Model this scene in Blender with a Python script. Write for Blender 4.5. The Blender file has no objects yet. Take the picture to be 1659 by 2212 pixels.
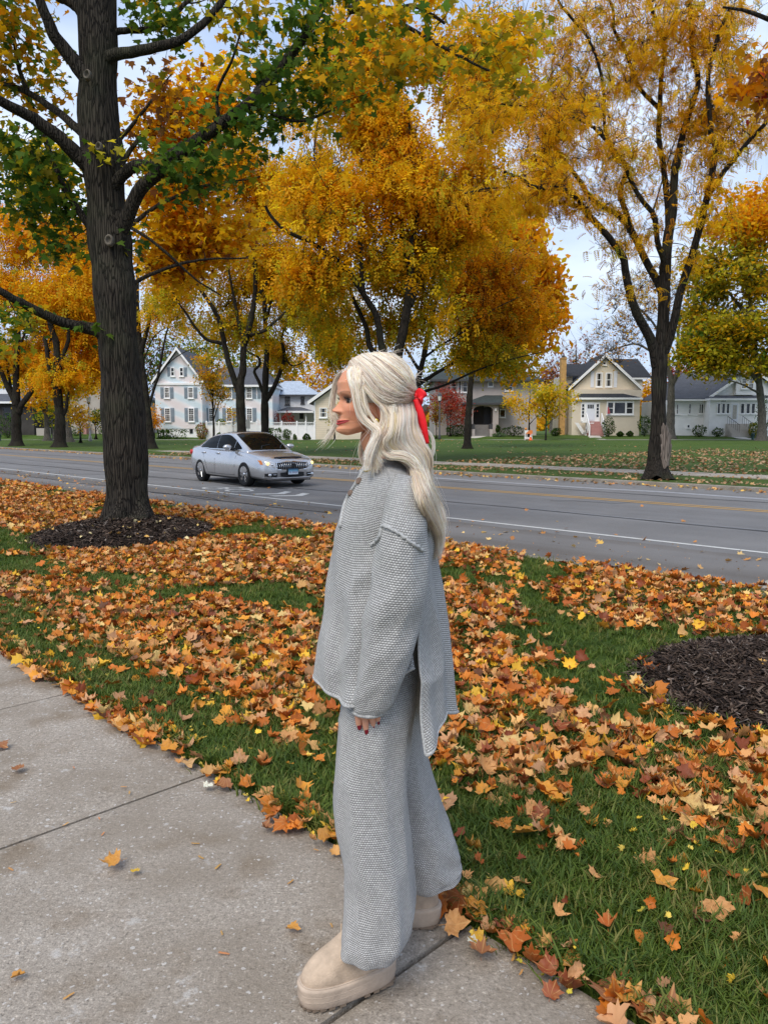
import bpy, bmesh, math, random
import numpy as np
from mathutils import Vector, Matrix, Quaternion, kdtree, noise

random.seed(7)
RNG = np.random.default_rng(7)
R = math.radians
scene = bpy.context.scene
COL = scene.collection

# ------------------------------------------------------------------ camera
CAM_H = 1.5
PITCH = math.atan((1106 - 922) / 1662)          # horizon sits above the middle of the frame
cam_data = bpy.data.cameras.new('camera')
cam_data.sensor_fit = 'VERTICAL'
cam_data.sensor_height = 24.0
cam_data.lens = 24.0 * 1662 / 2212
cam_data.clip_start = 0.05
cam_data.clip_end = 3000
cam = bpy.data.objects.new('camera', cam_data)
cam.location = (0, 0, CAM_H)
cam.rotation_euler = (math.pi / 2 - PITCH, 0, 0)
COL.objects.link(cam)
scene.camera = cam

# ------------------------------------------------------------------ sky and sun (overcast autumn day)
SUN_EL, SUN_AZ = R(52), R(205)                  # azimuth clockwise from +Y: behind the viewer, to the left
world = bpy.data.worlds.new('World')
scene.world = world
world.use_nodes = True
wn, wl = world.node_tree.nodes, world.node_tree.links
wn.clear()
w_out = wn.new('ShaderNodeOutputWorld')
w_bg = wn.new('ShaderNodeBackground')
w_sky = wn.new('ShaderNodeTexSky')
w_sky.sky_type = 'NISHITA'
w_sky.sun_disc = False
w_sky.sun_elevation = SUN_EL
w_sky.sun_rotation = SUN_AZ
w_sky.dust_density = 2.0
w_tc = wn.new('ShaderNodeTexCoord')
w_map = wn.new('ShaderNodeMapping')
w_map.inputs['Scale'].default_value = (1.0, 1.0, 3.6)
w_map.inputs['Location'].default_value = (3.1, 1.7, 0.6)
w_n = wn.new('ShaderNodeTexNoise')
w_n.inputs['Scale'].default_value = 2.2
w_n.inputs['Detail'].default_value = 7
w_n.inputs['Roughness'].default_value = 0.52
w_r = wn.new('ShaderNodeValToRGB')
w_r.color_ramp.elements[0].position = 0.40
w_r.color_ramp.elements[0].color = (3.7, 4.8, 6.9, 1)
w_r.color_ramp.elements[1].position = 0.74
w_r.color_ramp.elements[1].color = (7.3, 8.1, 9.4, 1)
w_mix = wn.new('ShaderNodeMix')
w_mix.data_type = 'RGBA'
w_mix.inputs['Factor'].default_value = 0.86     # an almost closed cloud layer
wl.new(w_tc.outputs['Generated'], w_map.inputs['Vector'])
wl.new(w_map.outputs['Vector'], w_n.inputs['Vector'])
wl.new(w_n.outputs['Fac'], w_r.inputs['Fac'])
wl.new(w_sky.outputs['Color'], w_mix.inputs['A'])
wl.new(w_r.outputs['Color'], w_mix.inputs['B'])
wl.new(w_mix.outputs['Result'], w_bg.inputs['Color'])
w_bg.inputs['Strength'].default_value = 0.078
wl.new(w_bg.outputs['Background'], w_out.inputs['Surface'])

sun_data = bpy.data.lights.new('sun', 'SUN')
sun_data.energy = 1.5
sun_data.angle = R(35)
sun_data.color = (1.0, 0.93, 0.82)
sun = bpy.data.objects.new('sun', sun_data)
sun_dir = Vector((math.sin(SUN_AZ) * math.cos(SUN_EL), math.cos(SUN_AZ) * math.cos(SUN_EL), math.sin(SUN_EL)))
sun.rotation_euler = sun_dir.to_track_quat('Z', 'Y').to_euler()
sun.location = sun_dir * 60
COL.objects.link(sun)

scene.view_settings.view_transform = 'Standard'
scene.view_settings.look = 'None'
scene.view_settings.gamma = 1.0
scene.view_settings.exposure = 0.95
scene.view_settings.use_curve_mapping = False
scene.cycles.max_bounces = 10
scene.cycles.diffuse_bounces = 6
scene.cycles.glossy_bounces = 3
scene.cycles.transmission_bounces = 6
scene.cycles.transparent_max_bounces = 8
scene.cycles.use_denoising = True

# ------------------------------------------------------------------ layout helpers
_c, _s = math.cos(PITCH), math.sin(PITCH)
def P(x, y, Y):
    """A point of the place at depth Y metres, from its bearing (1659 x 2212 sheet of the survey sketch)."""
    u, v = (x - 829.5) / 1662, (1106 - y) / 1662
    ry, rz = _c + v * _s, -_s + v * _c
    t = Y / ry
    return Vector((u * t, Y, CAM_H + rz * t))
def G(x, y, z=0.0):
    u, v = (x - 829.5) / 1662, (1106 - y) / 1662
    ry, rz = _c + v * _s, -_s + v * _c
    t = (z - CAM_H) / rz
    return Vector((u * t, ry * t, z))
US = Vector((-0.700, 0.714, 0))                 # along the street, away to the left
UN = Vector((0.714, 0.700, 0))                  # across the street, away from the viewer
def SN(s, n, z=0.0):
    v = US * s + UN * n
    return Vector((v.x, v.y, z))
def smooth(a, b, x):
    t = min(1, max(0, (x - a) / (b - a)))
    return t * t * (3 - 2 * t)
ROAD_Z = -0.11
N_PATH, N_KERB0, N_KERB1 = 1.72, 7.5, 20.0      # sidewalk edge, near kerb, far kerb
def land(x, y):
    return 0.16 * smooth(42, 76, y) + 0.42 * smooth(80, 90, y) + 0.2 * smooth(82, 95, y) * smooth(10, -20, x)

def tag(o, label=None, cat=None, group=None, kind=None):
    if label: o['label'] = label
    if cat: o['category'] = cat
    if group: o['group'] = group
    if kind: o['kind'] = kind
    return o
def empty(name, loc=(0, 0, 0), rz=0):
    o = bpy.data.objects.new(name, None)
    o.empty_display_size = 0.2
    o.location = loc
    o.rotation_euler = (0, 0, rz)
    COL.objects.link(o)
    return o
def link(name, me, mat=None, parent=None):
    o = bpy.data.objects.new(name, me)
    if mat is not None and len(me.materials) == 0:
        me.materials.append(mat)
    COL.objects.link(o)
    if parent is not None:
        o.parent = parent
    return o
def copy_tree(o, parent=None):
    c = o.copy()
    COL.objects.link(c)
    c.parent = parent
    for ch in list(o.children):
        copy_tree(ch, c)
    return c

class MB:
    """Collects boxes, prisms, tubes and lofts for ONE mesh."""
    def __init__(s):
        s.v, s.f = [], []
    def add(s, vs, fs):
        b = len(s.v)
        s.v += [tuple(p) for p in vs]
        s.f += [tuple(i + b for i in f) for f in fs]
        return s
    def box(s, x0, x1, y0, y1, z0, z1):
        vs = [(x0, y0, z0), (x1, y0, z0), (x1, y1, z0), (x0, y1, z0), (x0, y0, z1), (x1, y0, z1), (x1, y1, z1), (x0, y1, z1)]
        return s.add(vs, [(3, 2, 1, 0), (4, 5, 6, 7), (0, 1, 5, 4), (1, 2, 6, 5), (2, 3, 7, 6), (3, 0, 4, 7)])
    def prism(s, pts, off):
        """Polygon pts (3D) swept by vector off."""
        n = len(pts)
        off = Vector(off)
        vs = [Vector(p) for p in pts] + [Vector(p) + off for p in pts]
        fs = [tuple(range(n))[::-1], tuple(range(n, 2 * n))] + [(i, (i + 1) % n, n + (i + 1) % n, n + i) for i in range(n)]
        return s.add(vs, fs)
    def loft(s, rings, cap=True, closed=True):
        n = len(rings[0])
        vs = [p for r in rings for p in r]
        fs = []
        for k in range(len(rings) - 1):
            for i in range(n if closed else n - 1):
                j = (i + 1) % n
                fs.append((k * n + i, k * n + j, (k + 1) * n + j, (k + 1) * n + i))
        if cap:
            fs.append(tuple(range(n))[::-1])
            fs.append(tuple((len(rings) - 1) * n + i for i in range(n)))
        return s.add(vs, fs)
    def tube(s, pts, rad, n=8, cap=True):
        pts = [Vector(p) for p in pts]
        if not hasattr(rad, '__len__'):
            rad = [rad] * len(pts)
        rings = []
        side = None
        for i, p in enumerate(pts):
            d = (pts[min(i + 1, len(pts) - 1)] - pts[max(i - 1, 0)])
            d = d.normalized() if d.length > 1e-9 else Vector((0, 0, 1))
            if side is None:
                side = d.orthogonal().normalized()
            side = (side - d * side.dot(d))
            side = side.normalized() if side.length > 1e-6 else d.orthogonal().normalized()
            up = d.cross(side)
            rings.append([p + (side * math.cos(a) + up * math.sin(a)) * rad[i] for a in (2 * math.pi * k / n for k in range(n))])
        return s.loft(rings, cap)
    def ball(s, c, rx, ry=None, rz=None, nu=12, nv=8):
        ry = ry or rx; rz = rz or rx
        c = Vector(c)
        rings = []
        for k in range(nv + 1):
            ph = -math.pi / 2 + math.pi * k / nv
            cr = max(0.02, math.cos(ph))
            rings.append([c + Vector((rx * cr * math.cos(2 * math.pi * i / nu), ry * cr * math.sin(2 * math.pi * i / nu), rz * math.sin(ph))) for i in range(nu)])
        return s.loft(rings)
    def build(s, name, mat, parent=None, smooth_=False, bevel=0.0, matrix=None):
        me = bpy.data.meshes.new(name)
        me.from_pydata([tuple(p) for p in s.v], [], s.f)
        me.materials.append(mat)
        if smooth_:
            me.shade_smooth()
        me.update()
        o = link(name, me, None, parent)
        if bevel:
            m = o.modifiers.new('bevel', 'BEVEL')
            m.width = bevel; m.segments = 2; m.limit_method = 'ANGLE'
        return o

def np_mesh(name, V, F, mat, parent=None, color=None, smooth_=False, uv=None):
    """Fast mesh from arrays. F: (m,k) int. color: (nv,3) per vertex. uv: (nv,2) per vertex."""
    V = np.asarray(V, dtype=np.float32); F = np.asarray(F, dtype=np.int32)
    me = bpy.data.meshes.new(name)
    me.vertices.add(len(V)); me.vertices.foreach_set('co', V.ravel())
    m, k = F.shape
    me.loops.add(m * k); me.loops.foreach_set('vertex_index', F.ravel())
    me.polygons.add(m)
    me.polygons.foreach_set('loop_start', np.arange(0, m * k, k, dtype=np.int32))
    me.polygons.foreach_set('loop_total', np.full(m, k, dtype=np.int32))
    if smooth_:
        me.polygons.foreach_set('use_smooth', np.ones(m, dtype=bool))
    me.update(calc_edges=True)
    if color is not None:
        a = me.attributes.new('Col', 'FLOAT_COLOR', 'POINT')
        c = np.ones((len(V), 4), dtype=np.float32); c[:, :3] = color
        a.data.foreach_set('color', c.ravel())
    if uv is not None:
        l = me.uv_layers.new(name='UVMap')
        l.data.foreach_set('uv', np.asarray(uv, dtype=np.float32)[F.ravel()].ravel())
    me.materials.append(mat)
    return link(name, me, None, parent)

def rot_mats(yaw, pitch, roll):
    """Rz(yaw) Rx(pitch) Ry(roll), arrays -> (n,3,3)."""
    cy, sy, cp, sp, cr, sr = np.cos(yaw), np.sin(yaw), np.cos(pitch), np.sin(pitch), np.cos(roll), np.sin(roll)
    z, o = np.zeros_like(yaw), np.ones_like(yaw)
    A = np.stack([cy, -sy, z, sy, cy, z, z, z, o], -1).reshape(-1, 3, 3)
    B = np.stack([o, z, z, z, cp, -sp, z, sp, cp], -1).reshape(-1, 3, 3)
    C = np.stack([cr, z, sr, z, o, z, -sr, z, cr], -1).reshape(-1, 3, 3)
    return A @ B @ C
def scatter(tmpl_v, tmpl_f, pos, rot, scale, colors, jitter=0.0):
    """Copies of a small template -> V, F, C arrays."""
    T = np.asarray(tmpl_v, dtype=np.float32); F = np.asarray(tmpl_f, dtype=np.int32)
    n, k = len(pos), len(T)
    V = np.einsum('nij,kj->nki', rot, T) * np.asarray(scale)[:, None, None] + np.asarray(pos)[:, None, :]
    FF = (F[None] + (np.arange(n) * k)[:, None, None]).reshape(-1, F.shape[1])
    C = np.repeat(np.asarray(colors), k, axis=0)
    return V.reshape(-1, 3), FF, C
def cat_meshes(parts):
    V, F, C, b = [], [], [], 0
    for v, f, c in parts:
        V.append(v); F.append(f + b); C.append(c); b += len(v)
    return np.concatenate(V), np.concatenate(F), np.concatenate(C)
def catmull(pts, n):
    """Smooth resampling of control points (k,d) to n points."""
    p = np.asarray(pts, dtype=float)
    if len(p) == 2:
        t = np.linspace(0, 1, n)[:, None]
        return p[0] * (1 - t) + p[1] * t
    q = np.vstack([2 * p[0] - p[1], p, 2 * p[-1] - p[-2]])
    t = np.linspace(0, len(p) - 1 - 1e-6, n)
    i = t.astype(int); f = (t - i)[:, None]
    a, b, c, d = q[i], q[i + 1], q[i + 2], q[i + 3]
    return 0.5 * (2 * b + (c - a) * f + (2 * a - 5 * b + 4 * c - d) * f ** 2 + (3 * b - a - 3 * c + d) * f ** 3)

# ------------------------------------------------------------------ materials
class NT:
    def __init__(s, name):
        s.m = bpy.data.materials.new(name); s.m.use_nodes = True
        s.t = s.m.node_tree; s.n = s.t.nodes
        s.b = s.n['Principled BSDF']; s.out = s.n['Material Output']
    def new(s, typ, **kw):
        x = s.n.new('ShaderNode' + typ)
        for k, v in kw.items():
            setattr(x, k, v)
        return x
    def l(s, a, b):
        s.t.links.new(a, b)
    def coords(s, kind='Object', scale=(1, 1, 1), rot=(0, 0, 0)):
        if kind == 'Position':
            src = s.new('NewGeometry').outputs['Position']
        else:
            src = s.new('TexCoord').outputs[kind]
        mp = s.new('Mapping')
        mp.inputs['Scale'].default_value = scale
        mp.inputs['Rotation'].default_value = rot
        s.l(src, mp.inputs['Vector'])
        return mp.outputs['Vector']
    def noise(s, vec, scale, detail=4, rough=0.55, dist=0.0):
        x = s.new('TexNoise')
        x.inputs['Scale'].default_value = scale; x.inputs['Detail'].default_value = detail
        x.inputs['Roughness'].default_value = rough; x.inputs['Distortion'].default_value = dist
        s.l(vec, x.inputs['Vector'])
        return x.outputs['Fac']
    def voronoi(s, vec, scale, feature='F1', out='Distance'):
        x = s.new('TexVoronoi', feature=feature)
        x.inputs['Scale'].default_value = scale
        s.l(vec, x.inputs['Vector'])
        return x.outputs[out]
    def ramp(s, fac, stops):
        x = s.new('ValToRGB')
        e = x.color_ramp.elements
        while len(e) < len(stops):
            e.new(0.5)
        for q, (p, c) in zip(e, stops):
            q.position = p
            q.color = (*c, 1) if len(c) == 3 else c
        s.l(fac, x.inputs['Fac'])
        return x.outputs['Color']
    def mix(s, fac, a, b, mode='MIX'):
        x = s.new('Mix', data_type='RGBA', blend_type=mode)
        for sock, v in ((x.inputs['Factor'], fac), (x.inputs['A'], a), (x.inputs['B'], b)):
            if isinstance(v, (int, float)):
                sock.default_value = v
            elif isinstance(v, (tuple, list)):
                sock.default_value = (*v, 1) if len(v) == 3 else v
            else:
                s.l(v, sock)
        return x.outputs['Result']
    def math(s, op, a, b=0.0, c=None):
        x = s.new('Math', operation=op)
        for i, v in enumerate((a, b) if c is None else (a, b, c)):
            if isinstance(v, (int, float)):
                x.inputs[i].default_value = v
            else:
                s.l(v, x.inputs[i])
        return x.outputs[0]
    def bump(s, h, strength=0.5, dist=0.02, normal=None):
        x = s.new('Bump')
        x.inputs['Strength'].default_value = strength; x.inputs['Distance'].default_value = dist
        s.l(h, x.inputs['Height'])
        if normal is not None:
            s.l(normal, x.inputs['Normal'])
        return x.outputs['Normal']
    def set(s, color=None, rough=None, metal=None, spec=None, normal=None, **kw):
        for k, v in dict(kw, **{'Base Color': color, 'Roughness': rough, 'Metallic': metal, 'Specular IOR Level': spec, 'Normal': normal}).items():
            if v is None:
                continue
            if isinstance(v, (int, float)):
                s.b.inputs[k].default_value = v
            elif isinstance(v, (tuple, list)):
                s.b.inputs[k].default_value = (*v, 1) if len(v) == 3 else v
            else:
                s.l(v, s.b.inputs[k])
        return s.m

def paint(name, col, rough=0.6, var=0.12, scale=3.0, bump=0.15, bscale=60, metal=0.0, spec=0.3, kind='Object'):
    n = NT(name)
    v = n.coords(kind)
    f = n.noise(v, scale, 5)
    c = n.ramp(f, [(0.3, tuple(x * (1 - var) for x in col)), (0.7, tuple(min(1, x * (1 + var)) for x in col))])
    nb = n.bump(n.noise(v, bscale, 3), bump, 0.004)
    return n.set(c, rough, metal, spec, nb)

def leaf_material(name, trans=0.45, rough=0.6, spec=0.2):
    n = NT(name)
    a = n.new('Attribute', attribute_name='Col')
    n.set(a.outputs['Color'], rough, spec=spec)
    tr = n.new('BsdfTranslucent')
    n.l(a.outputs['Color'], tr.inputs['Color'])
    mx = n.new('MixShader')
    mx.inputs[0].default_value = trans
    n.l(n.b.outputs[0], mx.inputs[1]); n.l(tr.outputs[0], mx.inputs[2]); n.l(mx.outputs[0], n.out.inputs['Surface'])
    return n.m
M_CROWN = leaf_material('crown_leaf', 0.6)
M_FALLEN = leaf_material('fallen_leaf', 0.12, 0.55, 0.3)

def bark_material(name, dark, light, scale=1.0, depth=0.03):
    n = NT(name)
    v = n.coords('Object', (10 * scale, 10 * scale, 1.1 * scale))
    a = n.noise(v, 2.2, 6, 0.6, 0.6)
    w = n.voronoi(n.coords('Object', (17 * scale, 17 * scale, 1.25 * scale)), 2.0, 'DISTANCE_TO_EDGE')
    ridge = n.math('MINIMUM', w, 0.16)
    h = n.math('ADD', n.math('MULTIPLY', ridge, 4.0), n.math('MULTIPLY', a, 0.7))
    moss = n.noise(n.coords('Object'), 1.3, 5)
    base = n.ramp(h, [(0.3, dark), (0.62, tuple((x + y) / 2 for x, y in zip(dark, light))), (1.0, light)])
    c = n.mix(n.ramp(moss, [(0.5, (0, 0, 0)), (0.72, (0.5, 0.5, 0.5))]), base, (0.055, 0.062, 0.035))
    return n.set(c, 0.9, spec=0.15, normal=n.bump(h, 0.9, depth))
M_BARK_MAPLE = bark_material('maple_bark', (0.006, 0.005, 0.0045), (0.048, 0.040, 0.031), 1.0, 0.035)
M_BARK_LOCUST = bark_material('locust_bark', (0.008, 0.007, 0.006), (0.036, 0.030, 0.024), 0.7, 0.04)
M_BARK_GREY = bark_material('grey_bark', (0.05, 0.046, 0.042), (0.16, 0.145, 0.125), 0.6, 0.03)

# ================================================================== THE SETTING
# ---- lawn and land as one sheet, dropped under the roadway and the walk
def lawn_material():
    n = NT('lawn')
    v = n.coords('Position')
    f = n.noise(v, 0.35, 6, 0.6)
    g = n.noise(v, 26, 5, 0.7)
    big = n.ramp(f, [(0.35, (0.038, 0.078, 0.010)), (0.65, (0.085, 0.135, 0.020))])
    c = n.mix(0.55, big, n.ramp(g, [(0.3, (0.022, 0.050, 0.008)), (0.62, (0.095, 0.150, 0.024)), (0.8, (0.17, 0.16, 0.045))]))
    return n.set(c, 0.85, spec=0.15, normal=n.bump(n.noise(v, 55, 4, 0.7), 1.0, 0.05))
M_LAWN = lawn_material()
M_SOIL = paint('soil', (0.035, 0.026, 0.018), 0.95, 0.4, 20, 0.8, 60, kind='Position')

def sheet_ground():
    ss = sorted(set([-400, -250, -150, -90, -60, -40, -25] + list(range(-16, 40, 2)) + list(range(40, 120, 8)) + [130, 150, 180, 240, 320, 450, 700]))
    ns = [-300, -120, -50, -20, -8, -3, -0.35, -0.3, N_PATH + 0.0, N_PATH + 0.03, 2.4, 3.2, 4, 5, 6, 7, N_KERB0 - 0.16, N_KERB0 - 0.1, 12, 16, N_KERB1 + 0.1, N_KERB1 + 0.16] + [21, 22, 23, 24.5, 26, 28, 30] + list(range(33, 120, 4)) + [126, 140, 170, 220, 320, 500, 800]
    V, F = [], []
    for s in ss:
        for n in ns:
            p = SN(s, n)
            z = land(p.x, p.y)
            if -0.31 < n < N_PATH + 0.01:
                z = -0.07
            elif N_KERB0 - 0.11 < n < N_KERB1 + 0.11:
                z = ROAD_Z - 0.12
            elif n < 7.4:
                z += 0.0
            V.append((p.x, p.y, z))
    m = len(ns)
    for i in range(len(ss) - 1):
        for j in range(m - 1):
            F.append((i * m + j, i * m + j + 1, (i + 1) * m + j + 1, (i + 1) * m + j))
    me = bpy.data.meshes.new('ground')
    me.from_pydata(V, [], F)
    me.materials.append(M_LAWN)
    o = link('ground', me)
    return tag(o, 'green lawn on both sides of the street', kind='structure')
sheet_ground()

# ---- concrete
def concrete_material(name, base=(0.365, 0.318, 0.268), speck=1.0):
    n = NT(name)
    v = n.coords('Position')
    blot = n.noise(v, 1.7, 6, 0.62)
    grit = n.math('ADD', n.math('MULTIPLY', n.noise(v, 150, 3, 0.8), .55), n.math('MULTIPLY', n.noise(v, 62, 3, 0.75), .45))
    c = n.ramp(grit, [(0.36, tuple(x * 0.36 for x in base)), (0.46, tuple(x * 0.86 for x in base)), (0.56, tuple(x * 1.12 for x in base)), (0.64, tuple(min(1, x * 1.95) for x in base))])
    c = n.mix(n.math('MULTIPLY', n.ramp(blot, [(0.40, (1, 1, 1)), (0.60, (0, 0, 0))]), 0.6), c, tuple(x * k for x, k in zip(base, (0.60, 0.56, 0.50))))
    # brown stains with their own shape
    st = n.noise(v, 3.3, 4, 0.5)
    c = n.mix(n.math('MULTIPLY', n.ramp(st, [(0.54, (0, 0, 0)), (0.70, (1, 1, 1))]), 0.6), c, (0.175, 0.125, 0.075))
    # pale exposed pebbles and worn cement patches
    wv = n.new('VectorMath', operation='ADD'); n.l(v, wv.inputs[0])
    nzv = n.new('TexNoise'); nzv.inputs['Scale'].default_value = 60; n.l(v, nzv.inputs['Vector'])
    scl_ = n.new('VectorMath', operation='SCALE'); n.l(nzv.outputs['Color'], scl_.inputs[0]); scl_.inputs['Scale'].default_value = .022; n.l(scl_.outputs[0], wv.inputs[1])
    peb = n.voronoi(wv.outputs[0], 46)
    pick = n.new('TexVoronoi'); pick.inputs['Scale'].default_value = 46; n.l(wv.outputs[0], pick.inputs['Vector'])
    sel = n.math('GREATER_THAN', n.math('MULTIPLY', pick.outputs['Color'], 1.0), 0.58)
    pm = n.math('MULTIPLY', sel, n.math('LESS_THAN', peb, n.math('MULTIPLY', pick.outputs['Color'], .30)))
    c = n.mix(n.math('MULTIPLY', pm, 0.65 * speck), c, (0.62, 0.585, 0.55))
    wp = n.noise(v, 7, 8, 0.72)
    c = n.mix(n.math('MULTIPLY', n.ramp(wp, [(0.60, (0, 0, 0)), (0.70, (1, 1, 1))]), 0.75 * speck), c, (0.58, 0.555, 0.53))
    h = n.math('ADD', grit, n.math('MULTIPLY', pm, 0.3))
    return n.set(c, 0.88, spec=0.2, normal=n.bump(h, 0.9, 0.010))
M_CONC = concrete_material('sidewalk_concrete')
M_CONC_FAR = concrete_material('path_concrete', (0.40, 0.36, 0.31), 0.4)

JOINTS = [-4.4, -2.95, -1.5, -0.05, 1.39, 2.83, 4.29, 5.75, 7.2, 8.65, 10.1, 11.55, 13.0, 14.45, 15.9, 17.35, 18.8, 20.25, 21.7, 23.15, 24.6]
walk = empty('sidewalk')
tag(walk, 'grey exposed aggregate concrete sidewalk under the person', kind='structure')
slab_i = 0
for a, b in zip(JOINTS[:-1], JOINTS[1:]):
    bm = bmesh.new()
    g = 0.008
    nn0, nn1 = -0.28, N_PATH
    tilt = random.uniform(-0.004, 0.004)
    us = np.linspace(a + g, b - g, 14); vs = np.linspace(nn0, nn1, 16)
    grid = [[None] * len(vs) for _ in us]
    for i, s in enumerate(us):
        for j, n_ in enumerate(vs):
            jag = 0.0
            if j == len(vs) - 1:
                jag = 0.010 * noise.noise((s * 7.0, 3.1, 0.0))
            edge = i in (0, len(us) - 1) or j in (0, len(vs) - 1)
            p = SN(s, n_ + jag, (-0.007 if edge else 0) + tilt)
            grid[i][j] = bm.verts.new(p)
    for i in range(len(us) - 1):
        for j in range(len(vs) - 1):
            bm.faces.new((grid[i][j], grid[i][j + 1], grid[i + 1][j + 1], grid[i + 1][j]))
    top = list(bm.faces)
    r = bmesh.ops.extrude_face_region(bm, geom=top)
    for v in [e for e in r['geom'] if isinstance(e, bmesh.types.BMVert)]:
        v.co.z -= 0.09
    bmesh.ops.recalc_face_normals(bm, faces=bm.faces)
    me = bpy.data.meshes.new('concrete_slab')
    bm.to_mesh(me); bm.free()
    me.materials.append(M_CONC)
    link('concrete_slab', me, None, walk)
MB().add([SN(-4.4, -0.29, -0.05), SN(24.6, -0.29, -0.05), SN(24.6, N_PATH + 0.05, -0.045), SN(-4.4, N_PATH + 0.05, -0.045)], [(0, 1, 2, 3)]).build('joint_soil', M_SOIL, walk)

# ---- road
def asphalt_material():
    n = NT('asphalt')
    v = n.coords('Position')
    across = n.new('VectorMath', operation='DOT_PRODUCT')
    n.l(v, across.inputs[0]); across.inputs[1].default_value = tuple(UN)
    d = across.outputs['Value']
    along = n.coords('Position', (1, 1, 1), (0, 0, 0))
    grit = n.noise(v, 150, 3, 0.8)
    c = n.ramp(grit, [(0.3, (0.085, 0.083, 0.083)), (0.55, (0.175, 0.172, 0.172)), (0.75, (0.28, 0.275, 0.27))])
    # older brown parking lane on this side of the white line
    lane = n.math('LESS_THAN', n.math('ADD', d, n.math('MULTIPLY', n.noise(v, 1.1, 3), 0.5)), 10.2)
    c = n.mix(lane, c, n.ramp(grit, [(0.3, (0.055, 0.047, 0.040)), (0.55, (0.120, 0.104, 0.090)), (0.75, (0.215, 0.185, 0.16))]))
    # wheel tracks: worn, slightly paler bands along the street
    rot = n.coords('Position', (1, 1, 1), (0, 0, R(-45)))
    st = n.new('Mapping'); st.inputs['Scale'].default_value = (0.9, 0.03, 1); n.l(rot, st.inputs['Vector'])
    band = n.noise(st.outputs['Vector'], 1.0, 3)
    c = n.mix(n.math('MULTIPLY', n.ramp(band, [(0.45, (0, 0, 0)), (0.62, (1, 1, 1))]), 0.4), c, (0.25, 0.25, 0.255))
    blot = n.noise(v, 0.7, 6, 0.6)
    c = n.mix(0.35, c, n.ramp(blot, [(0.3, (0.095, 0.090, 0.087)), (0.7, (0.205, 0.198, 0.195))]))
    return n.set(c, 0.82, spec=0.25, normal=n.bump(grit, 0.5, 0.006))
M_ASPH = asphalt_material()
road = MB().add([SN(-160, N_KERB0 - 0.02, ROAD_Z), SN(420, N_KERB0 - 0.02, ROAD_Z), SN(420, N_KERB1 + 0.02, ROAD_Z), SN(-160, N_KERB1 + 0.02, ROAD_Z)], [(0, 1, 2, 3)]).build('road', M_ASPH)
tag(road, 'grey asphalt two-lane street with a bike lane', kind='structure')

def worn_paint(name, col, wear=0.45):
    n = NT(name)
    v = n.coords('Position')
    w = n.noise(v, 24, 5, 0.75)
    c = n.mix(n.math('MULTIPLY', n.ramp(w, [(0.5, (0, 0, 0)), (0.68, (1, 1, 1))]), wear), col, (0.14, 0.138, 0.135))
    return n.set(c, 0.75, spec=0.25, normal=n.bump(w, 0.2, 0.003))
M_WHITE_LINE = worn_paint('white_road_paint', (0.52, 0.52, 0.50))
M_YELLOW_LINE = worn_paint('yellow_road_paint', (0.50, 0.28, 0.05), 0.5)
M_TAR = paint('tar', (0.02, 0.02, 0.021), 0.5, 0.3, 8, 0.2, 30, kind='Position')
M_PATCH = paint('pale_wear', (0.27, 0.275, 0.29), 0.8, 0.15, 8, 0.2, 30, kind='Position')

def strip(name, s0, s1, n0, w, mat, dz=0.004, jag=0.0, step=4.0, parent=road):
    k = max(2, int((s1 - s0) / step) + 1)
    V, F = [], []
    for i in range(k):
        s = s0 + (s1 - s0) * i / (k - 1)
        j = jag * noise.noise((s * 0.45, n0 * 3.1, 7.7)) if jag else 0
        ww = w * (1 + (0.5 * noise.noise((s * 1.3, n0, 1.1)) if jag else 0))
        V += [SN(s, n0 + j - ww / 2, ROAD_Z + dz), SN(s, n0 + j + ww / 2, ROAD_Z + dz)]
        if i:
            F.append((2 * i - 2, 2 * i - 1, 2 * i + 1, 2 * i))
    return MB().add(V, F).build(name, mat, parent)
strip('white_lane_line', -60, 200, 10.33, 0.10, M_WHITE_LINE)
strip('yellow_centre_line', -5.4, 200, 15.35, 0.10, M_YELLOW_LINE)
strip('yellow_centre_line', -5.8, 200, 15.62, 0.10, M_YELLOW_LINE)
strip('tar_seam', 16, 90, 12.1, 0.10, M_TAR, 0.005, 0.22, 0.5)
strip('tar_seam', 3.2, 16.2, 12.55, 0.055, M_TAR, 0.005, 0.2, 0.5)
strip('tar_seam', -9, 9, 12.62, 0.045, M_PATCH, 0.005, 0.12, 0.5)
strip('tar_seam', 20, 60, 13.9, 0.045, M_TAR, 0.005, 0.3, 0.5)
strip('tar_seam', 11, 40, 9.25, 0.06, M_TAR, 0.005, 0.25, 0.4)
strip('tar_seam', 15.5, 40, 15.0, 0.04, M_TAR, 0.005, 0.22, 0.5)
strip('worn_seam', -12, 30, 18.2, 0.35, M_PATCH, 0.003, 0.25, 0.7)
strip('worn_seam', -8, 60, 17.3, 0.06, M_TAR, 0.005, 0.2, 0.7)
def crack(pts, w):
    pts = catmull(pts, 26)
    V, F = [], []
    for i, (s, n_) in enumerate(pts):
        j = 0.05 * noise.noise((s * 3, n_ * 3, 0))
        V += [SN(s, n_ + j - w / 2, ROAD_Z + 0.0055), SN(s + w * 0.4, n_ + j + w / 2, ROAD_Z + 0.0055)]
        if i:
            F.append((2 * i - 2, 2 * i - 1, 2 * i + 1, 2 * i))
    MB().add(V, F).build('crack', M_TAR, road)
crack([(14.6, 12.5), (14.2, 13.0), (13.9, 13.8), (13.2, 14.6)], 0.05)
crack([(21, 9.0), (20.3, 9.6), (20.5, 10.1), (20.1, 10.6)], 0.05)
crack([(27, 10.5), (25, 11.6), (22, 12.0)], 0.05)
crack([(17.5, 9.1), (15.6, 9.4), (14.2, 9.2), (12.8, 9.4)], 0.05)
crack([(9.4, 14.3), (9.0, 14.7), (8.2, 14.8), (8.0, 15.2)], 0.04)
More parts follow.
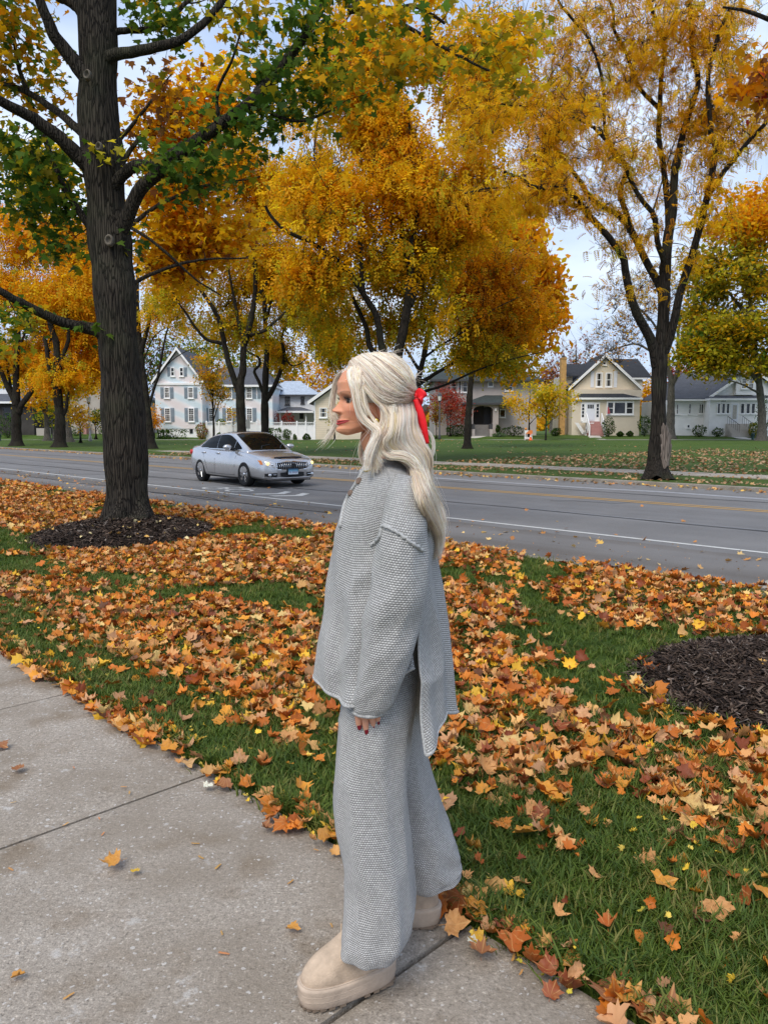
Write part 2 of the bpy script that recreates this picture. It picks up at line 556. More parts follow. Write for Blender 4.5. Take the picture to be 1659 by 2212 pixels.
# square dark repair spots
for s, n_ in ((0.4, 14.2), (0.9, 14.3), (0.0, 13.2), (-0.5, 13.2), (1.6, 13.0)):
    MB().add([SN(s, n_, ROAD_Z + 0.005), SN(s + 0.28, n_, ROAD_Z + 0.005), SN(s + 0.28, n_ + 0.16, ROAD_Z + 0.005), SN(s, n_ + 0.16, ROAD_Z + 0.005)], [(0, 1, 2, 3)]).build('repair_spot', M_TAR, road)
# bicycle symbol and chevrons painted in the bike lane (riding toward the lower right)
def flat_poly(mb, pts, dz=0.0062):
    mb.add([SN(s, n_, ROAD_Z + dz) for s, n_ in pts], [tuple(range(len(pts)))])
def stroke(mb, a, b, w, dz=0.0062):
    a, b = Vector(a), Vector(b)
    d = (b - a).normalized(); q = Vector((-d.y, d.x)) * w / 2
    flat_poly(mb, [a - q, b - q, b + q, a + q], dz)
def ringstroke(mb, c, ra, rb, w, k=22):
    for i in range(k):
        a0, a1 = 2 * math.pi * i / k, 2 * math.pi * (i + 1) / k
        flat_poly(mb, [(c[0] + math.cos(a) * (ra + e), c[1] + math.sin(a) * (rb + e)) for a, e in ((a0, 0), (a1, 0), (a1, w), (a0, w))])
BS, BN = 17.0, 11.15                             # bicycle symbol centre
mb = MB()
ringstroke(mb, (BS + 0.55, BN - 0.15), 0.33, 0.25, 0.09)
ringstroke(mb, (BS - 0.55, BN - 0.15), 0.33, 0.25, 0.09)
stroke(mb, (BS + 0.5, BN - 0.15), (BS + 0.2, BN + 0.30), 0.09, 0.0066)
stroke(mb, (BS + 0.2, BN + 0.30), (BS - 0.45, BN + 0.32), 0.09, 0.0070)
stroke(mb, (BS - 0.5, BN - 0.15), (BS - 0.40, BN + 0.45), 0.09, 0.0074)
stroke(mb, (BS + 0.5, BN - 0.15), (BS - 0.05, BN - 0.15), 0.08, 0.0078)
stroke(mb, (BS - 0.05, BN - 0.15), (BS - 0.45, BN + 0.3), 0.08, 0.0082)
stroke(mb, (BS + 0.30, BN + 0.42), (BS + 0.05, BN + 0.42), 0.09, 0.0086)
mb.build('bicycle_symbol', M_WHITE_LINE, road)
for q in (15.0, 14.3):
    mb = MB()
    flat_poly(mb, [(q + 0.45, BN - 0.5), (q + 0.18, BN - 0.5), (q - 0.18, BN + 0.02), (q + 0.1, BN + 0.02)])
    flat_poly(mb, [(q + 0.1, BN + 0.02), (q - 0.18, BN + 0.02), (q + 0.18, BN + 0.54), (q + 0.45, BN + 0.54)])
    mb.build('lane_chevron', M_WHITE_LINE, road)

# ---- kerbs
M_KERB = concrete_material('kerb_concrete', (0.30, 0.275, 0.24), 0.2)
def kerb(name, n0, n1, s0, s1, label):
    prof = [(n0, ROAD_Z - 0.1), (n0, -0.012), (n0 + 0.02, 0.0), (n1 - 0.02, 0.0), (n1, -0.012), (n1, ROAD_Z - 0.1)]
    ss = list(np.arange(s0, s1, 3.0)) + [s1]
    rings = [[SN(s, a, z + 0.006 * noise.noise((s, a, 0))) for a, z in prof] for s in ss]
    o = MB().loft(rings).build(name, M_KERB)
    tag(o, label, kind='structure')
kerb('kerb', N_KERB0 - 0.16, N_KERB0, -80, 200, 'low concrete kerb along the leaf-strewn near lawn')
kerb('kerb', N_KERB1, N_KERB1 + 0.16, -80, 300, 'concrete kerb on the far side of the street')

# ---- far path beside the kerb, slab by slab
path = empty('path')
tag(path, 'pale concrete path beyond the street kerb', kind='structure')
L = 1.52
pm = MB().box(-L / 2 + 0.006, L / 2 - 0.006, -0.85, 0.85, -0.06, 0.022)
first = pm.build('concrete_slab', M_CONC_FAR, path)
ang = math.atan2(US.y, US.x)
for k in range(60):
    o = first if k == 0 else first.copy()
    if k:
        COL.objects.link(o); o.parent = path
    o.location = SN(-4 + k * L, 24.1, random.uniform(-0.006, 0.006)); o.rotation_euler = (random.uniform(-.004, .004), 0, ang)
# ---- far sidewalk in front of the houses and the walks leading up to the doors
M_SIDE = paint('far_concrete', (0.46, 0.43, 0.38), 0.85, 0.12, 1.5, 0.2, 20, kind='Position')
def ribbon(pts, w, name, mat, dz=0.03, parent=None):
    pts = catmull([tuple(p) for p in pts], max(8, 6 * len(pts)))
    V, F = [], []
    for i, p in enumerate(pts):
        q = pts[min(i + 1, len(pts) - 1)] - pts[max(i - 1, 0)]
        q = q / np.linalg.norm(q); o = np.array((-q[1], q[0])) * w / 2
        for sgn in (-1, 1):
            x, y = p + o * sgn
            V.append((x, y, land(x, y) + dz))
        if i:
            F.append((2 * i - 2, 2 * i - 1, 2 * i + 1, 2 * i))
    return MB().add(V, F).build(name, mat, parent)
o = ribbon([(-75, 79), (-30, 79), (0, 79), (30, 79), (70, 79)], 1.7, 'sidewalk', M_SIDE)
tag(o, 'pale strip of sidewalk in front of the houses', kind='structure')

# ================================================================== TREES
# leaf shapes -------------------------------------------------------
def maple_outline():
    # half outline of a five-lobed leaf, stem at origin, tip along +Y
    half = [(0.03, 0.0), (0.17, -0.08), (0.31, -0.05), (0.36, 0.08), (0.53, 0.13), (0.43, 0.25), (0.47, 0.36), (0.60, 0.52), (0.42, 0.52), (0.29, 0.56), (0.28, 0.70), (0.13, 0.76), (0.0, 1.0)]
    full = [(x, y) for x, y in half] + [(-x, y) for x, y in half[-2::-1]]
    return full
_mo = maple_outline()
def maple_template(fold=0.18, droop=0.1):
    V = [(x, y - 0.35, fold * abs(x) - droop * (y - 0.35) ** 2) for x, y in _mo]
    return V, [tuple(range(len(V)))]
_mo_s = [(0.05, 0.0), (0.26, 0.02), (0.48, 0.12), (0.34, 0.28), (0.50, 0.52), (0.18, 0.52), (0.0, 1.0), (-0.18, 0.52), (-0.50, 0.52), (-0.34, 0.28), (-0.48, 0.12), (-0.26, 0.02)]
MAPLE_S = ([(x, y - 0.4, 0.2 * abs(x) - 0.15 * (y - .4) ** 2) for x, y in _mo_s], [tuple(range(len(_mo_s)))])
def spray_template(pairs, w):
    """Pinnate leaf: leaflets on a drooping rachis, as quads."""
    V, F = [], []
    for k in range(pairs):
        t = (k + 0.6) / pairs
        y, z = t * 0.9, -0.35 * t * t
        for sg in (-1, 1):
            b = len(V)
            l = 0.30 * (1 - 0.35 * abs(t - 0.45))
            V += [(0, y, z), (sg * l * 0.55, y + w * 0.2, z - 0.03), (sg * l, y + 0.16, z - 0.10), (sg * l * 0.45, y + w, z - 0.04)]
            F.append((b, b + 1, b + 2, b + 3) if sg > 0 else (b + 3, b + 2, b + 1, b))
    return V, F
SPRAY_NEAR = spray_template(6, 0.13)
SPRAY_MID = spray_template(3, 0.30)
DIAMOND = ([(0, -0.5, 0), (0.32, 0.0, 0.08), (0, 0.5, -0.06), (-0.32, 0.0, 0.08)], [(0, 1, 2, 3)])

# leaf colours (reflectance of the leaves themselves)
YEL, GOLD, ORG, AMB = (0.92, 0.54, 0.012), (0.84, 0.45, 0.010), (0.88, 0.36, 0.006), (0.62, 0.27, 0.008)
OLV, LIM, GRN, DGR = (0.34, 0.28, 0.014), (0.54, 0.46, 0.024), (0.105, 0.185, 0.020), (0.055, 0.115, 0.016)
BRN, RED, PNK = (0.26, 0.10, 0.025), (0.42, 0.045, 0.02), (0.45, 0.17, 0.13)

def tubes_np(paths, radii, n):
    """paths (m,k,3), radii (m,k) -> V, F"""
    Pth = np.asarray(paths, dtype=float); m, k, _ = Pth.shape
    T = np.empty_like(Pth)
    T[:, 1:-1] = Pth[:, 2:] - Pth[:, :-2]; T[:, 0] = Pth[:, 1] - Pth[:, 0]; T[:, -1] = Pth[:, -1] - Pth[:, -2]
    T /= np.linalg.norm(T, axis=2, keepdims=True) + 1e-9
    ref = np.tile(np.array([0.36, 0.48, 0.8]), (m, 1))
    par = np.abs(np.einsum('mi,mi->m', T[:, 0], ref)) > 0.9
    ref[par] = (0.9, -0.3, 0.1)
    S = np.cross(T, ref[:, None, :]); S /= np.linalg.norm(S, axis=2, keepdims=True) + 1e-9
    U = np.cross(T, S)
    a = np.linspace(0, 2 * np.pi, n, endpoint=False)
    V = Pth[:, :, None, :] + (S[:, :, None, :] * np.cos(a)[None, None, :, None] + U[:, :, None, :] * np.sin(a)[None, None, :, None]) * np.asarray(radii)[:, :, None, None]
    idx = np.arange(m * k * n).reshape(m, k, n)
    A = idx[:, :-1, :]; B = idx[:, 1:, :]
    F = np.stack([A, np.roll(A, -1, 2), np.roll(B, -1, 2), B], -1).reshape(-1, 4)
    return V.reshape(-1, 3), F

def clumps_in(center, rad, count, gap=0.0, gfreq=0.35, shell=0.45, rng=RNG):
    out = []
    tries = 0
    c, r = np.array(center), np.array(rad)
    while len(out) < count and tries < count * 12:
        tries += 1
        d = rng.normal(size=3); d /= np.linalg.norm(d)
        p = c + d * r * (rng.random() ** shell)
        p = p + np.array(noise.noise_vector(Vector(p) * 0.55)) * r * 0.30
        if gap and noise.noise(Vector(p) * gfreq) < gap - 0.5 + rng.random() * 0.2:
            continue
        out.append(p)
    return out

def make_tree(name, label, trunk, limbs, lobes, bark, leaf, palette, group=None, cat='tree', clump_r=0.35, per=14, size=0.16,
              hang=0.0, sides=14, twig_r=1.0, near_limb=None, seed=1, flat=0.6, bare=0, trunk_extra=None, knots=None, minz=1.5, rough=0.03, base_z=0.0):
    """trunk/limbs: lists of (points (k,3), r0, r1). lobes: (center, radii, count, palette or None, gap)."""
    rng = np.random.default_rng(seed)
    root = empty(name, tuple(trunk[0][0][0][:2]) + (base_z,))
    tag(root, label, cat, group)
    org = np.array(root.location)
    TV, TF, b = [], [], 0
    skel, skr = [], []
    for li, (pts, r0, r1) in enumerate(trunk + limbs):
        is_trunk = li < len(trunk)
        k = 60 if is_trunk else 26
        p = catmull(pts, k)
        t = np.linspace(0, 1, k)
        rr = r0 + (r1 - r0) * t ** 0.85
        if is_trunk:
            hgt = p[:, 2] - p[0, 2]
            rr = rr * (1 + 0.55 * np.exp(-hgt / 0.28)) * (1 + 0.05 * np.sin(hgt * 3.1 + seed) + 0.03 * np.sin(hgt * 7.7))
        else:
            rr = rr * (1 + 0.35 * np.exp(-t / 0.05))
            p[1:] += np.cumsum(rng.normal(0, 0.012, (k - 1, 3)), 0) * min(1.0, r0 * 6)
        n = (30 if sides > 20 else sides) if is_trunk else max(7, sides // 2)
        v, f = tubes_np(p[None], rr[None], n)
        if is_trunk:                           # root flare ribs, burls
            vv = v.reshape(k, n, 3)
            for i in range(k):
                for j in range(n):
                    a = 2 * math.pi * j / n
                    h = hgt[i]
                    e = 0.16 * math.exp(-h / 0.22) * math.sin(a * 5 + seed) + rough * noise.noise((math.cos(a) * 1.7 + seed, math.sin(a) * 1.7, h * 1.1))
                    if knots:
                        for (kh, ka, ks, kd) in knots:
                            da = (a - ka + math.pi) % (2 * math.pi) - math.pi
                            e += kd * math.exp(-((h - kh) / ks) ** 2 - (da / 0.6) ** 2)
                    vv[i, j] += (vv[i, j] - p[i]) / max(rr[i], 1e-4) * e * (rr[i] if abs(e) < 0.001 else 1) * (1 if True else 0)
            v = vv.reshape(-1, 3)
        TV.append(v); TF.append(f + b); b += len(v)
        st = 0 if not is_trunk else int(k * 0.72)
        for i in range(st, k, 2):
            skel.append(p[i]); skr.append(rr[i])
    # clumps
    cl, cpal = [], []
    for c, r, cnt, pal, gap in lobes:
        for q in clumps_in(c, r, cnt, gap, rng=rng):
            if q[2] > minz + base_z:
                cl.append(q); cpal.append(pal or palette)
    if near_limb:
        cnt, spread, t0 = near_limb
        segs = [catmull(l[0], 26) for l in limbs]
        ln = np.array([np.linalg.norm(np.diff(s, axis=0), axis=1).sum() for s in segs])
        for _ in range(cnt):
            s = segs[rng.choice(len(segs), p=ln / ln.sum())]
            q = s[int(25 * (t0 + (1 - t0) * rng.random()))] + rng.normal(size=3) * np.array(spread)
            cl.append(q); cpal.append(palette)
    cl = np.array(cl)
    skel = np.array(skel); skr = np.array(skr)
    d0 = np.array([np.min(np.linalg.norm(skel - q, axis=1)) for q in cl])
    order = np.argsort(d0)
    tp, tr = [], []
    B = max(20, len(cl) // 9)
    tw_end = np.zeros((len(cl), 3)); tw_mid = np.zeros((len(cl), 3))
    for s in range(0, len(order), B):
        idx = order[s:s + B]
        ns, nr = [], []
        kd = kdtree.KDTree(len(skel))
        for i, q in enumerate(skel):
            kd.insert(q, i)
        kd.balance()
        for i in idx:
            q = cl[i]
            cand = kd.find_n(q, 4)
            co, j, dist = cand[int(rng.integers(0, min(3, len(cand))))] if len(cand) else (q, 0, 0)
            a = skel[j]; L = max(0.05, np.linalg.norm(q - a))
            side = rng.normal(size=3) * 0.10 * L
            m1 = a + (q - a) * 0.35 + side + np.array((0, 0, 0.10 * L))
            m2 = a + (q - a) * 0.7 + side * 0.6 + rng.normal(size=3) * 0.05 * L + np.array((0, 0, 0.08 * L))
            pth = catmull([a, m1, m2, q], 6)
            ra = min(0.62 * skr[j], (0.008 + 0.012 * L) * twig_r)
            rad = np.linspace(ra, max(0.0035, ra * 0.25), 6)
            tp.append(pth); tr.append(rad)
            for u in (2, 3, 4, 5):
                ns.append(pth[u]); nr.append(rad[u])
            tw_end[i], tw_mid[i] = pth[5], pth[3]
        skel = np.vstack([skel, ns]); skr = np.concatenate([skr, nr])
    v, f = tubes_np(np.array(tp), np.array(tr), 5 if sides > 10 else 4)
    TV.append(v); TF.append(f + b); b += len(v)
    if bare:                                    # leafless spray of fine twigs at every tip
        m = len(cl) * bare
        src = np.repeat(cl, bare, axis=0)
        dirs = rng.normal(size=(m, 3)); dirs[:, 2] = np.abs(dirs[:, 2]) + 0.3
        dirs /= np.linalg.norm(dirs, axis=1, keepdims=True)
        ln = rng.uniform(0.5, 1.3, (m, 1)) * clump_r * 2
        st = np.stack([src, src + dirs * ln * 0.5 + rng.normal(size=(m, 3)) * 0.05, src + dirs * ln + rng.normal(size=(m, 3)) * 0.12], 1)
        v, f = tubes_np(st, np.tile(np.array([0.012, 0.008, 0.004]) * twig_r, (m, 1)), 3)
        TV.append(v); TF.append(f + b); b += len(v)
    np_mesh('trunk', np.concatenate(TV) - org, np.concatenate(TF), bark, root, smooth_=True)
    # leaves
    if per:
        n = len(cl) * per
        ci = np.repeat(np.arange(len(cl)), per)
        w = rng.random((n, 1)) * 0.45
        pos = cl[ci] * (1 - w) + tw_mid[ci] * w + rng.normal(size=(n, 3)) * clump_r * np.array((1, 1, flat))
        yaw = rng.uniform(0, 2 * np.pi, n)
        pit = rng.normal(-hang, 0.55, n); rol = rng.normal(0, 0.55, n)
        pal = [np.array([x[0] for x in q]) for q in cpal]; wt = [np.array([x[1] for x in q], dtype=float) for q in cpal]
        base = np.array([pal[i][rng.choice(len(pal[i]), p=wt[i] / wt[i].sum())] for i in range(len(cl))])
        colr = base[ci]
        own = rng.random(n) < 0.35
        if own.any():
            pick = np.array([pal[i][rng.choice(len(pal[i]), p=wt[i] / wt[i].sum())] for i in ci[own]])
            colr[own] = pick
        colr = colr * rng.uniform(0.72, 1.2, (n, 1)) * (1 + rng.normal(0, 0.05, (n, 3)))
        sc = size * rng.uniform(0.65, 1.3, n)
        V, F, C = scatter(leaf[0], leaf[1], pos - org, rot_mats(yaw, pit, rol), sc, np.clip(colr, 0.004, 0.9))
        np_mesh('crown', V, F, M_CROWN, root, color=C)
    return root

def LP(Y, *pts):
    """limb points: (x, y, depth offset)"""
    return [tuple(P(x, y, Y + d)) for x, y, d in pts]
def LB(Y, x, y, d, rx, ry, rd, n, pal=None, gap=0.35):
    """lobe: centre bearing, half sizes on the sketch sheet, half depth in metres"""
    k = (Y + d) / 1662
    return (tuple(P(x, y, Y + d)), (rx * k, rd, ry * k), n, pal, gap)

# ------------------------------------------------------------------ big maple on the near lawn
Y = 11.15
b0 = G(279, 1147); 
maple_trunk = [([(b0.x, b0.y, -0.06)] + LP(Y, (279, 1100, 0), (274, 1000, 0), (266, 900, 0), (262, 831, 0), (255, 720, 0), (247, 600, 0.02), (235, 527, 0.05), (228, 430, 0.05), (222, 358, 0.05), (213, 237, 0.1), (212, 110, 0.1), (206, -40, 0.2), (200, -220, 0.3)), 0.305, 0.25)]
maple_limbs = [
    (LP(Y, (222, 718, -.05), (190, 708, -.1), (150, 699, -.25), (88, 677, -.5), (38, 652, -.8), (-10, 622, -1.0), (-90, 580, -1.3), (-190, 520, -1.6), (-280, 430, -1.8)), 0.095, 0.02),
    (LP(Y, (246, 520, 0), (273, 481, -.1), (300, 416, -.2), (340, 376, -.3), (401, 321, -.3), (476, 270, -.3), (541, 215, -.2), (601, 145, 0), (666, 55, .2), (705, -20, .4), (740, -110, .5)), 0.105, 0.055),
    (LP(Y, (236, 420, 0), (262, 385, -.1), (290, 362, -.2), (335, 362, -.3), (401, 321, -.3)), 0.085, 0.07),
    (LP(Y, (218, 380, 0), (170, 330, -.15), (125, 290, -.3), (65, 250, -.5), (0, 220, -.8), (-80, 180, -1.1), (-180, 110, -1.4), (-270, 20, -1.6)), 0.12, 0.025),
    (LP(Y, (210, 310, 0), (165, 273, .1), (115, 230, .3), (60, 200, .5), (0, 175, .7), (-60, 150, .9), (-150, 90, 1.1)), 0.07, 0.02),
    (LP(Y, (205, 190, 0), (155, 130, -.1), (120, 85, -.2), (95, 45, -.3), (70, -10, -.4), (45, -90, -.5), (10, -220, -.6)), 0.11, 0.04),
    (LP(Y, (225, 130, 0), (258, 115, -.1), (320, 105, -.3), (380, 85, -.4), (426, 55, -.4), (466, 10, -.3), (500, -50, -.2), (540, -170, 0)), 0.085, 0.03),
    (LP(Y, (225, 75, .1), (270, 66, .2), (330, 64, .4), (380, 30, .5), (420, -10, .6)), 0.05, 0.03),
    (LP(Y, (225, 520, .1), (193, 486, .2), (165, 446, .4), (135, 396, .6), (105, 320, .8), (85, 260, 1.0), (50, 190, 1.2)), 0.06, 0.03),
    (LP(Y, (200, 60, 0), (165, 20, .2), (120, -15, .3), (60, -60, .4)), 0.1, 0.07),
    (LP(Y, (541, 215, -.2), (600, 250, -.2), (660, 260, -.1), (720, 238, 0)), 0.03, 0.012),
    (LP(Y, (700, -20, .3), (790, 10, .2), (880, 55, .1), (980, 110, 0), (1060, 150, 0)), 0.045, 0.014),
    (LP(Y, (750, 20, .4), (850, 18, .4), (900, 15, .3), (960, 50, .2)), 0.05, 0.02),
    (LP(Y, (476, 270, -.3), (470, 200, -.4), (500, 130, -.6), (520, 70, -.7)), 0.03, 0.012),
    (LP(Y, (60, 200, .5), (40, 140, .6), (30, 80, .7), (10, 20, .8)), 0.035, 0.02),
]
GREENS = [(GRN, 5), (DGR, 4), (OLV, 2)]
MIXED = [(OLV, 4), (GRN, 2), (LIM, 2), (GOLD, 5)]
YELS = [(YEL, 5), (GOLD, 4), (ORG, 3), (BRN, 1), (LIM, 1)]
lobes = [
    LB(Y, 425, 372, -.3, 95, 40, .7, 26, GREENS, 0), LB(Y, 515, 285, -.2, 75, 60, .8, 24, GREENS, 0), LB(Y, 610, 190, -.1, 80, 80, 1.0, 34, GREENS, 0),
    LB(Y, 660, 90, .2, 85, 80, 1.2, 26, [(GRN, 4), (DGR, 3), (OLV, 3)], 0), LB(Y, 790, 70, .2, 120, 90, 1.2, 27, MIXED, .4), LB(Y, 930, 110, .2, 120, 100, 1.2, 26, MIXED, .42),
    LB(Y, 700, 240, .3, 110, 70, 1.0, 20, MIXED, .42), LB(Y, 840, 190, .3, 110, 60, 1, 16, MIXED, .44), LB(Y, 560, 60, .3, 90, 70, 1.0, 18, MIXED, .4), LB(Y, 1080, 130, .3, 90, 90, 1.0, 24, [(GOLD, 4), (OLV, 3), (LIM, 2)], .4),
    LB(Y, 60, 345, .2, 90, 50, 1.0, 34, GREENS, 0), LB(Y, 110, 440, .4, 55, 65, .8, 24, GREENS, 0), LB(Y, 40, 450, .4, 60, 60, .8, 12, GREENS, 0), LB(Y, 60, 150, .5, 110, 90, 1.2, 40, [(OLV, 3), (GOLD, 3), (AMB, 3), (GRN, 2)], .35),
    LB(Y, 60, 50, .5, 120, 80, 1.2, 36, [(OLV, 3), (GOLD, 3), (AMB, 2), (GRN, 2)], .35), LB(Y, 365, 55, .3, 60, 40, .6, 16, GREENS, 0), LB(Y, 300, 200, .8, 60, 60, .8, 9, [(AMB, 3), (BRN, 2), (OLV, 1)], .3),
    LB(Y, 70, 700, -.3, 55, 25, .5, 10, [(LIM, 3), (GRN, 3), (GOLD, 1)], 0), LB(Y, 20, 745, -.4, 40, 30, .5, 6, [(LIM, 3), (GRN, 2)], 0), LB(Y, 130, 545, .3, 45, 25, .5, 8, GREENS, 0), LB(Y, 285, 545, .3, 20, 20, .3, 4, GREENS, 0),
    LB(Y, -200, 480, -1.4, 130, 110, 1.4, 34, MIXED, .3), LB(Y, -200, 120, -1, 160, 130, 1.6, 44, MIXED, .3), LB(Y, 60, -150, 0, 200, 110, 1.8, 44, MIXED, .3), LB(Y, 380, -130, 0, 200, 90, 1.8, 40, MIXED, .3),
    LB(Y, 213, 335, -.35, 10, 14, .1, 2, [(LIM, 2), (GRN, 2)], 0), LB(Y, 215, 708, -.4, 8, 8, .1, 1, GREENS, 0),
]
make_tree('maple_tree', 'big maple with dark furrowed trunk rising from the mulch ring on the near lawn', maple_trunk, maple_limbs, lobes, M_BARK_MAPLE, MAPLE_S, MIXED,
          clump_r=0.17, per=13, size=0.125, hang=0.5, sides=28, seed=3, knots=[(2.35, 4.7, 0.25, 0.06), (4.15, 4.6, 0.28, 0.075), (4.2, 3.3, 0.22, 0.06), (1.9, 5.6, 0.2, 0.035), (2.75, 3.0, 0.3, 0.03), (3.0, 6.0, 0.3, 0.05), (5.4, 4.5, 0.15, 0.05)])
# pruned-off limb scars on its trunk
M_SCAR = paint('cut_wood', (0.14, 0.12, 0.095), 0.9, 0.3, 30, 0.4, 80)
maple_root = bpy.data.objects['maple_tree']
def scar(x, y, r, tilt):
    mb = MB()
    p = P(x, y, Y - 0.31) - maple_root.location
    for q in (0, 1):
        pass
    rings = []
    for (rr, dd) in ((r * 1.25, 0.06), (r * 1.2, -0.01), (r * 0.95, -0.03), (r * 0.7, -0.015), (r * 0.55, 0.01), (r * 0.1, 0.012)):
        rings.append([p + Vector((rr * 0.72 * math.cos(a) + tilt * rr * math.sin(a) * 0.3, dd, rr * math.sin(a))) for a in (2 * math.pi * k / 14 for k in range(14))])
    mb.loft(rings, cap=True).build('limb_scar', M_SCAR, maple_root, smooth_=True)
scar(236, 519, 0.065, 0.1); scar(189, 161, 0.055, 0.4); scar(214, 316, 0.05, 0.3)

# yellow maple standing behind it, its stem hidden by the big trunk
Y2 = 15.3
b0 = P(262, 1000, Y2)
make_tree('maple_tree', 'yellow maple crown spreading behind the big dark trunk', [([(b0.x, Y2, -0.05)] + LP(Y2, (258, 900, 0), (250, 700, 0), (245, 500, 0), (235, 300, 0), (225, 100, 0)), 0.17, 0.06)],
          [(LP(Y2, (248, 640, 0), (330, 590, .3), (430, 560, .5), (540, 555, .7)), 0.05, 0.015), (LP(Y2, (246, 520, 0), (330, 450, .4), (430, 400, .5), (560, 380, .5)), 0.06, 0.015),
           (LP(Y2, (243, 470, 0), (330, 520, -.4), (420, 600, -.5), (480, 640, -.5)), 0.04, 0.012), (LP(Y2, (240, 400, 0), (300, 300, .3), (400, 230, .4), (500, 190, .4)), 0.06, 0.015), (LP(Y2, (238, 420, 0), (180, 380, .3), (100, 360, .4)), 0.05, 0.015),
           (LP(Y2, (236, 330, 0), (310, 240, -.4), (370, 160, -.4)), 0.05, 0.012)],
          [LB(Y2, 370, 560, .4, 100, 85, 1.2, 52, YELS, .35), LB(Y2, 470, 500, .6, 100, 120, 1.3, 66, YELS, .35), LB(Y2, 560, 430, .6, 90, 110, 1.2, 46, YELS, .4), LB(Y2, 340, 390, .4, 80, 80, 1.2, 34, YELS, .4),
           LB(Y2, 430, 300, .5, 110, 90, 1.3, 46, YELS, .38), LB(Y2, 330, 240, .4, 60, 80, 1, 16, [(AMB, 3), (BRN, 3), (GOLD, 3)], .45), LB(Y2, 110, 400, .4, 100, 80, 1.0, 30, [(OLV, 2), (YEL, 3), (GRN, 2)], .4), LB(Y2, 480, 200, .5, 90, 70, 1, 26, YELS, .42), LB(Y2, 150, 560, .3, 50, 60, .8, 12, YELS, .4)],
          M_BARK_MAPLE, MAPLE_S, YELS, clump_r=0.25, per=26, size=0.15, hang=0.5, sides=16, seed=5)

# maple branch reaching in from the upper right corner (its tree stands beside the viewer, out of the frame)
Y3 = 9.0
b0 = P(2150, 1000, Y3)
make_tree('maple_tree', 'orange maple foliage hanging into the upper right corner', [([(b0.x, Y3, -0.05)] + LP(Y3, (2130, 700, 0), (2120, 400, 0), (2100, 100, 0)), 0.2, 0.1)],
          [(LP(Y3, (2122, 420, 0), (1950, 250, 0), (1800, 120, 0), (1650, 40, 0), (1560, 20, 0)), 0.07, 0.012), (LP(Y3, (2125, 450, 0), (1900, 330, .3), (1750, 230, .3), (1640, 180, .3)), 0.05, 0.012)],
          [LB(Y3, 1610, 40, 0, 75, 50, .8, 24, [(ORG, 4), (AMB, 3), (BRN, 2), (GOLD, 2)], .3), LB(Y3, 1660, 130, .2, 70, 70, .8, 24, [(ORG, 4), (AMB, 3), (BRN, 2)], .3), LB(Y3, 1670, 200, .2, 40, 40, .5, 8, [(AMB, 3), (RED, 1), (BRN, 2)], .3), LB(Y3, 1480, 20, .2, 70, 30, .8, 9, [(ORG, 3), (GOLD, 3)], .4), LB(Y3, 1850, 150, .2, 120, 120, .8, 20, [(ORG, 4), (AMB, 3)], .3)],
          M_BARK_MAPLE, MAPLE_S, YELS, clump_r=0.16, per=12, size=0.12, hang=0.6, sides=12, seed=6)

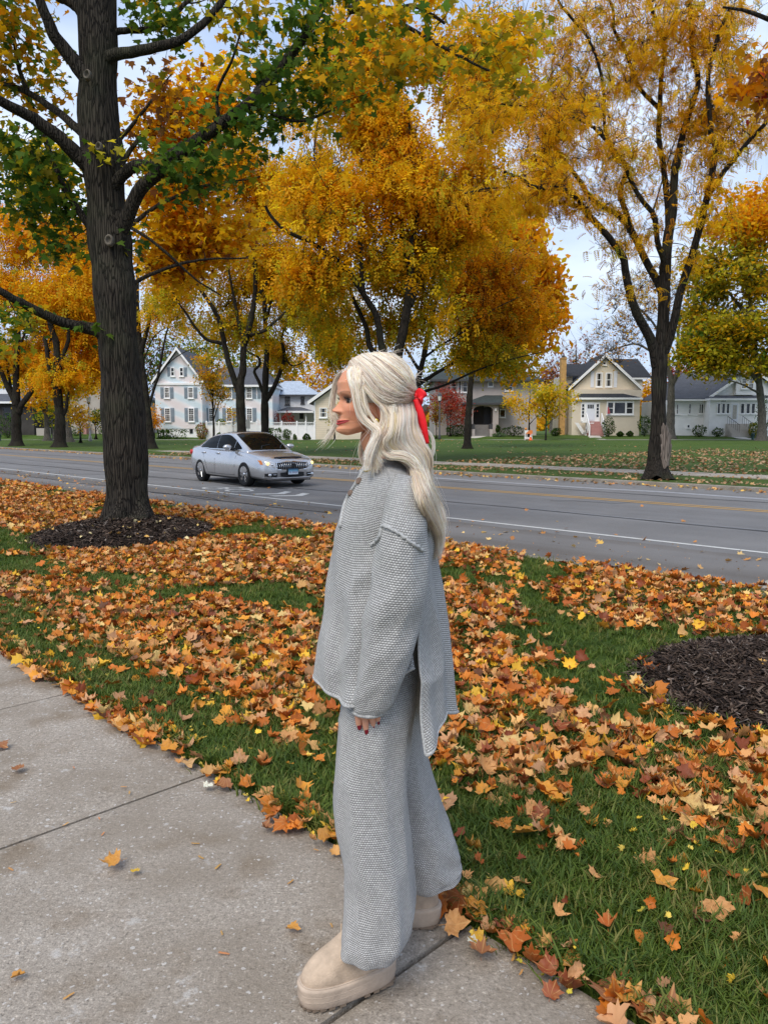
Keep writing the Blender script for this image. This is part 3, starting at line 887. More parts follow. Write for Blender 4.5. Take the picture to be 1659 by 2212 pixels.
# ------------------------------------------------------------------ honey locust across the street, right
LOC = [(GOLD, 5), (YEL, 5), (AMB, 1.5), (LIM, 1)]
Y = 22.2
b0 = G(1418, 1036)
t2_trunk = [([(b0.x, b0.y, -0.05)] + LP(Y, (1418, 990, 0), (1421, 930, 0), (1422, 850, 0), (1425, 760, 0), (1432, 700, 0), (1435, 600, 0), (1440, 525, 0), (1451, 461, 0), (1458, 365, 0)), 0.27, 0.10)]
t2_limbs = [
    (LP(Y, (1420, 790, 0), (1407, 737, -.1), (1384, 695, -.3), (1365, 647, -.5), (1352, 590, -.6), (1349, 554, -.7), (1330, 525, -.8), (1304, 493, -1), (1269, 455, -1.3), (1253, 426, -1.4), (1234, 415, -1.6), (1208, 405, -1.8), (1176, 407, -2), (1147, 401, -2.2), (1128, 386, -2.4), (1090, 372, -2.6)), 0.14, 0.035),
    (LP(Y, (1269, 452, -1.3), (1240, 445, -1.2), (1192, 436, -1.2), (1160, 426, -1.2), (1128, 412, -1.1), (1060, 408, -1), (1000, 420, -1)), 0.055, 0.02),
    (LP(Y, (1434, 640, 0), (1426, 621, .2), (1407, 589, .4), (1384, 545, .7), (1365, 503, .9), (1339, 471, 1.1), (1320, 458, 1.2), (1291, 442, 1.3), (1266, 417, 1.4), (1247, 388, 1.5), (1221, 353, 1.6), (1198, 324, 1.7), (1176, 289, 1.8), (1150, 240, 1.9), (1140, 200, 2)), 0.125, 0.035),
    (LP(Y, (1362, 500, .9), (1352, 458, .7), (1339, 426, .6), (1343, 397, .5), (1355, 359, .5), (1330, 346, .5), (1320, 330, .5), (1307, 295, .4), (1301, 253, .4), (1299, 175, .3), (1269, 80, .2), (1210, 10, 0), (1180, -60, 0)), 0.085, 0.03),
    (LP(Y, (1432, 590, 0), (1429, 557, -.2), (1416, 519, -.4), (1407, 465, -.6), (1384, 436, -.8), (1365, 407, -.9), (1352, 378, -1), (1336, 343, -1.1), (1300, 300, -1.3), (1270, 270, -1.4), (1230, 250, -1.5)), 0.09, 0.03),
    (LP(Y, (1458, 365, 0), (1470, 301, -.1), (1483, 253, -.2), (1494, 220, -.2), (1504, 175, -.2), (1489, 100, -.2), (1484, 0, -.2), (1480, -90, 0)), 0.10, 0.05),
    (LP(Y, (1440, 525, .1), (1443, 493, .3), (1440, 429, .5), (1435, 365, .6), (1426, 301, .7), (1429, 240, .8), (1434, 150, .9), (1439, 100, .9), (1410, 20, 1), (1385, -60, 1)), 0.10, 0.05),
    (LP(Y, (1429, 240, .8), (1379, 185, .6), (1354, 115, .5), (1329, 65, .4), (1324, 10, .3), (1290, -50, .2)), 0.06, 0.03),
    (LP(Y, (1432, 760, 0), (1448, 717, -.1), (1464, 637, -.3), (1490, 557, -.6), (1512, 477, -.8), (1528, 413, -1), (1538, 365, -1), (1544, 321, -1), (1535, 295, -1), (1528, 237, -1), (1524, 165, -1), (1540, 90, -1), (1570, 20, -1)), 0.125, 0.045),
    (LP(Y, (1526, 418, -1), (1538, 410, -1.1), (1563, 369, -1.2), (1592, 330, -1.4), (1624, 295, -1.6), (1653, 263, -1.8), (1700, 215, -2)), 0.075, 0.045),
    (LP(Y, (1407, 465, 0), (1460, 300, .5), (1500, 260, .6), (1560, 240, .8)), 0.02, 0.01),
    (LP(Y, (1528, 237, -1), (1560, 210, -.8), (1590, 170, -.6), (1610, 120, -.6)), 0.04, 0.015),
    (LP(Y, (1301, 253, .4), (1240, 235, .5), (1180, 230, .6), (1110, 228, .8), (1050, 225, 1)), 0.05, 0.015),
]
t2_lobes = [LB(Y, 1180, 300, 0, 110, 110, 2.2, 120, LOC, .42), LB(Y, 1120, 390, -1, 90, 60, 1.8, 60, LOC, .40), LB(Y, 1250, 120, .3, 140, 120, 2.2, 130, LOC, .45), LB(Y, 1420, 80, .3, 120, 90, 2, 84, LOC, .46),
            LB(Y, 1560, 60, 0, 80, 90, 2, 60, LOC, .45), LB(Y, 1600, 260, -1, 60, 70, 1.5, 40, LOC, .42), LB(Y, 1060, 250, .5, 90, 130, 2, 80, LOC, .42)]
make_tree('honey_locust', 'vase-shaped honey locust with a peeled bark scar at the far kerb', t2_trunk, t2_limbs, t2_lobes, M_BARK_LOCUST, SPRAY_NEAR, LOC, clump_r=0.21, per=12, size=0.25, hang=0.45, sides=18, seed=11, bare=3, twig_r=.8, near_limb=(560, (.36, .36, .27), .2))
t2 = bpy.data.objects['honey_locust']
# bare wood where the bark has split away
M_SPLIT = bark_material('split_wood', (0.06, 0.048, 0.04), (0.20, 0.165, 0.14), 0.6, 0.02)
rings = []
for k in range(15):
    t = k / 14
    c = P(1427 + 3 * math.sin(t * 3), 1008 - 92 * t, Y) - t2.location
    w = 0.17 * math.sin(math.pi * (0.12 + 0.83 * t)) ** 0.6 + 0.015 * math.sin(k * 2.1)
    rings.append([c + Vector((w * u + 0.02, -0.31 + 0.10 * u * u - 0.06 * (1 - t) ** 4, 0.05 * math.sin(k * 1.7 + u * 3))) for u in (-1, -.6, -.2, .2, .6, 1)])
MB().loft(rings, cap=False, closed=False).build('split_bark', M_SPLIT, t2, smooth_=True)

# ------------------------------------------------------------------ dense yellow locusts along the far kerb
DENSE = [(YEL, 6), (GOLD, 4), (ORG, 1), (LIM, 1.5)]
LOWER = [(OLV, 3), (LIM, 3), (GOLD, 4), (YEL, 2)]
FIRE = [(ORG, 5), (YEL, 4), (AMB, 1)]
def dense(nm, label, Y, trunk, limbs, lobes, r, seed, per=22, size=0.30, clump=0.48, more=1.12, pal=DENSE, bark=M_BARK_LOCUST, leaf=SPRAY_MID, hang=0.7, **kw):
    lobes = [((c[0], c[1] + .45 * q[1], c[2]), (q[0] * 1.05, q[1] * .8, q[2] * 1.05), int(k * more), pl, g + .03) for c, q, k, pl, g in lobes]
    return make_tree(nm, label, [(trunk, r[0], r[1])], limbs, lobes, bark, leaf, pal, clump_r=clump, per=int(per * .95), size=size * 1.5, hang=hang, sides=12, seed=seed, bare=kw.pop('bare', 2), twig_r=kw.pop('twig_r', 1.2), group='autumn trees along the street', **kw)

Y = 30
b0 = P(855, 900, Y)
dense('honey_locust', 'many-stemmed golden locust rising right behind the blonde head', Y,
      [(b0.x, Y, -0.05)] + LP(Y, (853, 900, 0), (852, 820, 0), (858, 770, 0), (872, 707, 0), (882, 642, 0), (886, 571, 0), (886, 524, 0)),
      [(LP(Y, (852, 810, 0), (825, 753, -.2), (814, 685, -.4), (793, 649, -.6), (775, 621, -.8), (743, 578, -1), (707, 549, -1.3), (671, 524, -1.6), (618, 499, -2), (585, 467, -2.2), (571, 442, -2.4)), 0.15, 0.05),
       (LP(Y, (784, 630, -.7), (780, 556, -.5), (779, 528, -.5), (757, 506, -.4), (736, 478, -.3), (714, 456, -.2), (686, 413, 0)), 0.085, 0.03),
       (LP(Y, (886, 524, 0), (897, 492, .1), (900, 420, .2), (890, 330, .3), (880, 200, .4)), 0.09, 0.03),
       (LP(Y, (880, 560, 0), (870, 517, .2), (868, 460, .3), (850, 380, .4), (845, 260, .5)), 0.08, 0.03),
       (LP(Y, (886, 660, 0), (911, 592, .5), (940, 567, .8), (986, 528, 1.2), (1029, 485, 1.5), (1065, 438, 1.8)), 0.09, 0.03),
       (LP(Y, (852, 800, 0), (800, 753, .4), (789, 707, .8), (764, 649, 1.2), (743, 599, 1.6), (730, 540, 2), (700, 480, 2.3)), 0.13, 0.04),
       (LP(Y, (700, 450, 0), (680, 330, .4), (700, 200, .6)), 0.05, 0.02), (LP(Y, (1000, 515, 1.3), (1010, 400, 1), (1000, 250, 1)), 0.05, 0.02)],
      [LB(Y, 660, 450, -1.5, 100, 95, 2.4, 80, DENSE, .40), LB(Y, 760, 400, 0, 110, 110, 2.6, 96, DENSE, .40), LB(Y, 890, 400, 0, 120, 110, 2.6, 105, DENSE, .40), LB(Y, 1000, 440, 1, 100, 110, 2.6, 96, DENSE, .4),
       LB(Y, 720, 240, 0, 120, 110, 2.6, 92, DENSE, .42), LB(Y, 880, 220, .3, 130, 120, 2.6, 105, DENSE, .42), LB(Y, 1030, 250, .6, 110, 120, 2.6, 92, DENSE, .42), LB(Y, 800, 60, .3, 180, 70, 2.6, 74, DENSE, .45), LB(Y, 1020, 60, .3, 140, 80, 2.6, 74, DENSE, .45),
       LB(Y, 820, 560, 0, 140, 60, 2.2, 44, LOWER, .48), LB(Y, 700, 590, -.5, 90, 50, 2, 34, LOWER, .48), LB(Y, 950, 560, .8, 90, 60, 2.2, 36, LOWER, .48), LB(Y, 720, 660, .5, 80, 50, 2.2, 30, LOWER, .48), LB(Y, 800, 680, .5, 60, 50, 2, 16, LOWER, .5), LB(Y, 950, 680, 1, 80, 60, 2.2, 30, LOWER, .48), LB(Y, 640, 560, -1, 60, 60, 2, 26, DENSE, .45)],
      (0.26, 0.12), 21)

Y = 37
b0 = P(905, 900, Y)
AMBR = [(GOLD, 4), (ORG, 3), (AMB, 3), (OLV, 1)]
dense('honey_locust', 'amber tree with long low branches above the stucco house porch', Y,
      [(b0.x, Y, -0.05)] + LP(Y, (904, 890, 0), (903, 830, 0), (915, 770, 0), (930, 700, 0), (950, 620, 0)),
      [(LP(Y, (903, 830, 0), (958, 796, .3), (1029, 757, .6), (1083, 717, .9), (1158, 653, 1.2)), 0.11, 0.025),
       (LP(Y, (904, 850, 0), (968, 828, -.4), (1029, 800, -.8), (1101, 775, -1.2), (1170, 760, -1.5)), 0.07, 0.02),
       (LP(Y, (912, 775, 0), (960, 740, -.3), (1000, 715, -.5), (1060, 670, -.8), (1120, 640, -1)), 0.06, 0.02),
       (LP(Y, (925, 715, 0), (990, 640, .6), (1040, 590, .9), (1090, 540, 1)), 0.09, 0.03), (LP(Y, (906, 800, 0), (870, 740, .4), (850, 690, .6), (830, 640, .8)), 0.08, 0.03), (LP(Y, (950, 620, 0), (960, 560, 0), (990, 490, .3)), 0.08, 0.03)],
      [LB(Y, 1040, 620, .5, 110, 80, 2.6, 80, AMBR, .45), LB(Y, 1120, 690, .5, 85, 70, 2.4, 60, AMBR, .45), LB(Y, 1000, 740, 0, 110, 45, 2.2, 46, LOWER, .46), LB(Y, 1100, 770, -.5, 80, 30, 2, 30, LOWER, .46), LB(Y, 950, 640, .3, 80, 70, 2.2, 34, AMBR, .48), LB(Y, 1080, 540, .6, 90, 60, 2.2, 50, AMBR, .45), LB(Y, 900, 740, 0, 60, 40, 2, 16, LOWER, .48), LB(Y, 1030, 690, 0, 100, 50, 2.4, 40, AMBR, .46)],
      (0.2, 0.08), 22, per=18)
Y = 52
b0 = P(1010, 900, Y)
dense('maple_tree', 'flame-orange round crown edging the open sky', Y, [(b0.x, Y, 0)] + LP(Y, (1012, 890, 0), (1020, 800, 0), (1040, 700, 0), (1060, 600, 0)),
      [(LP(Y, (1040, 700, 0), (1090, 640, .4), (1140, 590, .6)), 0.12, 0.04), (LP(Y, (1025, 760, 0), (1090, 720, 0), (1160, 690, 0)), 0.12, 0.04), (LP(Y, (1050, 640, 0), (1080, 560, 0), (1110, 480, 0)), 0.12, 0.04)],
      [LB(Y, 1105, 500, 0, 75, 60, 3.2, 60, FIRE, .38), LB(Y, 1150, 600, 0, 50, 60, 3, 44, FIRE, .4), LB(Y, 1165, 690, 0, 52, 60, 3, 50, FIRE, .4), LB(Y, 1060, 600, 1, 70, 80, 3.2, 44, FIRE, .42), LB(Y, 1090, 760, 0, 75, 45, 3, 46, FIRE, .42)],
      (0.26, 0.12), 23, per=26, size=0.36, clump=0.6, leaf=DIAMOND)

Y = 38
b0 = P(521, 930, Y)
dense('honey_locust', 'forked dark-trunked locust directly behind the silver car', Y, [(b0.x, Y, -0.05)] + LP(Y, (522, 926, 0), (519, 841, 0), (522, 815, 0), (525, 803, 0), (527, 753, 0), (537, 715, 0), (549, 653, 0), (552, 590, 0), (545, 520, 0)),
      [(LP(Y, (519, 850, 0), (511, 833, 0), (494, 783, -.2), (484, 736, -.3), (472, 690, -.4), (452, 653, -.6), (425, 610, -.8), (408, 590, -1)), 0.18, 0.07),
       (LP(Y, (540, 725, 0), (549, 720, 0), (572, 713, .2), (592, 695, .4), (615, 675, .6), (650, 640, .9), (680, 620, 1.2)), 0.11, 0.03),
       (LP(Y, (488, 745, -.2), (477, 741, -.3), (447, 733, -.5), (427, 710, -.8), (402, 673, -1), (389, 653, -1.2), (370, 610, -1.4)), 0.11, 0.03),
       (LP(Y, (530, 740, 0), (515, 690, .4), (500, 620, .6), (490, 560, .7)), 0.12, 0.04), (LP(Y, (549, 653, 0), (590, 590, .4), (620, 530, .7)), 0.1, 0.03)],
      [LB(Y, 440, 470, -.5, 120, 110, 2.8, 90, DENSE, .42), LB(Y, 560, 470, 0, 110, 110, 2.8, 86, DENSE, .42), LB(Y, 640, 560, .8, 90, 80, 2.6, 56, DENSE, .45), LB(Y, 480, 350, 0, 140, 90, 2.8, 70, DENSE, .42), LB(Y, 610, 330, 0, 100, 100, 2.8, 60, DENSE, .42),
       LB(Y, 500, 610, 0, 90, 45, 2.2, 26, LOWER, .5), LB(Y, 620, 660, .6, 80, 40, 2.2, 26, LOWER, .48), LB(Y, 690, 720, 1, 70, 40, 2, 24, LOWER, .46), LB(Y, 390, 640, -1, 50, 40, 2, 16, LOWER, .5), LB(Y, 560, 690, .5, 60, 40, 2, 20, LOWER, .48), LB(Y, 480, 680, 0, 60, 50, 2, 18, LOWER, .5), LB(Y, 370, 560, -.5, 70, 70, 2.4, 40, DENSE, .44)],
      (0.26, 0.09), 24)
Y = 45
b0 = P(573, 930, Y)
dense('honey_locust', 'slimmer crooked locust with a kinked side stem, second trunk behind the car', Y, [(b0.x, Y, -0.02)] + LP(Y, (573, 926, 0), (572, 866, 0), (574, 816, 0), (577, 753, 0), (572, 678, 0), (575, 600, 0)),
      [(LP(Y, (572, 855, 0), (561, 828, 0), (549, 803, 0), (561, 788, -.1), (560, 776, -.1), (552, 770, -.2), (537, 763, -.3), (520, 740, -.4)), 0.11, 0.05),
       (LP(Y, (574, 862, 0), (587, 843, .1), (604, 803, .3), (613, 773, .4), (610, 745, .4), (607, 735, .5), (617, 703, .5), (640, 680, .7), (660, 640, .9)), 0.16, 0.05),
       (LP(Y, (613, 770, .4), (630, 790, .4), (650, 785, .4), (665, 770, .4)), 0.06, 0.02), (LP(Y, (572, 700, 0), (600, 620, .5), (640, 560, .8)), 0.1, 0.03)],
      [LB(Y, 640, 640, .5, 90, 60, 2.6, 52, LOWER, .45), LB(Y, 690, 740, 1, 60, 60, 2.6, 46, [(OLV, 4), (GOLD, 3), (LIM, 2)], .42), LB(Y, 640, 750, .5, 60, 50, 2.4, 34, LOWER, .45), LB(Y, 700, 640, 1, 60, 60, 2.6, 40, DENSE, .42), LB(Y, 590, 560, 0, 90, 70, 2.6, 44, DENSE, .42)],
      (0.28, 0.1), 25, per=20)
Y = 52
b0 = P(326, 965, Y)
dense('honey_locust', 'slender half-bare locust beside the big trunk, before the pastel house', Y, [(b0.x, Y, land(b0.x, Y) - 0.05)] + LP(Y, (323, 930, 0), (319, 895, 0), (314, 840, 0), (308, 794, 0), (302, 732, 0), (297, 644, 0), (300, 560, 0)),
      [(LP(Y, (320, 890, 0), (328, 857, 0), (343, 807, 0), (356, 734, 0), (370, 690, 0), (400, 670, 0)), 0.12, 0.03), (LP(Y, (305, 760, 0), (321, 702, -.2), (333, 644, -.4), (338, 604, -.5), (345, 560, -.6)), 0.17, 0.06),
       (LP(Y, (325, 870, 0), (352, 800, .4), (400, 760, .8), (440, 752, 1.2)), 0.05, 0.02), (LP(Y, (306, 790, 0), (340, 720, .5), (400, 700, .9), (430, 712, 1.1)), 0.05, 0.015), (LP(Y, (312, 830, 0), (335, 770, .4), (360, 750, .6), (410, 745, .9)), 0.04, 0.012)],
      [LB(Y, 350, 570, 0, 60, 70, 2.6, 40, DENSE, .46), LB(Y, 330, 660, 0, 40, 50, 2, 14, DENSE, .5), LB(Y, 390, 700, 0, 40, 30, 2, 9, DENSE, .5), LB(Y, 290, 650, 0, 40, 80, 2, 14, DENSE, .5), LB(Y, 440, 620, .5, 60, 60, 2, 18, LOWER, .5)],
      (0.34, 0.1), 26, per=18)
Y = 58
b0 = P(38, 962, Y)
HOT = [(ORG, 4), (YEL, 4), (GOLD, 3), (LIM, 1)]
dense('honey_locust', 'spreading golden locust with four upright limbs, farthest left at the kerb', Y, [(b0.x, Y, -0.05)] + LP(Y, (37, 930, 0), (36, 882, 0), (36, 857, 0), (36, 794, 0), (40, 732, 0), (44, 660, 0)),
      [(LP(Y, (36, 875, 0), (20, 839, 0), (5, 802, 0), (-15, 760, 0), (-30, 700, 0)), 0.25, 0.1), (LP(Y, (40, 890, 0), (48, 874, 0), (75, 832, .3), (97, 787, .6), (110, 740, .8), (118, 690, 1)), 0.26, 0.1), (LP(Y, (36, 860, 0), (27, 844, .3), (18, 800, .6), (10, 740, .8)), 0.16, 0.06), (LP(Y, (38, 760, 0), (56, 720, 0), (62, 680, 0)), 0.12, 0.05)],
      [LB(Y, 40, 620, 0, 100, 80, 4, 100, HOT, .40), LB(Y, 110, 680, .5, 60, 70, 3.5, 60, HOT, .42), LB(Y, 30, 740, 0, 70, 50, 3.5, 56, HOT, .42), LB(Y, 90, 780, 1, 60, 40, 3, 44, HOT, .44), LB(Y, 20, 510, 0, 90, 70, 4, 60, HOT, .42), LB(Y, 110, 540, 0, 70, 70, 3.5, 50, HOT, .42)],
      (0.42, 0.14), 27, per=28, size=0.40, clump=0.75)
Y = 55
b0 = P(131, 967, Y)
dense('honey_locust', 'golden locust with a hollow scar low on its trunk, left of the big maple', Y, [(b0.x, Y, -0.05)] + LP(Y, (131, 930, 0), (130, 895, 0), (124, 832, 0), (124, 799, 0), (123, 744, 0), (110, 702, 0), (100, 640, 0)),
      [(LP(Y, (126, 850, 0), (108, 794, 0), (98, 734, 0), (77, 724, .3), (60, 690, .5)), 0.2, 0.08), (LP(Y, (126, 810, 0), (135, 769, 0), (148, 732, 0), (148, 669, 0), (152, 600, 0)), 0.2, 0.08), (LP(Y, (133, 905, 0), (143, 882, 0), (150, 832, 0), (165, 800, .3)), 0.16, 0.05)],
      [LB(Y, 160, 620, 0, 55, 70, 3.5, 66, HOT, .42), LB(Y, 175, 720, .5, 45, 70, 3, 60, HOT, .42), LB(Y, 150, 810, .5, 50, 40, 3, 40, HOT, .44), LB(Y, 110, 620, 0, 60, 60, 3.5, 40, HOT, .42), LB(Y, 190, 800, .5, 30, 50, 2.5, 34, HOT, .42), LB(Y, 180, 500, 0, 60, 60, 3, 40, HOT, .44)],
      (0.42, 0.14), 28, per=28, size=0.40, clump=0.7)

# ------------------------------------------------------------------ yard trees
Y = 75
b0 = P(1644, 950, Y)
TOPY = [(ORG, 4), (YEL, 4), (GOLD, 3)]
OLIV = [(OLV, 4), (LIM, 5), (GOLD, 2), (GRN, .6)]
make_tree('shade_tree', 'large round tree turning from green to orange beside the white bungalow', [([(b0.x, Y, land(b0.x, Y) - .05)] + LP(Y, (1645, 900, 0), (1640, 840, 0), (1630, 760, 0), (1620, 660, 0), (1615, 560, 0)), 0.45, 0.15)],
          [(LP(Y, (1640, 830, 0), (1590, 770, -1), (1540, 740, -1.5)), 0.2, 0.05), (LP(Y, (1635, 790, 0), (1680, 720, 0), (1720, 650, 0)), 0.2, 0.05), (LP(Y, (1625, 700, 0), (1570, 630, 1), (1530, 600, 1.5)), 0.18, 0.05), (LP(Y, (1640, 850, 0), (1600, 830, -2), (1550, 815, -3)), 0.12, 0.04)],
          [LB(Y, 1595, 480, 0, 75, 60, 5, 90, TOPY, .38), LB(Y, 1660, 470, 0, 70, 70, 5, 60, TOPY, .38), LB(Y, 1555, 580, 0, 65, 60, 5, 80, OLIV, .46), LB(Y, 1640, 600, 0, 90, 80, 5.5, 90, OLIV, .46), LB(Y, 1540, 690, 0, 55, 60, 5, 70, OLIV, .46), LB(Y, 1620, 720, 0, 90, 70, 5.5, 100, OLIV, .46), LB(Y, 1560, 775, -1, 100, 35, 4.5, 90, OLIV, .46), LB(Y, 1500, 740, -1, 30, 30, 2.5, 16, OLIV, .4), LB(Y, 1700, 760, 0, 70, 80, 5, 50, OLIV, .4)],
          M_BARK_GREY, DIAMOND, OLIV, clump_r=0.80, per=44, size=0.46, hang=0.3, sides=12, seed=31, bare=2, twig_r=1.5, group='trees in the yards')
Y = 82
b0 = P(1447, 943, Y)
make_tree('shade_tree', 'nearly leafless grey forked tree standing behind the scarred locust', [([(b0.x, Y, land(b0.x, Y) - .05)] + LP(Y, (1448, 900, 0), (1449, 850, 0), (1449, 822, 0), (1443, 795, 0), (1438, 740, 0), (1430, 680, 0)), 0.5, 0.16)],
          [(LP(Y, (1449, 830, 0), (1460, 808, 0), (1464, 777, 0), (1462, 730, 0), (1470, 670, 0)), 0.3, 0.1), (LP(Y, (1442, 790, 0), (1400, 755, .5), (1370, 742, 1), (1330, 752, 1.2), (1300, 765, 1.5)), 0.16, 0.05), (LP(Y, (1440, 760, 0), (1410, 700, 0), (1370, 660, 0), (1350, 640, 0)), 0.16, 0.05), (LP(Y, (1463, 750, 0), (1490, 700, 0), (1500, 660, 0)), 0.16, 0.05)],
          [LB(Y, 1370, 650, 0, 70, 50, 5, 60, None, 0), LB(Y, 1340, 720, 1, 60, 40, 4, 50, None, 0), LB(Y, 1430, 620, 0, 60, 60, 4, 56, None, 0), LB(Y, 1480, 680, 0, 50, 60, 4, 40, None, 0), LB(Y, 1320, 770, 1, 60, 20, 3, 26, None, 0)],
          M_BARK_GREY, DIAMOND, [(AMB, 4), (GOLD, 3), (BRN, 3)], clump_r=0.7, per=5, size=0.34, sides=12, seed=32, bare=7, twig_r=1.7, group='trees in the yards')

def small_tree(nm, label, x, Y, yb, yt, w, pal, seed, per=26, n=46, size=0.22, r=0.09, clump=0.32, yc=None, vase=False, guard=False, bark=M_BARK_LOCUST, hang=0.3):
    b = P(x, yb, Y); gz = land(b.x, Y)
    k = Y / 1662
    t = P(x, yt, Y)
    H = t.z - gz
    c0 = yc or 0.42
    tr = [([(b.x, Y, gz - .03), (b.x + .03, Y, gz + H * .15), (b.x, Y, gz + H * .3), (b.x + .05, Y, gz + H * .6), (b.x, Y, gz + H * .85)], r, r * .25)]
    lim = []
    rg = random.Random(seed)
    for q in range(6):
        a = q * 1.05 + rg.random() * .5
        h0 = gz + H * (0.22 + .06 * q)
        e = (b.x + math.cos(a) * w * k * .6, Y + math.sin(a) * w * k * .6, h0 + H * (.35 if vase else .2))
        lim.append(([(b.x, Y, h0), (b.x + (e[0] - b.x) * .5, Y + (e[1] - Y) * .5, h0 + (e[2] - h0) * .6), e], r * .45, r * .12))
    zc = gz + H * (1 + c0) / 2
    lb = [((b.x, Y, zc), (w * k, w * k * .9, H * (1 - c0) / 2), n, pal, .3)]
    if vase:
        lb = [((b.x, Y, gz + H * .78), (w * k, w * k, H * .22), n // 2, pal, .25), ((b.x, Y, gz + H * .55), (w * k * .75, w * k * .75, H * .2), n // 2, pal, .3)]
    o = make_tree(nm, label, tr, lim, lb, bark, DIAMOND, pal, clump_r=clump, per=per, size=size, hang=hang, sides=10, seed=seed, group='trees in the yards', minz=0.4, base_z=gz, rough=0.01)
    if guard:
        mb = MB(); mb.tube([(0, 0, -0.02), (0, 0, 1.15)], [0.085, 0.075], 10)
        mb.build('trunk_guard', M_BLACK, o, smooth_=True)
    return o
M_BLACK = paint('black_plastic', (0.012, 0.012, 0.013), 0.5, 0.2)
small_tree('young_tree', 'vase-shaped young tree with bronze leaves before the pastel house', 462, 72, 938, 748, 50, [(OLV, 4), (AMB, 3), (GOLD, 3), (GRN, 1)], 41, per=30, n=90, size=0.24, vase=True, r=0.13, clump=0.34)
small_tree('young_tree', 'small yellow sapling with a black trunk guard near the left lamp post', 175, 66, 956, 850, 27, [(YEL, 4), (GOLD, 4), (AMB, 1)], 42, per=22, n=44, size=0.2, r=0.06, yc=.3, guard=True)
small_tree('young_tree', 'yellow yard tree standing at the stucco house shrubs', 1142, 84, 928, 818, 46, [(YEL, 4), (GOLD, 3), (LIM, 2)], 43, per=26, n=70, size=0.28, r=0.12, yc=.3, clump=.42)
small_tree('young_tree', 'lime-yellow sapling with a black trunk guard beside the traffic barricade', 1178, 77.3, 951, 815, 58, [(LIM, 4), (YEL, 4), (OLV, 1)], 44, per=26, n=96, size=0.28, r=0.08, yc=.32, guard=True, clump=.45)
small_tree('young_tree', 'thin yellow sapling just in front of the face, by the beige wall', 723, 76, 955, 868, 20, [(GOLD, 4), (OLV, 3), (LIM, 2)], 45, per=20, n=34, size=0.2, r=0.05, yc=.3, guard=True, clump=.3)
small_tree('japanese_maple', 'crimson maple bush beside the stucco house', 972, 86, 938, 842, 46, [(RED, 5), (PNK, 2), (BRN, 1)], 46, per=30, n=70, size=0.24, r=0.07, yc=.2, clump=.4)
small_tree('japanese_maple', 'pink-leaved maple rising over the crimson bush', 966, 90, 938, 826, 40, [(PNK, 5), (RED, 1)], 47, per=26, n=46, size=0.24, r=0.07, yc=.4, clump=.4)
small_tree('columnar_tree', 'narrow brown columnar shrub behind the black lamp post', 942, 82, 945, 872, 9, [(BRN, 4), (OLV, 2), (AMB, 1)], 48, per=26, n=28, size=0.2, r=0.06, yc=.05, clump=.25)
small_tree('young_tree', 'green-leaved dogwood between the left trunks', 118, 80, 945, 850, 40, [(LIM, 4), (GRN, 3), (OLV, 2)], 49, per=26, n=60, size=0.3, r=0.16, yc=.15, clump=.45, bark=M_BARK_GREY)
small_tree('shade_tree', 'grey-trunked yellow tree behind the left kerb trees', 103, 74, 950, 800, 70, HOT, 50, per=24, n=70, size=0.34, r=0.32, yc=.45, clump=.6, bark=M_BARK_GREY)
small_tree('shade_tree', 'thick grey trunk half hidden by the hollow-scarred locust', 148, 69, 954, 790, 60, HOT, 51, per=24, n=56, size=0.34, r=0.42, yc=.5, clump=.6, bark=M_BARK_GREY)
small_tree('young_tree', 'small dark tree by the left lamp post lawn', 208, 80, 948, 868, 26, [(DGR, 3), (OLV, 3), (AMB, 1)], 52, per=22, n=34, size=0.24, r=0.09, yc=.4, clump=.35)
small_tree('young_tree', 'orange shrub-like tree at the corner of the pastel house', 334, 82, 938, 868, 15, [(ORG, 4), (AMB, 3)], 53, per=22, n=24, size=0.22, r=0.05, yc=.15, clump=.3)
small_tree('young_tree', 'pale yellow sapling against the white fence', 505, 80, 940, 880, 22, [(AMB, 3), (GOLD, 3), (LIM, 2)], 54, per=10, n=30, size=0.2, r=0.05, yc=.3, clump=.3)
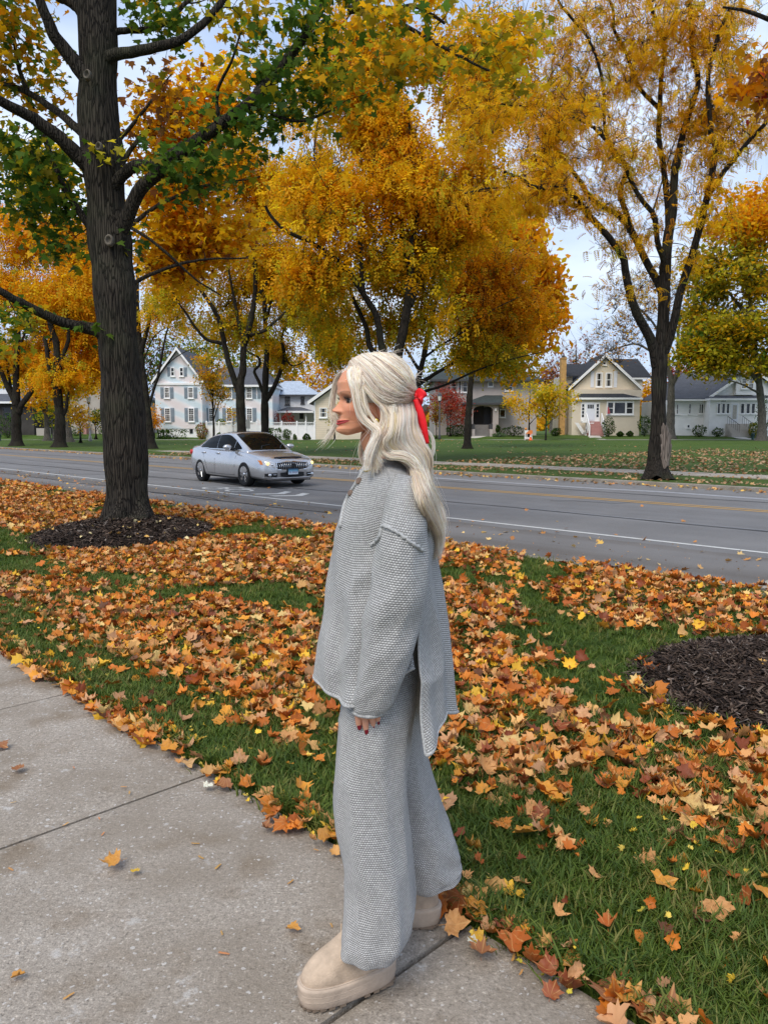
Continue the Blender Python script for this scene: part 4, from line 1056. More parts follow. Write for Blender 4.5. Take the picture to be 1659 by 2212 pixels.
# trees behind the houses
for (x, Yb, yt, w, pal, sd, lab, nn, pr, br) in [
    (655, 125, 770, 75, [(YEL, 4), (ORG, 3), (AMB, 2)], 61, 'golden tree showing over the white house roof', 90, 24, 0),
    (735, 130, 745, 70, [(AMB, 3), (GOLD, 3), (PNK, 1)], 62, 'thin amber tree behind the beige gable', 80, 12, 3),
    (350, 118, 700, 60, [(OLV, 3), (GRN, 3), (BRN, 2)], 63, 'dull green tree behind the pastel house gable', 90, 18, 2),
    (450, 125, 660, 80, [(LIM, 3), (GRN, 3), (OLV, 2)], 64, 'tall lime-green tree behind the pastel house roof', 110, 22, 0),
    (1238, 122, 712, 55, [(PNK, 3), (AMB, 1)], 65, 'bare pinkish tree beyond the tan house chimney', 90, 3, 8),
    (1330, 125, 745, 65, [(AMB, 3), (PNK, 2)], 66, 'bare twiggy tree over the tan house ridge', 80, 4, 7),
    (1478, 118, 775, 40, [(RED, 5), (PNK, 2)], 67, 'red maple above the bungalow roof', 80, 22, 0),
    (1395, 112, 810, 28, [(GOLD, 4), (AMB, 3)], 68, 'small golden tree beside the tan house', 50, 20, 0),
    (1190, 115, 780, 40, [(PNK, 3), (BRN, 2), (AMB, 2)], 69, 'reddish thin tree left of the brick chimney', 60, 14, 3),
    (960, 118, 770, 70, [(OLV, 3), (GRN, 2), (LIM, 2)], 70, 'olive tree behind the stucco house', 80, 20, 0),
    (560, 122, 750, 70, [(GRN, 3), (OLV, 3), (AMB, 1)], 71, 'dark olive tree behind the car trees', 80, 20, 0),
    (20, 110, 780, 90, [(LIM, 3), (YEL, 3), (GRN, 2)], 72, 'yellow-green tree behind the dark left house', 80, 22, 0),
    (230, 115, 770, 80, [(ORG, 3), (YEL, 3), (OLV, 2)], 73, 'orange tree behind the left cottage', 80, 22, 0),
    (1570, 125, 770, 80, [(OLV, 3), (GRN, 3), (BRN, 1)], 74, 'dark tree behind the white bungalow', 70, 20, 0)]:
    b = P(x, 930, Yb); gz = land(b.x, Yb); k = Yb / 1662; t = P(x, yt, Yb); H = t.z - gz
    tr = [([(b.x, Yb, gz - .1), (b.x, Yb, gz + H * .3), (b.x + .2, Yb, gz + H * .6), (b.x, Yb, gz + H * .9)], .3, .05)]
    lm = [([(b.x, Yb, gz + H * h), (b.x + sx * w * k * .4, Yb, gz + H * (h + .15)), (b.x + sx * w * k * .7, Yb, gz + H * (h + .3))], .12, .04) for h, sx in ((.3, 1), (.35, -1), (.5, .8), (.45, -.7))]
    make_tree('background_tree', lab, tr, lm, [((b.x, Yb, gz + H * .66), (w * k, w * k * .8, H * .36), nn, pal, .35)], M_BARK_GREY, DIAMOND, pal, clump_r=.9, per=pr, size=.55, sides=8, seed=sd, bare=br, twig_r=1.5, group='trees behind the houses', base_z=gz)
# a far wooded skyline that reads as one mass
tv, tf, tc, tb = [], [], [], 0
nn = 9000
pos = np.stack([RNG.uniform(-130, 130, nn), RNG.uniform(165, 200, nn), np.zeros(nn)], 1)
hh = 5 + 5 * np.array([noise.noise((x * .05, 3.3, 0)) for x in pos[:, 0]]) + 2 * np.array([noise.noise((x * .3, 9.3, 0)) for x in pos[:, 0]])
pos[:, 2] = RNG.random(nn) ** .7 * np.maximum(hh, 3.0)
pal = np.array([OLV, GRN, AMB, GOLD, BRN, (0.16, 0.13, 0.10), (0.2, 0.16, 0.13)])
cc = pal[(np.abs(np.array([noise.noise((p[0] * .08, p[2] * .1, 1.0)) for p in pos])) * 14).astype(int) % 7] * RNG.uniform(.7, 1.2, (nn, 1))
V, F, C = scatter(DIAMOND[0], DIAMOND[1], pos, rot_mats(RNG.uniform(0, 6.28, nn), RNG.normal(0, 1, nn), RNG.normal(0, 1, nn)), RNG.uniform(1.0, 2.4, nn), cc)
o = np_mesh('treeline', V, F, M_CROWN, color=C)
tag(o, 'hazy mass of autumn trees beyond the houses', 'trees', kind='stuff')

# ================================================================== HOUSES (about 85 m away, facing the street)
def siding_material(name, col, pitch=0.12, pastel=False):
    n = NT(name)
    v = n.coords('Position')
    sx = n.new('SeparateXYZ'); n.l(v, sx.inputs[0])
    saw = n.math('FRACT', n.math('DIVIDE', sx.outputs['Z'], pitch))
    dirt = n.noise(v, 0.6, 5)
    c = n.ramp(dirt, [(0.3, tuple(x * 0.9 for x in col)), (0.7, tuple(min(1, x * 1.06) for x in col))])
    if pastel:
        # soft pink and sky-blue diagonal bands of the paint
        mp = n.coords('Position', (0.16, 0.0, 0.36), (0, 0, 0))
        w = n.new('TexWave', wave_type='BANDS', bands_direction='DIAGONAL')
        w.inputs['Scale'].default_value = 1.0; w.inputs['Distortion'].default_value = 2.2; w.inputs['Detail'].default_value = 2
        n.l(mp, w.inputs['Vector'])
        band = n.ramp(w.outputs['Fac'], [(0.12, (0.55, 0.75, 0.86)), (0.42, (0.80, 0.83, 0.87)), (0.6, (0.86, 0.80, 0.81)), (0.9, (0.84, 0.70, 0.69))])
        c = n.mix(0.55, c, band)
    gap = n.math('LESS_THAN', saw, 0.14)
    c = n.mix(n.math('MULTIPLY', gap, 0.35), c, tuple(x * 0.45 for x in col))
    return n.set(c, 0.65, spec=0.25, normal=n.bump(saw, 0.6, 0.02))
M_PASTEL = siding_material('pastel_siding', (0.82, 0.82, 0.84), 0.12, True)
M_WHITE_SIDING = siding_material('white_siding', (0.82, 0.82, 0.83), 0.12)
M_TAN_SIDING = siding_material('tan_siding', (0.72, 0.63, 0.50), 0.13)
M_BEIGE_SIDING = siding_material('beige_siding', (0.74, 0.64, 0.50), 0.22)
M_STUCCO = paint('stucco', (0.42, 0.375, 0.35), 0.9, 0.1, 0.8, 0.4, 18, kind='Position')
M_WHITE_BRICK = paint('white_painted_brick', (0.82, 0.82, 0.82), 0.75, 0.07, 1.0, 0.4, 14, kind='Position')
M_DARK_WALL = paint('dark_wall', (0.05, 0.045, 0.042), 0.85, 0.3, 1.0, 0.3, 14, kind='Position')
M_GREIGE = paint('greige_wall', (0.40, 0.36, 0.32), 0.85, 0.1, 1.0, 0.3, 14, kind='Position')
M_TRIM = paint('white_trim', (0.84, 0.84, 0.84), 0.5, 0.05, 2, 0.05, 30, kind='Position')
M_DARK_TRIM = paint('dark_trim', (0.055, 0.055, 0.06), 0.6, 0.1, kind='Position')
M_SHUTTER = paint('grey_blue_shutter', (0.25, 0.30, 0.35), 0.6, 0.08, kind='Position')
M_WHITE_SHUTTER = paint('pale_shutter', (0.66, 0.68, 0.73), 0.6, 0.05, kind='Position')
def shingle_material(name, col):
    n = NT(name)
    v = n.coords('Position')
    b = n.new('TexBrick'); b.inputs['Scale'].default_value = 2.2; b.inputs['Mortar Size'].default_value = 0.03
    b.inputs['Color1'].default_value = (*[x * 0.8 for x in col], 1); b.inputs['Color2'].default_value = (*[min(1, x * 1.25) for x in col], 1); b.inputs['Mortar'].default_value = (*[x * 0.4 for x in col], 1)
    mp = n.coords('Position', (1, 0.0, 1.6), (0, 0, 0))
    sx = n.new('SeparateXYZ'); n.l(v, sx.inputs[0])
    cb = n.new('CombineXYZ'); n.l(n.math('ADD', sx.outputs['X'], n.math('MULTIPLY', sx.outputs['Y'], 0.3)), cb.inputs['X']); n.l(n.math('MULTIPLY', sx.outputs['Z'], 2.2), cb.inputs['Y'])
    n.l(cb.outputs[0], b.inputs['Vector'])
    c = n.mix(0.35, b.outputs['Color'], n.ramp(n.noise(v, 1.4, 5), [(0.3, tuple(x * 0.75 for x in col)), (0.7, tuple(x * 1.2 for x in col))]))
    return n.set(c, 0.9, spec=0.15, normal=n.bump(n.noise(v, 30, 3), 0.5, 0.02))
M_ROOF_DARK = shingle_material('charcoal_shingles', (0.040, 0.042, 0.048))
M_ROOF_GREY = shingle_material('grey_shingles', (0.10, 0.105, 0.12))
M_ROOF_GREEN = shingle_material('green_grey_shingles', (0.050, 0.060, 0.058))
M_ROOF_PALE = shingle_material('pale_blue_shingles', (0.40, 0.46, 0.54))
def glass_material():
    n = NT('window_glass')
    f = n.noise(n.coords('Position'), 0.9, 3)
    return n.set(n.ramp(f, [(0.4, (0.010, 0.012, 0.014)), (0.7, (0.05, 0.052, 0.055))]), 0.08, spec=0.5)
M_GLASS = glass_material()
M_CURTAIN = paint('curtain', (0.42, 0.40, 0.37), 0.9, 0.2, 6, kind='Position')
M_BRICK = paint('yellow_brick', (0.46, 0.27, 0.10), 0.9, 0.2, 3, 0.5, 12, kind='Position')
M_STEP = paint('painted_steps', (0.42, 0.22, 0.20), 0.8, 0.1, 3, kind='Position')
M_GREY_STEP = paint('grey_steps', (0.17, 0.16, 0.15), 0.85, 0.1, 3, kind='Position')
M_PALE_STEP = paint('concrete_steps', (0.46, 0.42, 0.37), 0.85, 0.1, 3, kind='Position')
M_DOOR_W = paint('white_door', (0.72, 0.74, 0.80), 0.4, 0.03, kind='Position')
M_IRON = paint('black_iron', (0.012, 0.012, 0.013), 0.5, 0.1)

class House:
    def __init__(s, name, label, Y, x0, x1):
        s.Y = Y
        c = P((x0 + x1) / 2, 935, Y)
        s.o = Vector((c.x, Y, land(c.x, Y)))
        s.root = empty(name, s.o)
        tag(s.root, label, 'house', 'houses across the street')
    def x(s, px, dy=0.0):
        return P(px, 930, s.Y + dy).x - s.o.x
    def z(s, py, dy=0.0):
        return P(829, py, s.Y + dy).z - s.o.z
    def part(s, name, mat, boxes=(), parent=None, prisms=()):
        mb = MB()
        for b in boxes:
            mb.box(*b)
        for pts, off in prisms:
            mb.prism(pts, off)
        return mb.build(name, mat, parent or s.root)
    def wall(s, px0, px1, pt, pb, depth, mat, dy=0.0):
        """wall block; front face at Y+dy; pb None = into the ground"""
        zb = -0.5 if pb is None else s.z(pb, dy)
        return s.part('wall', mat, [(s.x(px0, dy), s.x(px1, dy), dy, dy + depth, zb, s.z(pt, dy))])
    def gable(s, pxl, pxr, apx, pe, pa, depth, mat, dy=0.0):
        """triangular gable wall"""
        return s.part('gable', mat, (), None, [([(s.x(pxl, dy), dy, s.z(pe, dy)), (s.x(pxr, dy), dy, s.z(pe, dy)), (s.x(apx, dy), dy, s.z(pa, dy))], (0, depth, 0))])
    def gable_roof(s, pxl, pxr, apx, pe, pa, depth, mat, dy=0.0, th=0.18, over=0.45, trim=M_TRIM):
        e0, e1, a = Vector((s.x(pxl, dy), dy - over, s.z(pe, dy))), Vector((s.x(pxr, dy), dy - over, s.z(pe, dy))), Vector((s.x(apx, dy), dy - over, s.z(pa, dy)))
        up = Vector((0, 0, th))
        r = s.part('roof', mat, (), None, [([e0, a, a + up, e0 + up], (0, depth + over, 0)), ([a + Vector((.003, 0, 0)), e1, e1 + up, a + up + Vector((.003, 0, 0))], (0, depth + over, 0))])
        dn, fw = Vector((0, 0, 0.14)), Vector((0, -0.06, 0))
        s.part('barge_board', trim, (), r, [([e0 - dn + fw, a - dn + fw, a + up + fw, e0 + up + fw], (0, 0.05, 0)), ([a - dn + fw + Vector((.004, 0, 0)), e1 - dn + fw, e1 + up + fw, a + up + fw + Vector((.004, 0, 0))], (0, 0.05, 0))])
        return r
    def hip_roof(s, pxl, pxr, rxl, rxr, pe, pr, depth, mat, dy=0.0, over=0.4, trim=M_TRIM, back=False):
        """ridge from rxl to rxr at height pr; eaves pxl..pxr at pe"""
        x0, x1, z0 = s.x(pxl, dy), s.x(pxr, dy), s.z(pe, dy)
        a0, a1, z1 = s.x(rxl, dy), s.x(rxr, dy), s.z(pr, dy)
        y0, y1 = dy - over, dy + depth
        ym = (y0 + y1) / 2 if not back else y1
        V = [(x0, y0, z0), (x1, y0, z0), (x1, y1, z0), (x0, y1, z0), (a0, ym, z1), (a1, ym, z1)]
        F = [(0, 1, 5, 4), (1, 2, 5), (2, 3, 4, 5), (3, 0, 4), (3, 2, 1, 0)]
        r = MB().add(V, F).build('roof', mat, s.root)
        s.part('eave_board', trim, [(x0 - .02, x1 + .02, y0 - .04, y0 + .06, z0 - .2, z0 + .02), (x0 - .02, x0 + .08, y0 + .061, y1, z0 - .2, z0 + .02), (x1 - .08, x1 + .02, y0 + .061, y1, z0 - .2, z0 + .02)], r)
        return r
    def window(s, px0, px1, py0, py1, dy=0.0, nx=1, nz=2, fw=0.09, frame=M_TRIM, shutter=None, grid=0, curtain=False, sides=(1, 1), sw=0.55):
        x0, x1, z1, z0 = s.x(px0, dy), s.x(px1, dy), s.z(py0, dy), s.z(py1, dy)
        mb = MB()
        yo, yi = dy - 0.09, dy - 0.003
        mb.box(x0, x0 + fw, yo, yi, z0, z1); mb.box(x1 - fw, x1, yo, yi, z0, z1)
        mb.box(x0 + fw, x1 - fw, yo, yi, z1 - fw, z1); mb.box(x0 - .06, x1 + .06, yo - .05, yi, z0 - .08, z0 - .001); mb.box(x0 + fw, x1 - fw, yo, yi, z0, z0 + fw)
        for k in range(1, nx):
            xm = x0 + (x1 - x0) * k / nx
            mb.box(xm - fw * .5, xm + fw * .5, yo + .01, yi, z0 + fw + .001, z1 - fw - .001)
        w = mb.build('window', frame, s.root)
        cw = (x1 - x0) / nx
        for k in range(nx):
            a, b = x0 + cw * k + fw * (.5 if k else 1), x0 + cw * (k + 1) - fw * (.5 if k < nx - 1 else 1)
            for q in range(nz):
                c, d = z0 + fw + (z1 - z0 - 2 * fw) * q / nz, z0 + fw + (z1 - z0 - 2 * fw) * (q + 1) / nz
                y_ = dy - (0.04 if q else 0.03)
                s.part('pane', M_GLASS, [(a, b, y_, y_ + .02, c, d)], w)
                if q:
                    s.part('sash', frame, [(a, b, dy - .07, dy - .045, c - .03, c + .03)], w)
            if grid:
                g = MB()
                for i in range(1, 3):
                    xm = a + (b - a) * i / 3
                    g.box(xm - .012, xm + .012, dy - .05, dy - .042, z0 + fw, z1 - fw)
                for i in range(1, 6):
                    zm = z0 + fw + (z1 - z0 - 2 * fw) * i / 6
                    g.box(a, b, dy - .056, dy - .051, zm - .012, zm + .012)
                g.build('muntins', frame, w)
            if curtain:
                s.part('curtain', M_CURTAIN, [(a, a + (b - a) * .28, dy - .048, dy - .044, z0 + fw, z1 - fw), (b - (b - a) * .28, b, dy - .048, dy - .044, z0 + fw, z1 - fw)], w)
        if shutter:
            for sd, on in zip((-1, 1), sides):
                if not on:
                    continue
                xs0, xs1 = (x0 - .04 - sw, x0 - .04) if sd < 0 else (x1 + .04, x1 + .04 + sw)
                g = MB()
                g.box(xs0, xs1, dy - .05, dy - .002, z0, z1)
                zm = (z0 + z1) / 2
                for (c, d) in ((z0 + .1, zm - .05), (zm + .05, z1 - .1)):
                    k = 7
                    for i in range(k):
                        zz = c + (d - c) * i / k
                        g.box(xs0 + .06, xs1 - .06, dy - .072, dy - .0505, zz, zz + (d - c) / k * .6)
                g.build('shutter', shutter, s.root)
        return w
    def steps(s, px0, px1, pt, pb, n, run, mat, dy=0.0):
        x0, x1, zt, zb = s.x(px0, dy), s.x(px1, dy), s.z(pt, dy), s.z(pb, dy)
        zb = min(zb, 0.0)
        for k in range(n):
            z = zt - (zt - zb) * (k) / n
            s.part('step', mat, [(x0 + .001 * k, x1 - .001 * k, dy - run * (k + 1), dy - run * k + .02 - .003, zb - .3, z)])

# ---- pastel two-storey house with the steep gable
h = House('gabled_house', 'two-storey gabled house with pale blue and pink siding and grey shutters', 84, 338, 590)
h.wall(338, 440, 829, 926, 9, M_PASTEL)
h.part('foundation', M_WHITE_BRICK, [(h.x(340), h.x(438), .06, 8.9, -0.6, h.z(925.6))])
h.gable(338, 440, 389, 829, 757, 8.9, M_PASTEL)
h.gable_roof(333, 445, 389, 829, 754, 9, M_ROOF_GREY)
h.part('eave_board', M_TRIM, [(h.x(336), h.x(442), -.12, -.002, h.z(831.5), h.z(827))])
for px in (364, 415):
    h.window(px - 6.5, px + 6.5, 881, 911, nz=2, shutter=M_SHUTTER, grid=1, sw=.36)
    h.window(px - 6.0, px + 6.0, 836.5, 860.5, nz=2, shutter=M_SHUTTER, grid=1, sw=.36)
h.window(373, 382, 793.5, 813, shutter=M_SHUTTER, sides=(1, 0), sw=.30)
h.window(392, 401, 793.5, 813, shutter=M_SHUTTER, sides=(0, 1), sw=.30)
h.part('basement_window', M_GLASS, [(h.x(410), h.x(417), .0, .05, h.z(936), h.z(927))])
h.wall(440.05, 590, 833, 926, 7, M_PASTEL, 1.8)
h.part('foundation', M_WHITE_BRICK, [(h.x(440.2, 1.8), h.x(589, 1.8), 1.86, 8.7, -0.6, h.z(925.6, 1.8))])
h.hip_roof(441.5, 594, 460, 560, 832, 788, 8, M_ROOF_GREY, 1.8)
for px, py0, py1 in ((459, 881, 911), (497, 881, 911), (540, 836, 861), (540, 881, 911), (497, 836, 861), (573, 836, 861)):
    h.window(px - 6.5, px + 6.5, py0, py1, dy=1.8, shutter=M_SHUTTER, grid=1, sw=.40)
h.part('downspout', M_TRIM, [(h.x(437), h.x(438.5), -.1, -.004, 0, h.z(832))])

# ---- white house with the porch
h = House('porch_house', 'white two-storey house with a pale blue hip roof and small porch', 92, 580, 690)
h.wall(584, 683, 853, None, 9, M_WHITE_SIDING)
h.hip_roof(578, 694, 606, 640, 853, 818, 10, M_ROOF_PALE, 0, 0.6, M_DARK_TRIM)
h.window(617, 627.5, 856.5, 875, frame=M_DARK_TRIM, fw=.12, curtain=True)
h.window(651, 658.5, 856.5, 872, frame=M_DARK_TRIM, fw=.1)
h.window(592.5, 597, 856.5, 875, frame=M_DARK_TRIM, fw=.1)
pr = h.hip_roof(598, 678, 618, 645, 888, 877.5, 2.4, M_ROOF_GREY, -2.2, 0.3, M_TRIM, back=True)
h.part('porch_post', M_TRIM, [(h.x(604, -2.2), h.x(607, -2.2), -2.1, -1.9, -.3, h.z(889, -2.2))])
h.part('porch_post', M_TRIM, [(h.x(660, -2.2), h.x(662.5, -2.2), -2.1, -1.9, -.3, h.z(889, -2.2))])
h.part('door', M_DARK_TRIM, [(h.x(648), h.x(656.5), -.05, -.003, h.z(905), h.z(889.5))])
h.part('chimney_pipe', M_TRIM, [(h.x(662), h.x(664), 2, 2.2, h.z(853), h.z(827))])

# ---- beige clapboard gable end
h = House('clapboard_garage', 'beige clapboard gable end with one small white window left of the face', 80, 680, 850)
h.wall(680, 850, 868, None, 10, M_BEIGE_SIDING)
h.gable(680, 850, 765, 868, 806, 9.9, M_BEIGE_SIDING)
h.gable_roof(666, 864, 765, 872, 801, 10, M_ROOF_GREY, th=.22)
h.part('corner_board', M_TRIM, [(h.x(679.4), h.x(682), -.04, -.002, 0, h.z(868))])
h.window(690, 708, 880.5, 902.5, nz=2, fw=.1, curtain=True)
rail = MB()
for i in range(6):
    rail.box(h.x(709 + i * 2.2), h.x(709.5 + i * 2.2), -1.5, -1.46, 0, 1.0)
rail.box(h.x(709), h.x(720.5), -1.52, -1.44, 1.001, 1.05)
rail.build('stair_railing', M_IRON, h.root)

# ---- stucco house with the arched porch
h = House('stucco_house', 'grey stucco house with dark green hip roofs and an arched porch', 90, 935, 1160)
h.wall(938, 1158, 821, None, 10, M_STUCCO)
h.hip_roof(928, 1168, 962, 1134, 821, 790, 11, M_ROOF_GREEN, 0, 0.9, M_DARK_TRIM)
h.window(971, 990, 823.5, 848, frame=M_TRIM, fw=.1, curtain=True); h.window(993.5, 1013, 823.5, 848, frame=M_TRIM, fw=.1, curtain=True)
h.part('window_surround', M_DARK_TRIM, [(h.x(969), h.x(1015.5), -.012, -.0021, h.z(850), h.z(822))])
h.window(1052, 1064, 824, 835.5, nz=1, fw=.1); h.window(1089, 1106, 825, 845, fw=.1)
h.window(994, 1009, 876, 903, fw=.1); h.window(1078, 1091, 884, 902, nz=1, fw=.1)
# projecting porch with arch
dy = -2.0
mb = MB()
def hx(p): return h.x(p, dy)
def hz(p): return h.z(p, dy)
arch = [(hx(1021.5), -.5), (hx(1021.5), hz(886))]
for k in range(13):
    a = math.pi * (1 - k / 12)
    arch.append((hx(1043) + math.cos(a) * (hx(1064) - hx(1021.5)) / 2, hz(886) + math.sin(a) * (hz(876.5) - hz(886))))
arch += [(hx(1064), hz(886)), (hx(1064), -.5)]
outer = [(hx(1010.5), -.5), (hx(1010.5), hz(871))] + [(hx(1010.5) + (hx(1076) - hx(1010.5)) * k / 12, hz(871)) for k in range(13)] + [(hx(1076), hz(871)), (hx(1076), -.5)]
for i in range(len(arch) - 1):
    q = [(outer[i][0], dy, outer[i][1]), (outer[i + 1][0], dy, outer[i + 1][1]), (arch[i + 1][0], dy, arch[i + 1][1]), (arch[i][0], dy, arch[i][1])]
    if abs(outer[i][0] - outer[i + 1][0]) + abs(outer[i][1] - outer[i + 1][1]) < 1e-6:
        q = q[1:]
    mb.prism(q, (0, 0.45, 0))
mb.build('porch_arch', M_STUCCO, h.root)
h.part('porch_side', M_STUCCO, [(hx(1010.5), hx(1012.5), dy + .451, -.01, -.5, hz(871)), (hx(1074), hx(1076), dy + .451, -.01, -.5, hz(871))])
h.part('porch_floor', M_GREY_STEP, [(hx(1013), hx(1073.5), dy + .1, -.02, -.5, hz(917.6))])
h.part('door', M_DARK_TRIM, [(h.x(1044), h.x(1060), -.06, -.003, h.z(917), h.z(880))])
h.part('porch_shade', M_DARK_WALL, [(h.x(1022), h.x(1043.8), -.03, -.003, h.z(917), h.z(877))])  # flat dark panel standing in for the shade inside the porch
h.hip_roof(999, 1106, 1063, 1084, 870.5, 848, 2.6, M_ROOF_GREEN, dy, 0.5, M_DARK_TRIM, back=True)
h.steps(1022, 1052.5, 917.6, 941, 6, .3, M_GREY_STEP, dy)
for a, b in ((1015.5, 1021.4), (1053, 1059)):
    h.part('stair_cheek', M_STUCCO, [(hx(a), hx(b), dy - 1.9, dy - .005, -.4, hz(927))])
    h.part('planter', M_DARK_TRIM, [(hx(a), hx(b), dy - 1.8, dy - .9, hz(926.95), hz(916))])
M_LAMP = NT('lamp_glass').set((0.75, 0.74, 0.70), 0.4)
for p in (1016.3, 1069.5):
    h.part('porch_lamp', M_LAMP, [(hx(p - 1.6), hx(p + 1.6), dy - .14, dy - .002, hz(888), hz(882))])
h.part('house_number', M_DARK_TRIM, [(hx(1014), hx(1015.2), dy - .02, dy - .002, hz(896.5), hz(893)), (hx(1016), hx(1017.2), dy - .02, dy - .002, hz(896.5), hz(893)), (hx(1018), hx(1019.6), dy - .02, dy - .002, hz(896.5), hz(893))])

# ---- tan house with the front gable
h = House('tan_house', 'tan clapboard house with a front gable, white door and white stairs', 90, 1212, 1392)
h.wall(1233.5, 1380, 842, None, 10, M_TAN_SIDING)
h.gable(1233.5, 1380, 1301, 842, 773, 6, M_TAN_SIDING, 0.9)
h.part('wall', M_TAN_SIDING, [(h.x(1233.5), h.x(1380), .9, 9.9, h.z(842.1), h.z(841))])
h.gable_roof(1223, 1381.5, 1301, 842.5, 769, 6, M_ROOF_DARK, 0.9, th=.24)
h.window(1282.8, 1297, 805, 836, 0.9, fw=.11, curtain=True); h.window(1303.4, 1318, 805, 836, 0.9, fw=.11, curtain=True)
h.part('shutter', M_WHITE_SHUTTER, [(h.x(1272, .9), h.x(1279, .9), .84, .897, h.z(837, .9), h.z(802, .9))]); h.part('shutter', M_WHITE_SHUTTER, [(h.x(1321.5, .9), h.x(1328.5, .9), .84, .897, h.z(837, .9), h.z(802, .9))])
h.window(1296, 1304.5, 781, 789, 0.9, nz=1, fw=.1)
# skirt roof over the front room
h.hip_roof(1238.5, 1383, 1273, 1331, 859.5, 843, 2.3, M_ROOF_DARK, -1.3, .35, M_TRIM, back=True)
h.wall(1234, 1379.5, 859.5, None, 1.29, M_TAN_SIDING, -1.3)
d = -1.3
h.part('door_surround', M_TRIM, [(h.x(1253, d), h.x(1293.5, d), d - .06, d - .003, h.z(911, d), h.z(869.3, d))])
dr = h.part('door', M_DOOR_W, [(h.x(1264.5, d), h.x(1282.5, d), d - .10, d - .061, h.z(908.5, d), h.z(871, d))])
for k in range(4):
    h.part('pane', M_GLASS, [(h.x(1266.8 + k * 3.4, d), h.x(1269.5 + k * 3.4, d), d - .115, d - .101, h.z(882.5, d), h.z(874, d))], dr)
for a in (1255, 1286.4):
    for k in range(4):
        h.part('sidelight', M_GLASS, [(h.x(a, d), h.x(a + 4.6, d), d - .075, d - .061, h.z(879 + k * 7.4, d), h.z(873 + k * 7.4, d))], dr)
h.window(1307.5, 1366.5, 867, 896, d, nx=1, nz=1, fw=.16)
w = [o for o in h.root.children if o.name.startswith('window')][-1]
h.part('mullion', M_TRIM, [(h.x(1321.5, d), h.x(1325, d), d - .1, d - .045, h.z(894, d), h.z(869, d)), (h.x(1347.5, d), h.x(1351, d), d - .1, d - .045, h.z(894, d), h.z(869, d))], w)
h.part('sash', M_TRIM, [(h.x(1310, d), h.x(1321.4, d), d - .09, d - .045, h.z(882.4, d), h.z(881.2, d)), (h.x(1351.1, d), h.x(1364, d), d - .09, d - .045, h.z(882.4, d), h.z(881.2, d))], w)
h.steps(1266.5, 1294, 910.5, 939, 6, .3, M_STEP, d)
for a in (1263, 1295.5):
    mb = MB()
    zt, zb = h.z(893, d), h.z(918, d)
    mb.box(h.x(a, d) - .06, h.x(a, d) + .06, d - .5, d - .38, -.2, zt); mb.box(h.x(a, d) - .06, h.x(a, d) + .06, d - 2.0, d - 1.88, -.2, zb)
    mb.prism([(h.x(a, d) - .05, d - .501, zt - .1), (h.x(a, d) - .05, d - 1.879, zb - .1), (h.x(a, d) - .05, d - 1.879, zb + .02), (h.x(a, d) - .05, d - .501, zt + .02)], (.1, 0, 0))
    for k in range(6):
        y_ = d - .6 - k * .2
        zz = zt + (zb - zt) * (k + .5) / 6.6
        mb.box(h.x(a, d) - .025, h.x(a, d) + .025, y_ - .025, y_ + .025, zz - 1.1, zz - .1)
    mb.build('stair_railing', M_TRIM, h.root)
mb = MB()
for k in range(7):
    for sg in (-1, 1):
        x = h.x(1255 + k * 1.2, d)
        mb.prism([(x, d - .5, h.z(938, d)), (x + .05, d - .5, h.z(938, d)), (x + .05 + sg * .9, d - .5, h.z(913, d)), (x + sg * .9, d - .5, h.z(913, d))], (0, .03 + .002 * k + (0.02 if sg > 0 else 0), 0))
mb.build('lattice', M_TRIM, h.root)
h.part('landing', M_TRIM, [(h.x(1252, d), h.x(1266, d), d - .9, d - .51, h.z(913, d), h.z(909.5, d))])
# side wing, chimney, right dormer
h.wall(1216, 1233.4, 813, None, 6, M_TAN_SIDING, 2.5)
h.part('roof', M_ROOF_DARK, (), None, [([(h.x(1212, 4), 2.0, h.z(813.5, 2.5)), (h.x(1284, 4), 2.0, h.z(813.5, 2.5)), (h.x(1290, 4), 6.0, h.z(789, 6)), (h.x(1216, 4), 6.0, h.z(789, 6))], (0, .1, .16))])
h.part('roof', M_ROOF_DARK, (), None, [([(h.x(1318, 4), 2.0, h.z(818, 2)), (h.x(1391, 4), 2.0, h.z(816, 2)), (h.x(1386, 4), 6.5, h.z(778, 6.5)), (h.x(1318, 4), 6.5, h.z(778, 6.5))], (0, .1, .16))])
h.part('eave_board', M_TRIM, [(h.x(1358, 2), h.x(1392, 2), 1.9, 1.995, h.z(819.5, 2), h.z(816, 2))])
h.wall(1340, 1383.5, 818, 861, 6, M_TAN_SIDING, 2.2)
ch = h.part('chimney', M_BRICK, [(h.x(1208.5, 1), h.x(1219.5, 1), 1.0, 1.9, -.3, h.z(775, 1))])
h.part('chimney_cap', M_BRICK, [(h.x(1207.8, 1), h.x(1220.2, 1), .94, 1.96, h.z(774.9, 1), h.z(772.5, 1))], ch)
h.part('chimney_pot', M_DARK_TRIM, [(h.x(1211.5, 1), h.x(1216.5, 1), 1.2, 1.7, h.z(772.4, 1), h.z(767, 1))], ch)
fl = MB().prism([(h.x(1309, d), d - .3, h.z(880, d)), (h.x(1310.5, d), d - .3, h.z(878, d)), (h.x(1314.5, d), d - .35, h.z(893, d)), (h.x(1308.5, d), d - .32, h.z(894.5, d))], (0, .02, 0)).build('flag', None or paint('flag_cloth', (0.5, 0.10, 0.12), 0.8, 0.5, 14), h.root)
h.part('flag_pole', M_TRIM, [(h.x(1308.2, d), h.x(1308.8, d), d - .3, d - .27, h.z(895, d), h.z(868, d))])

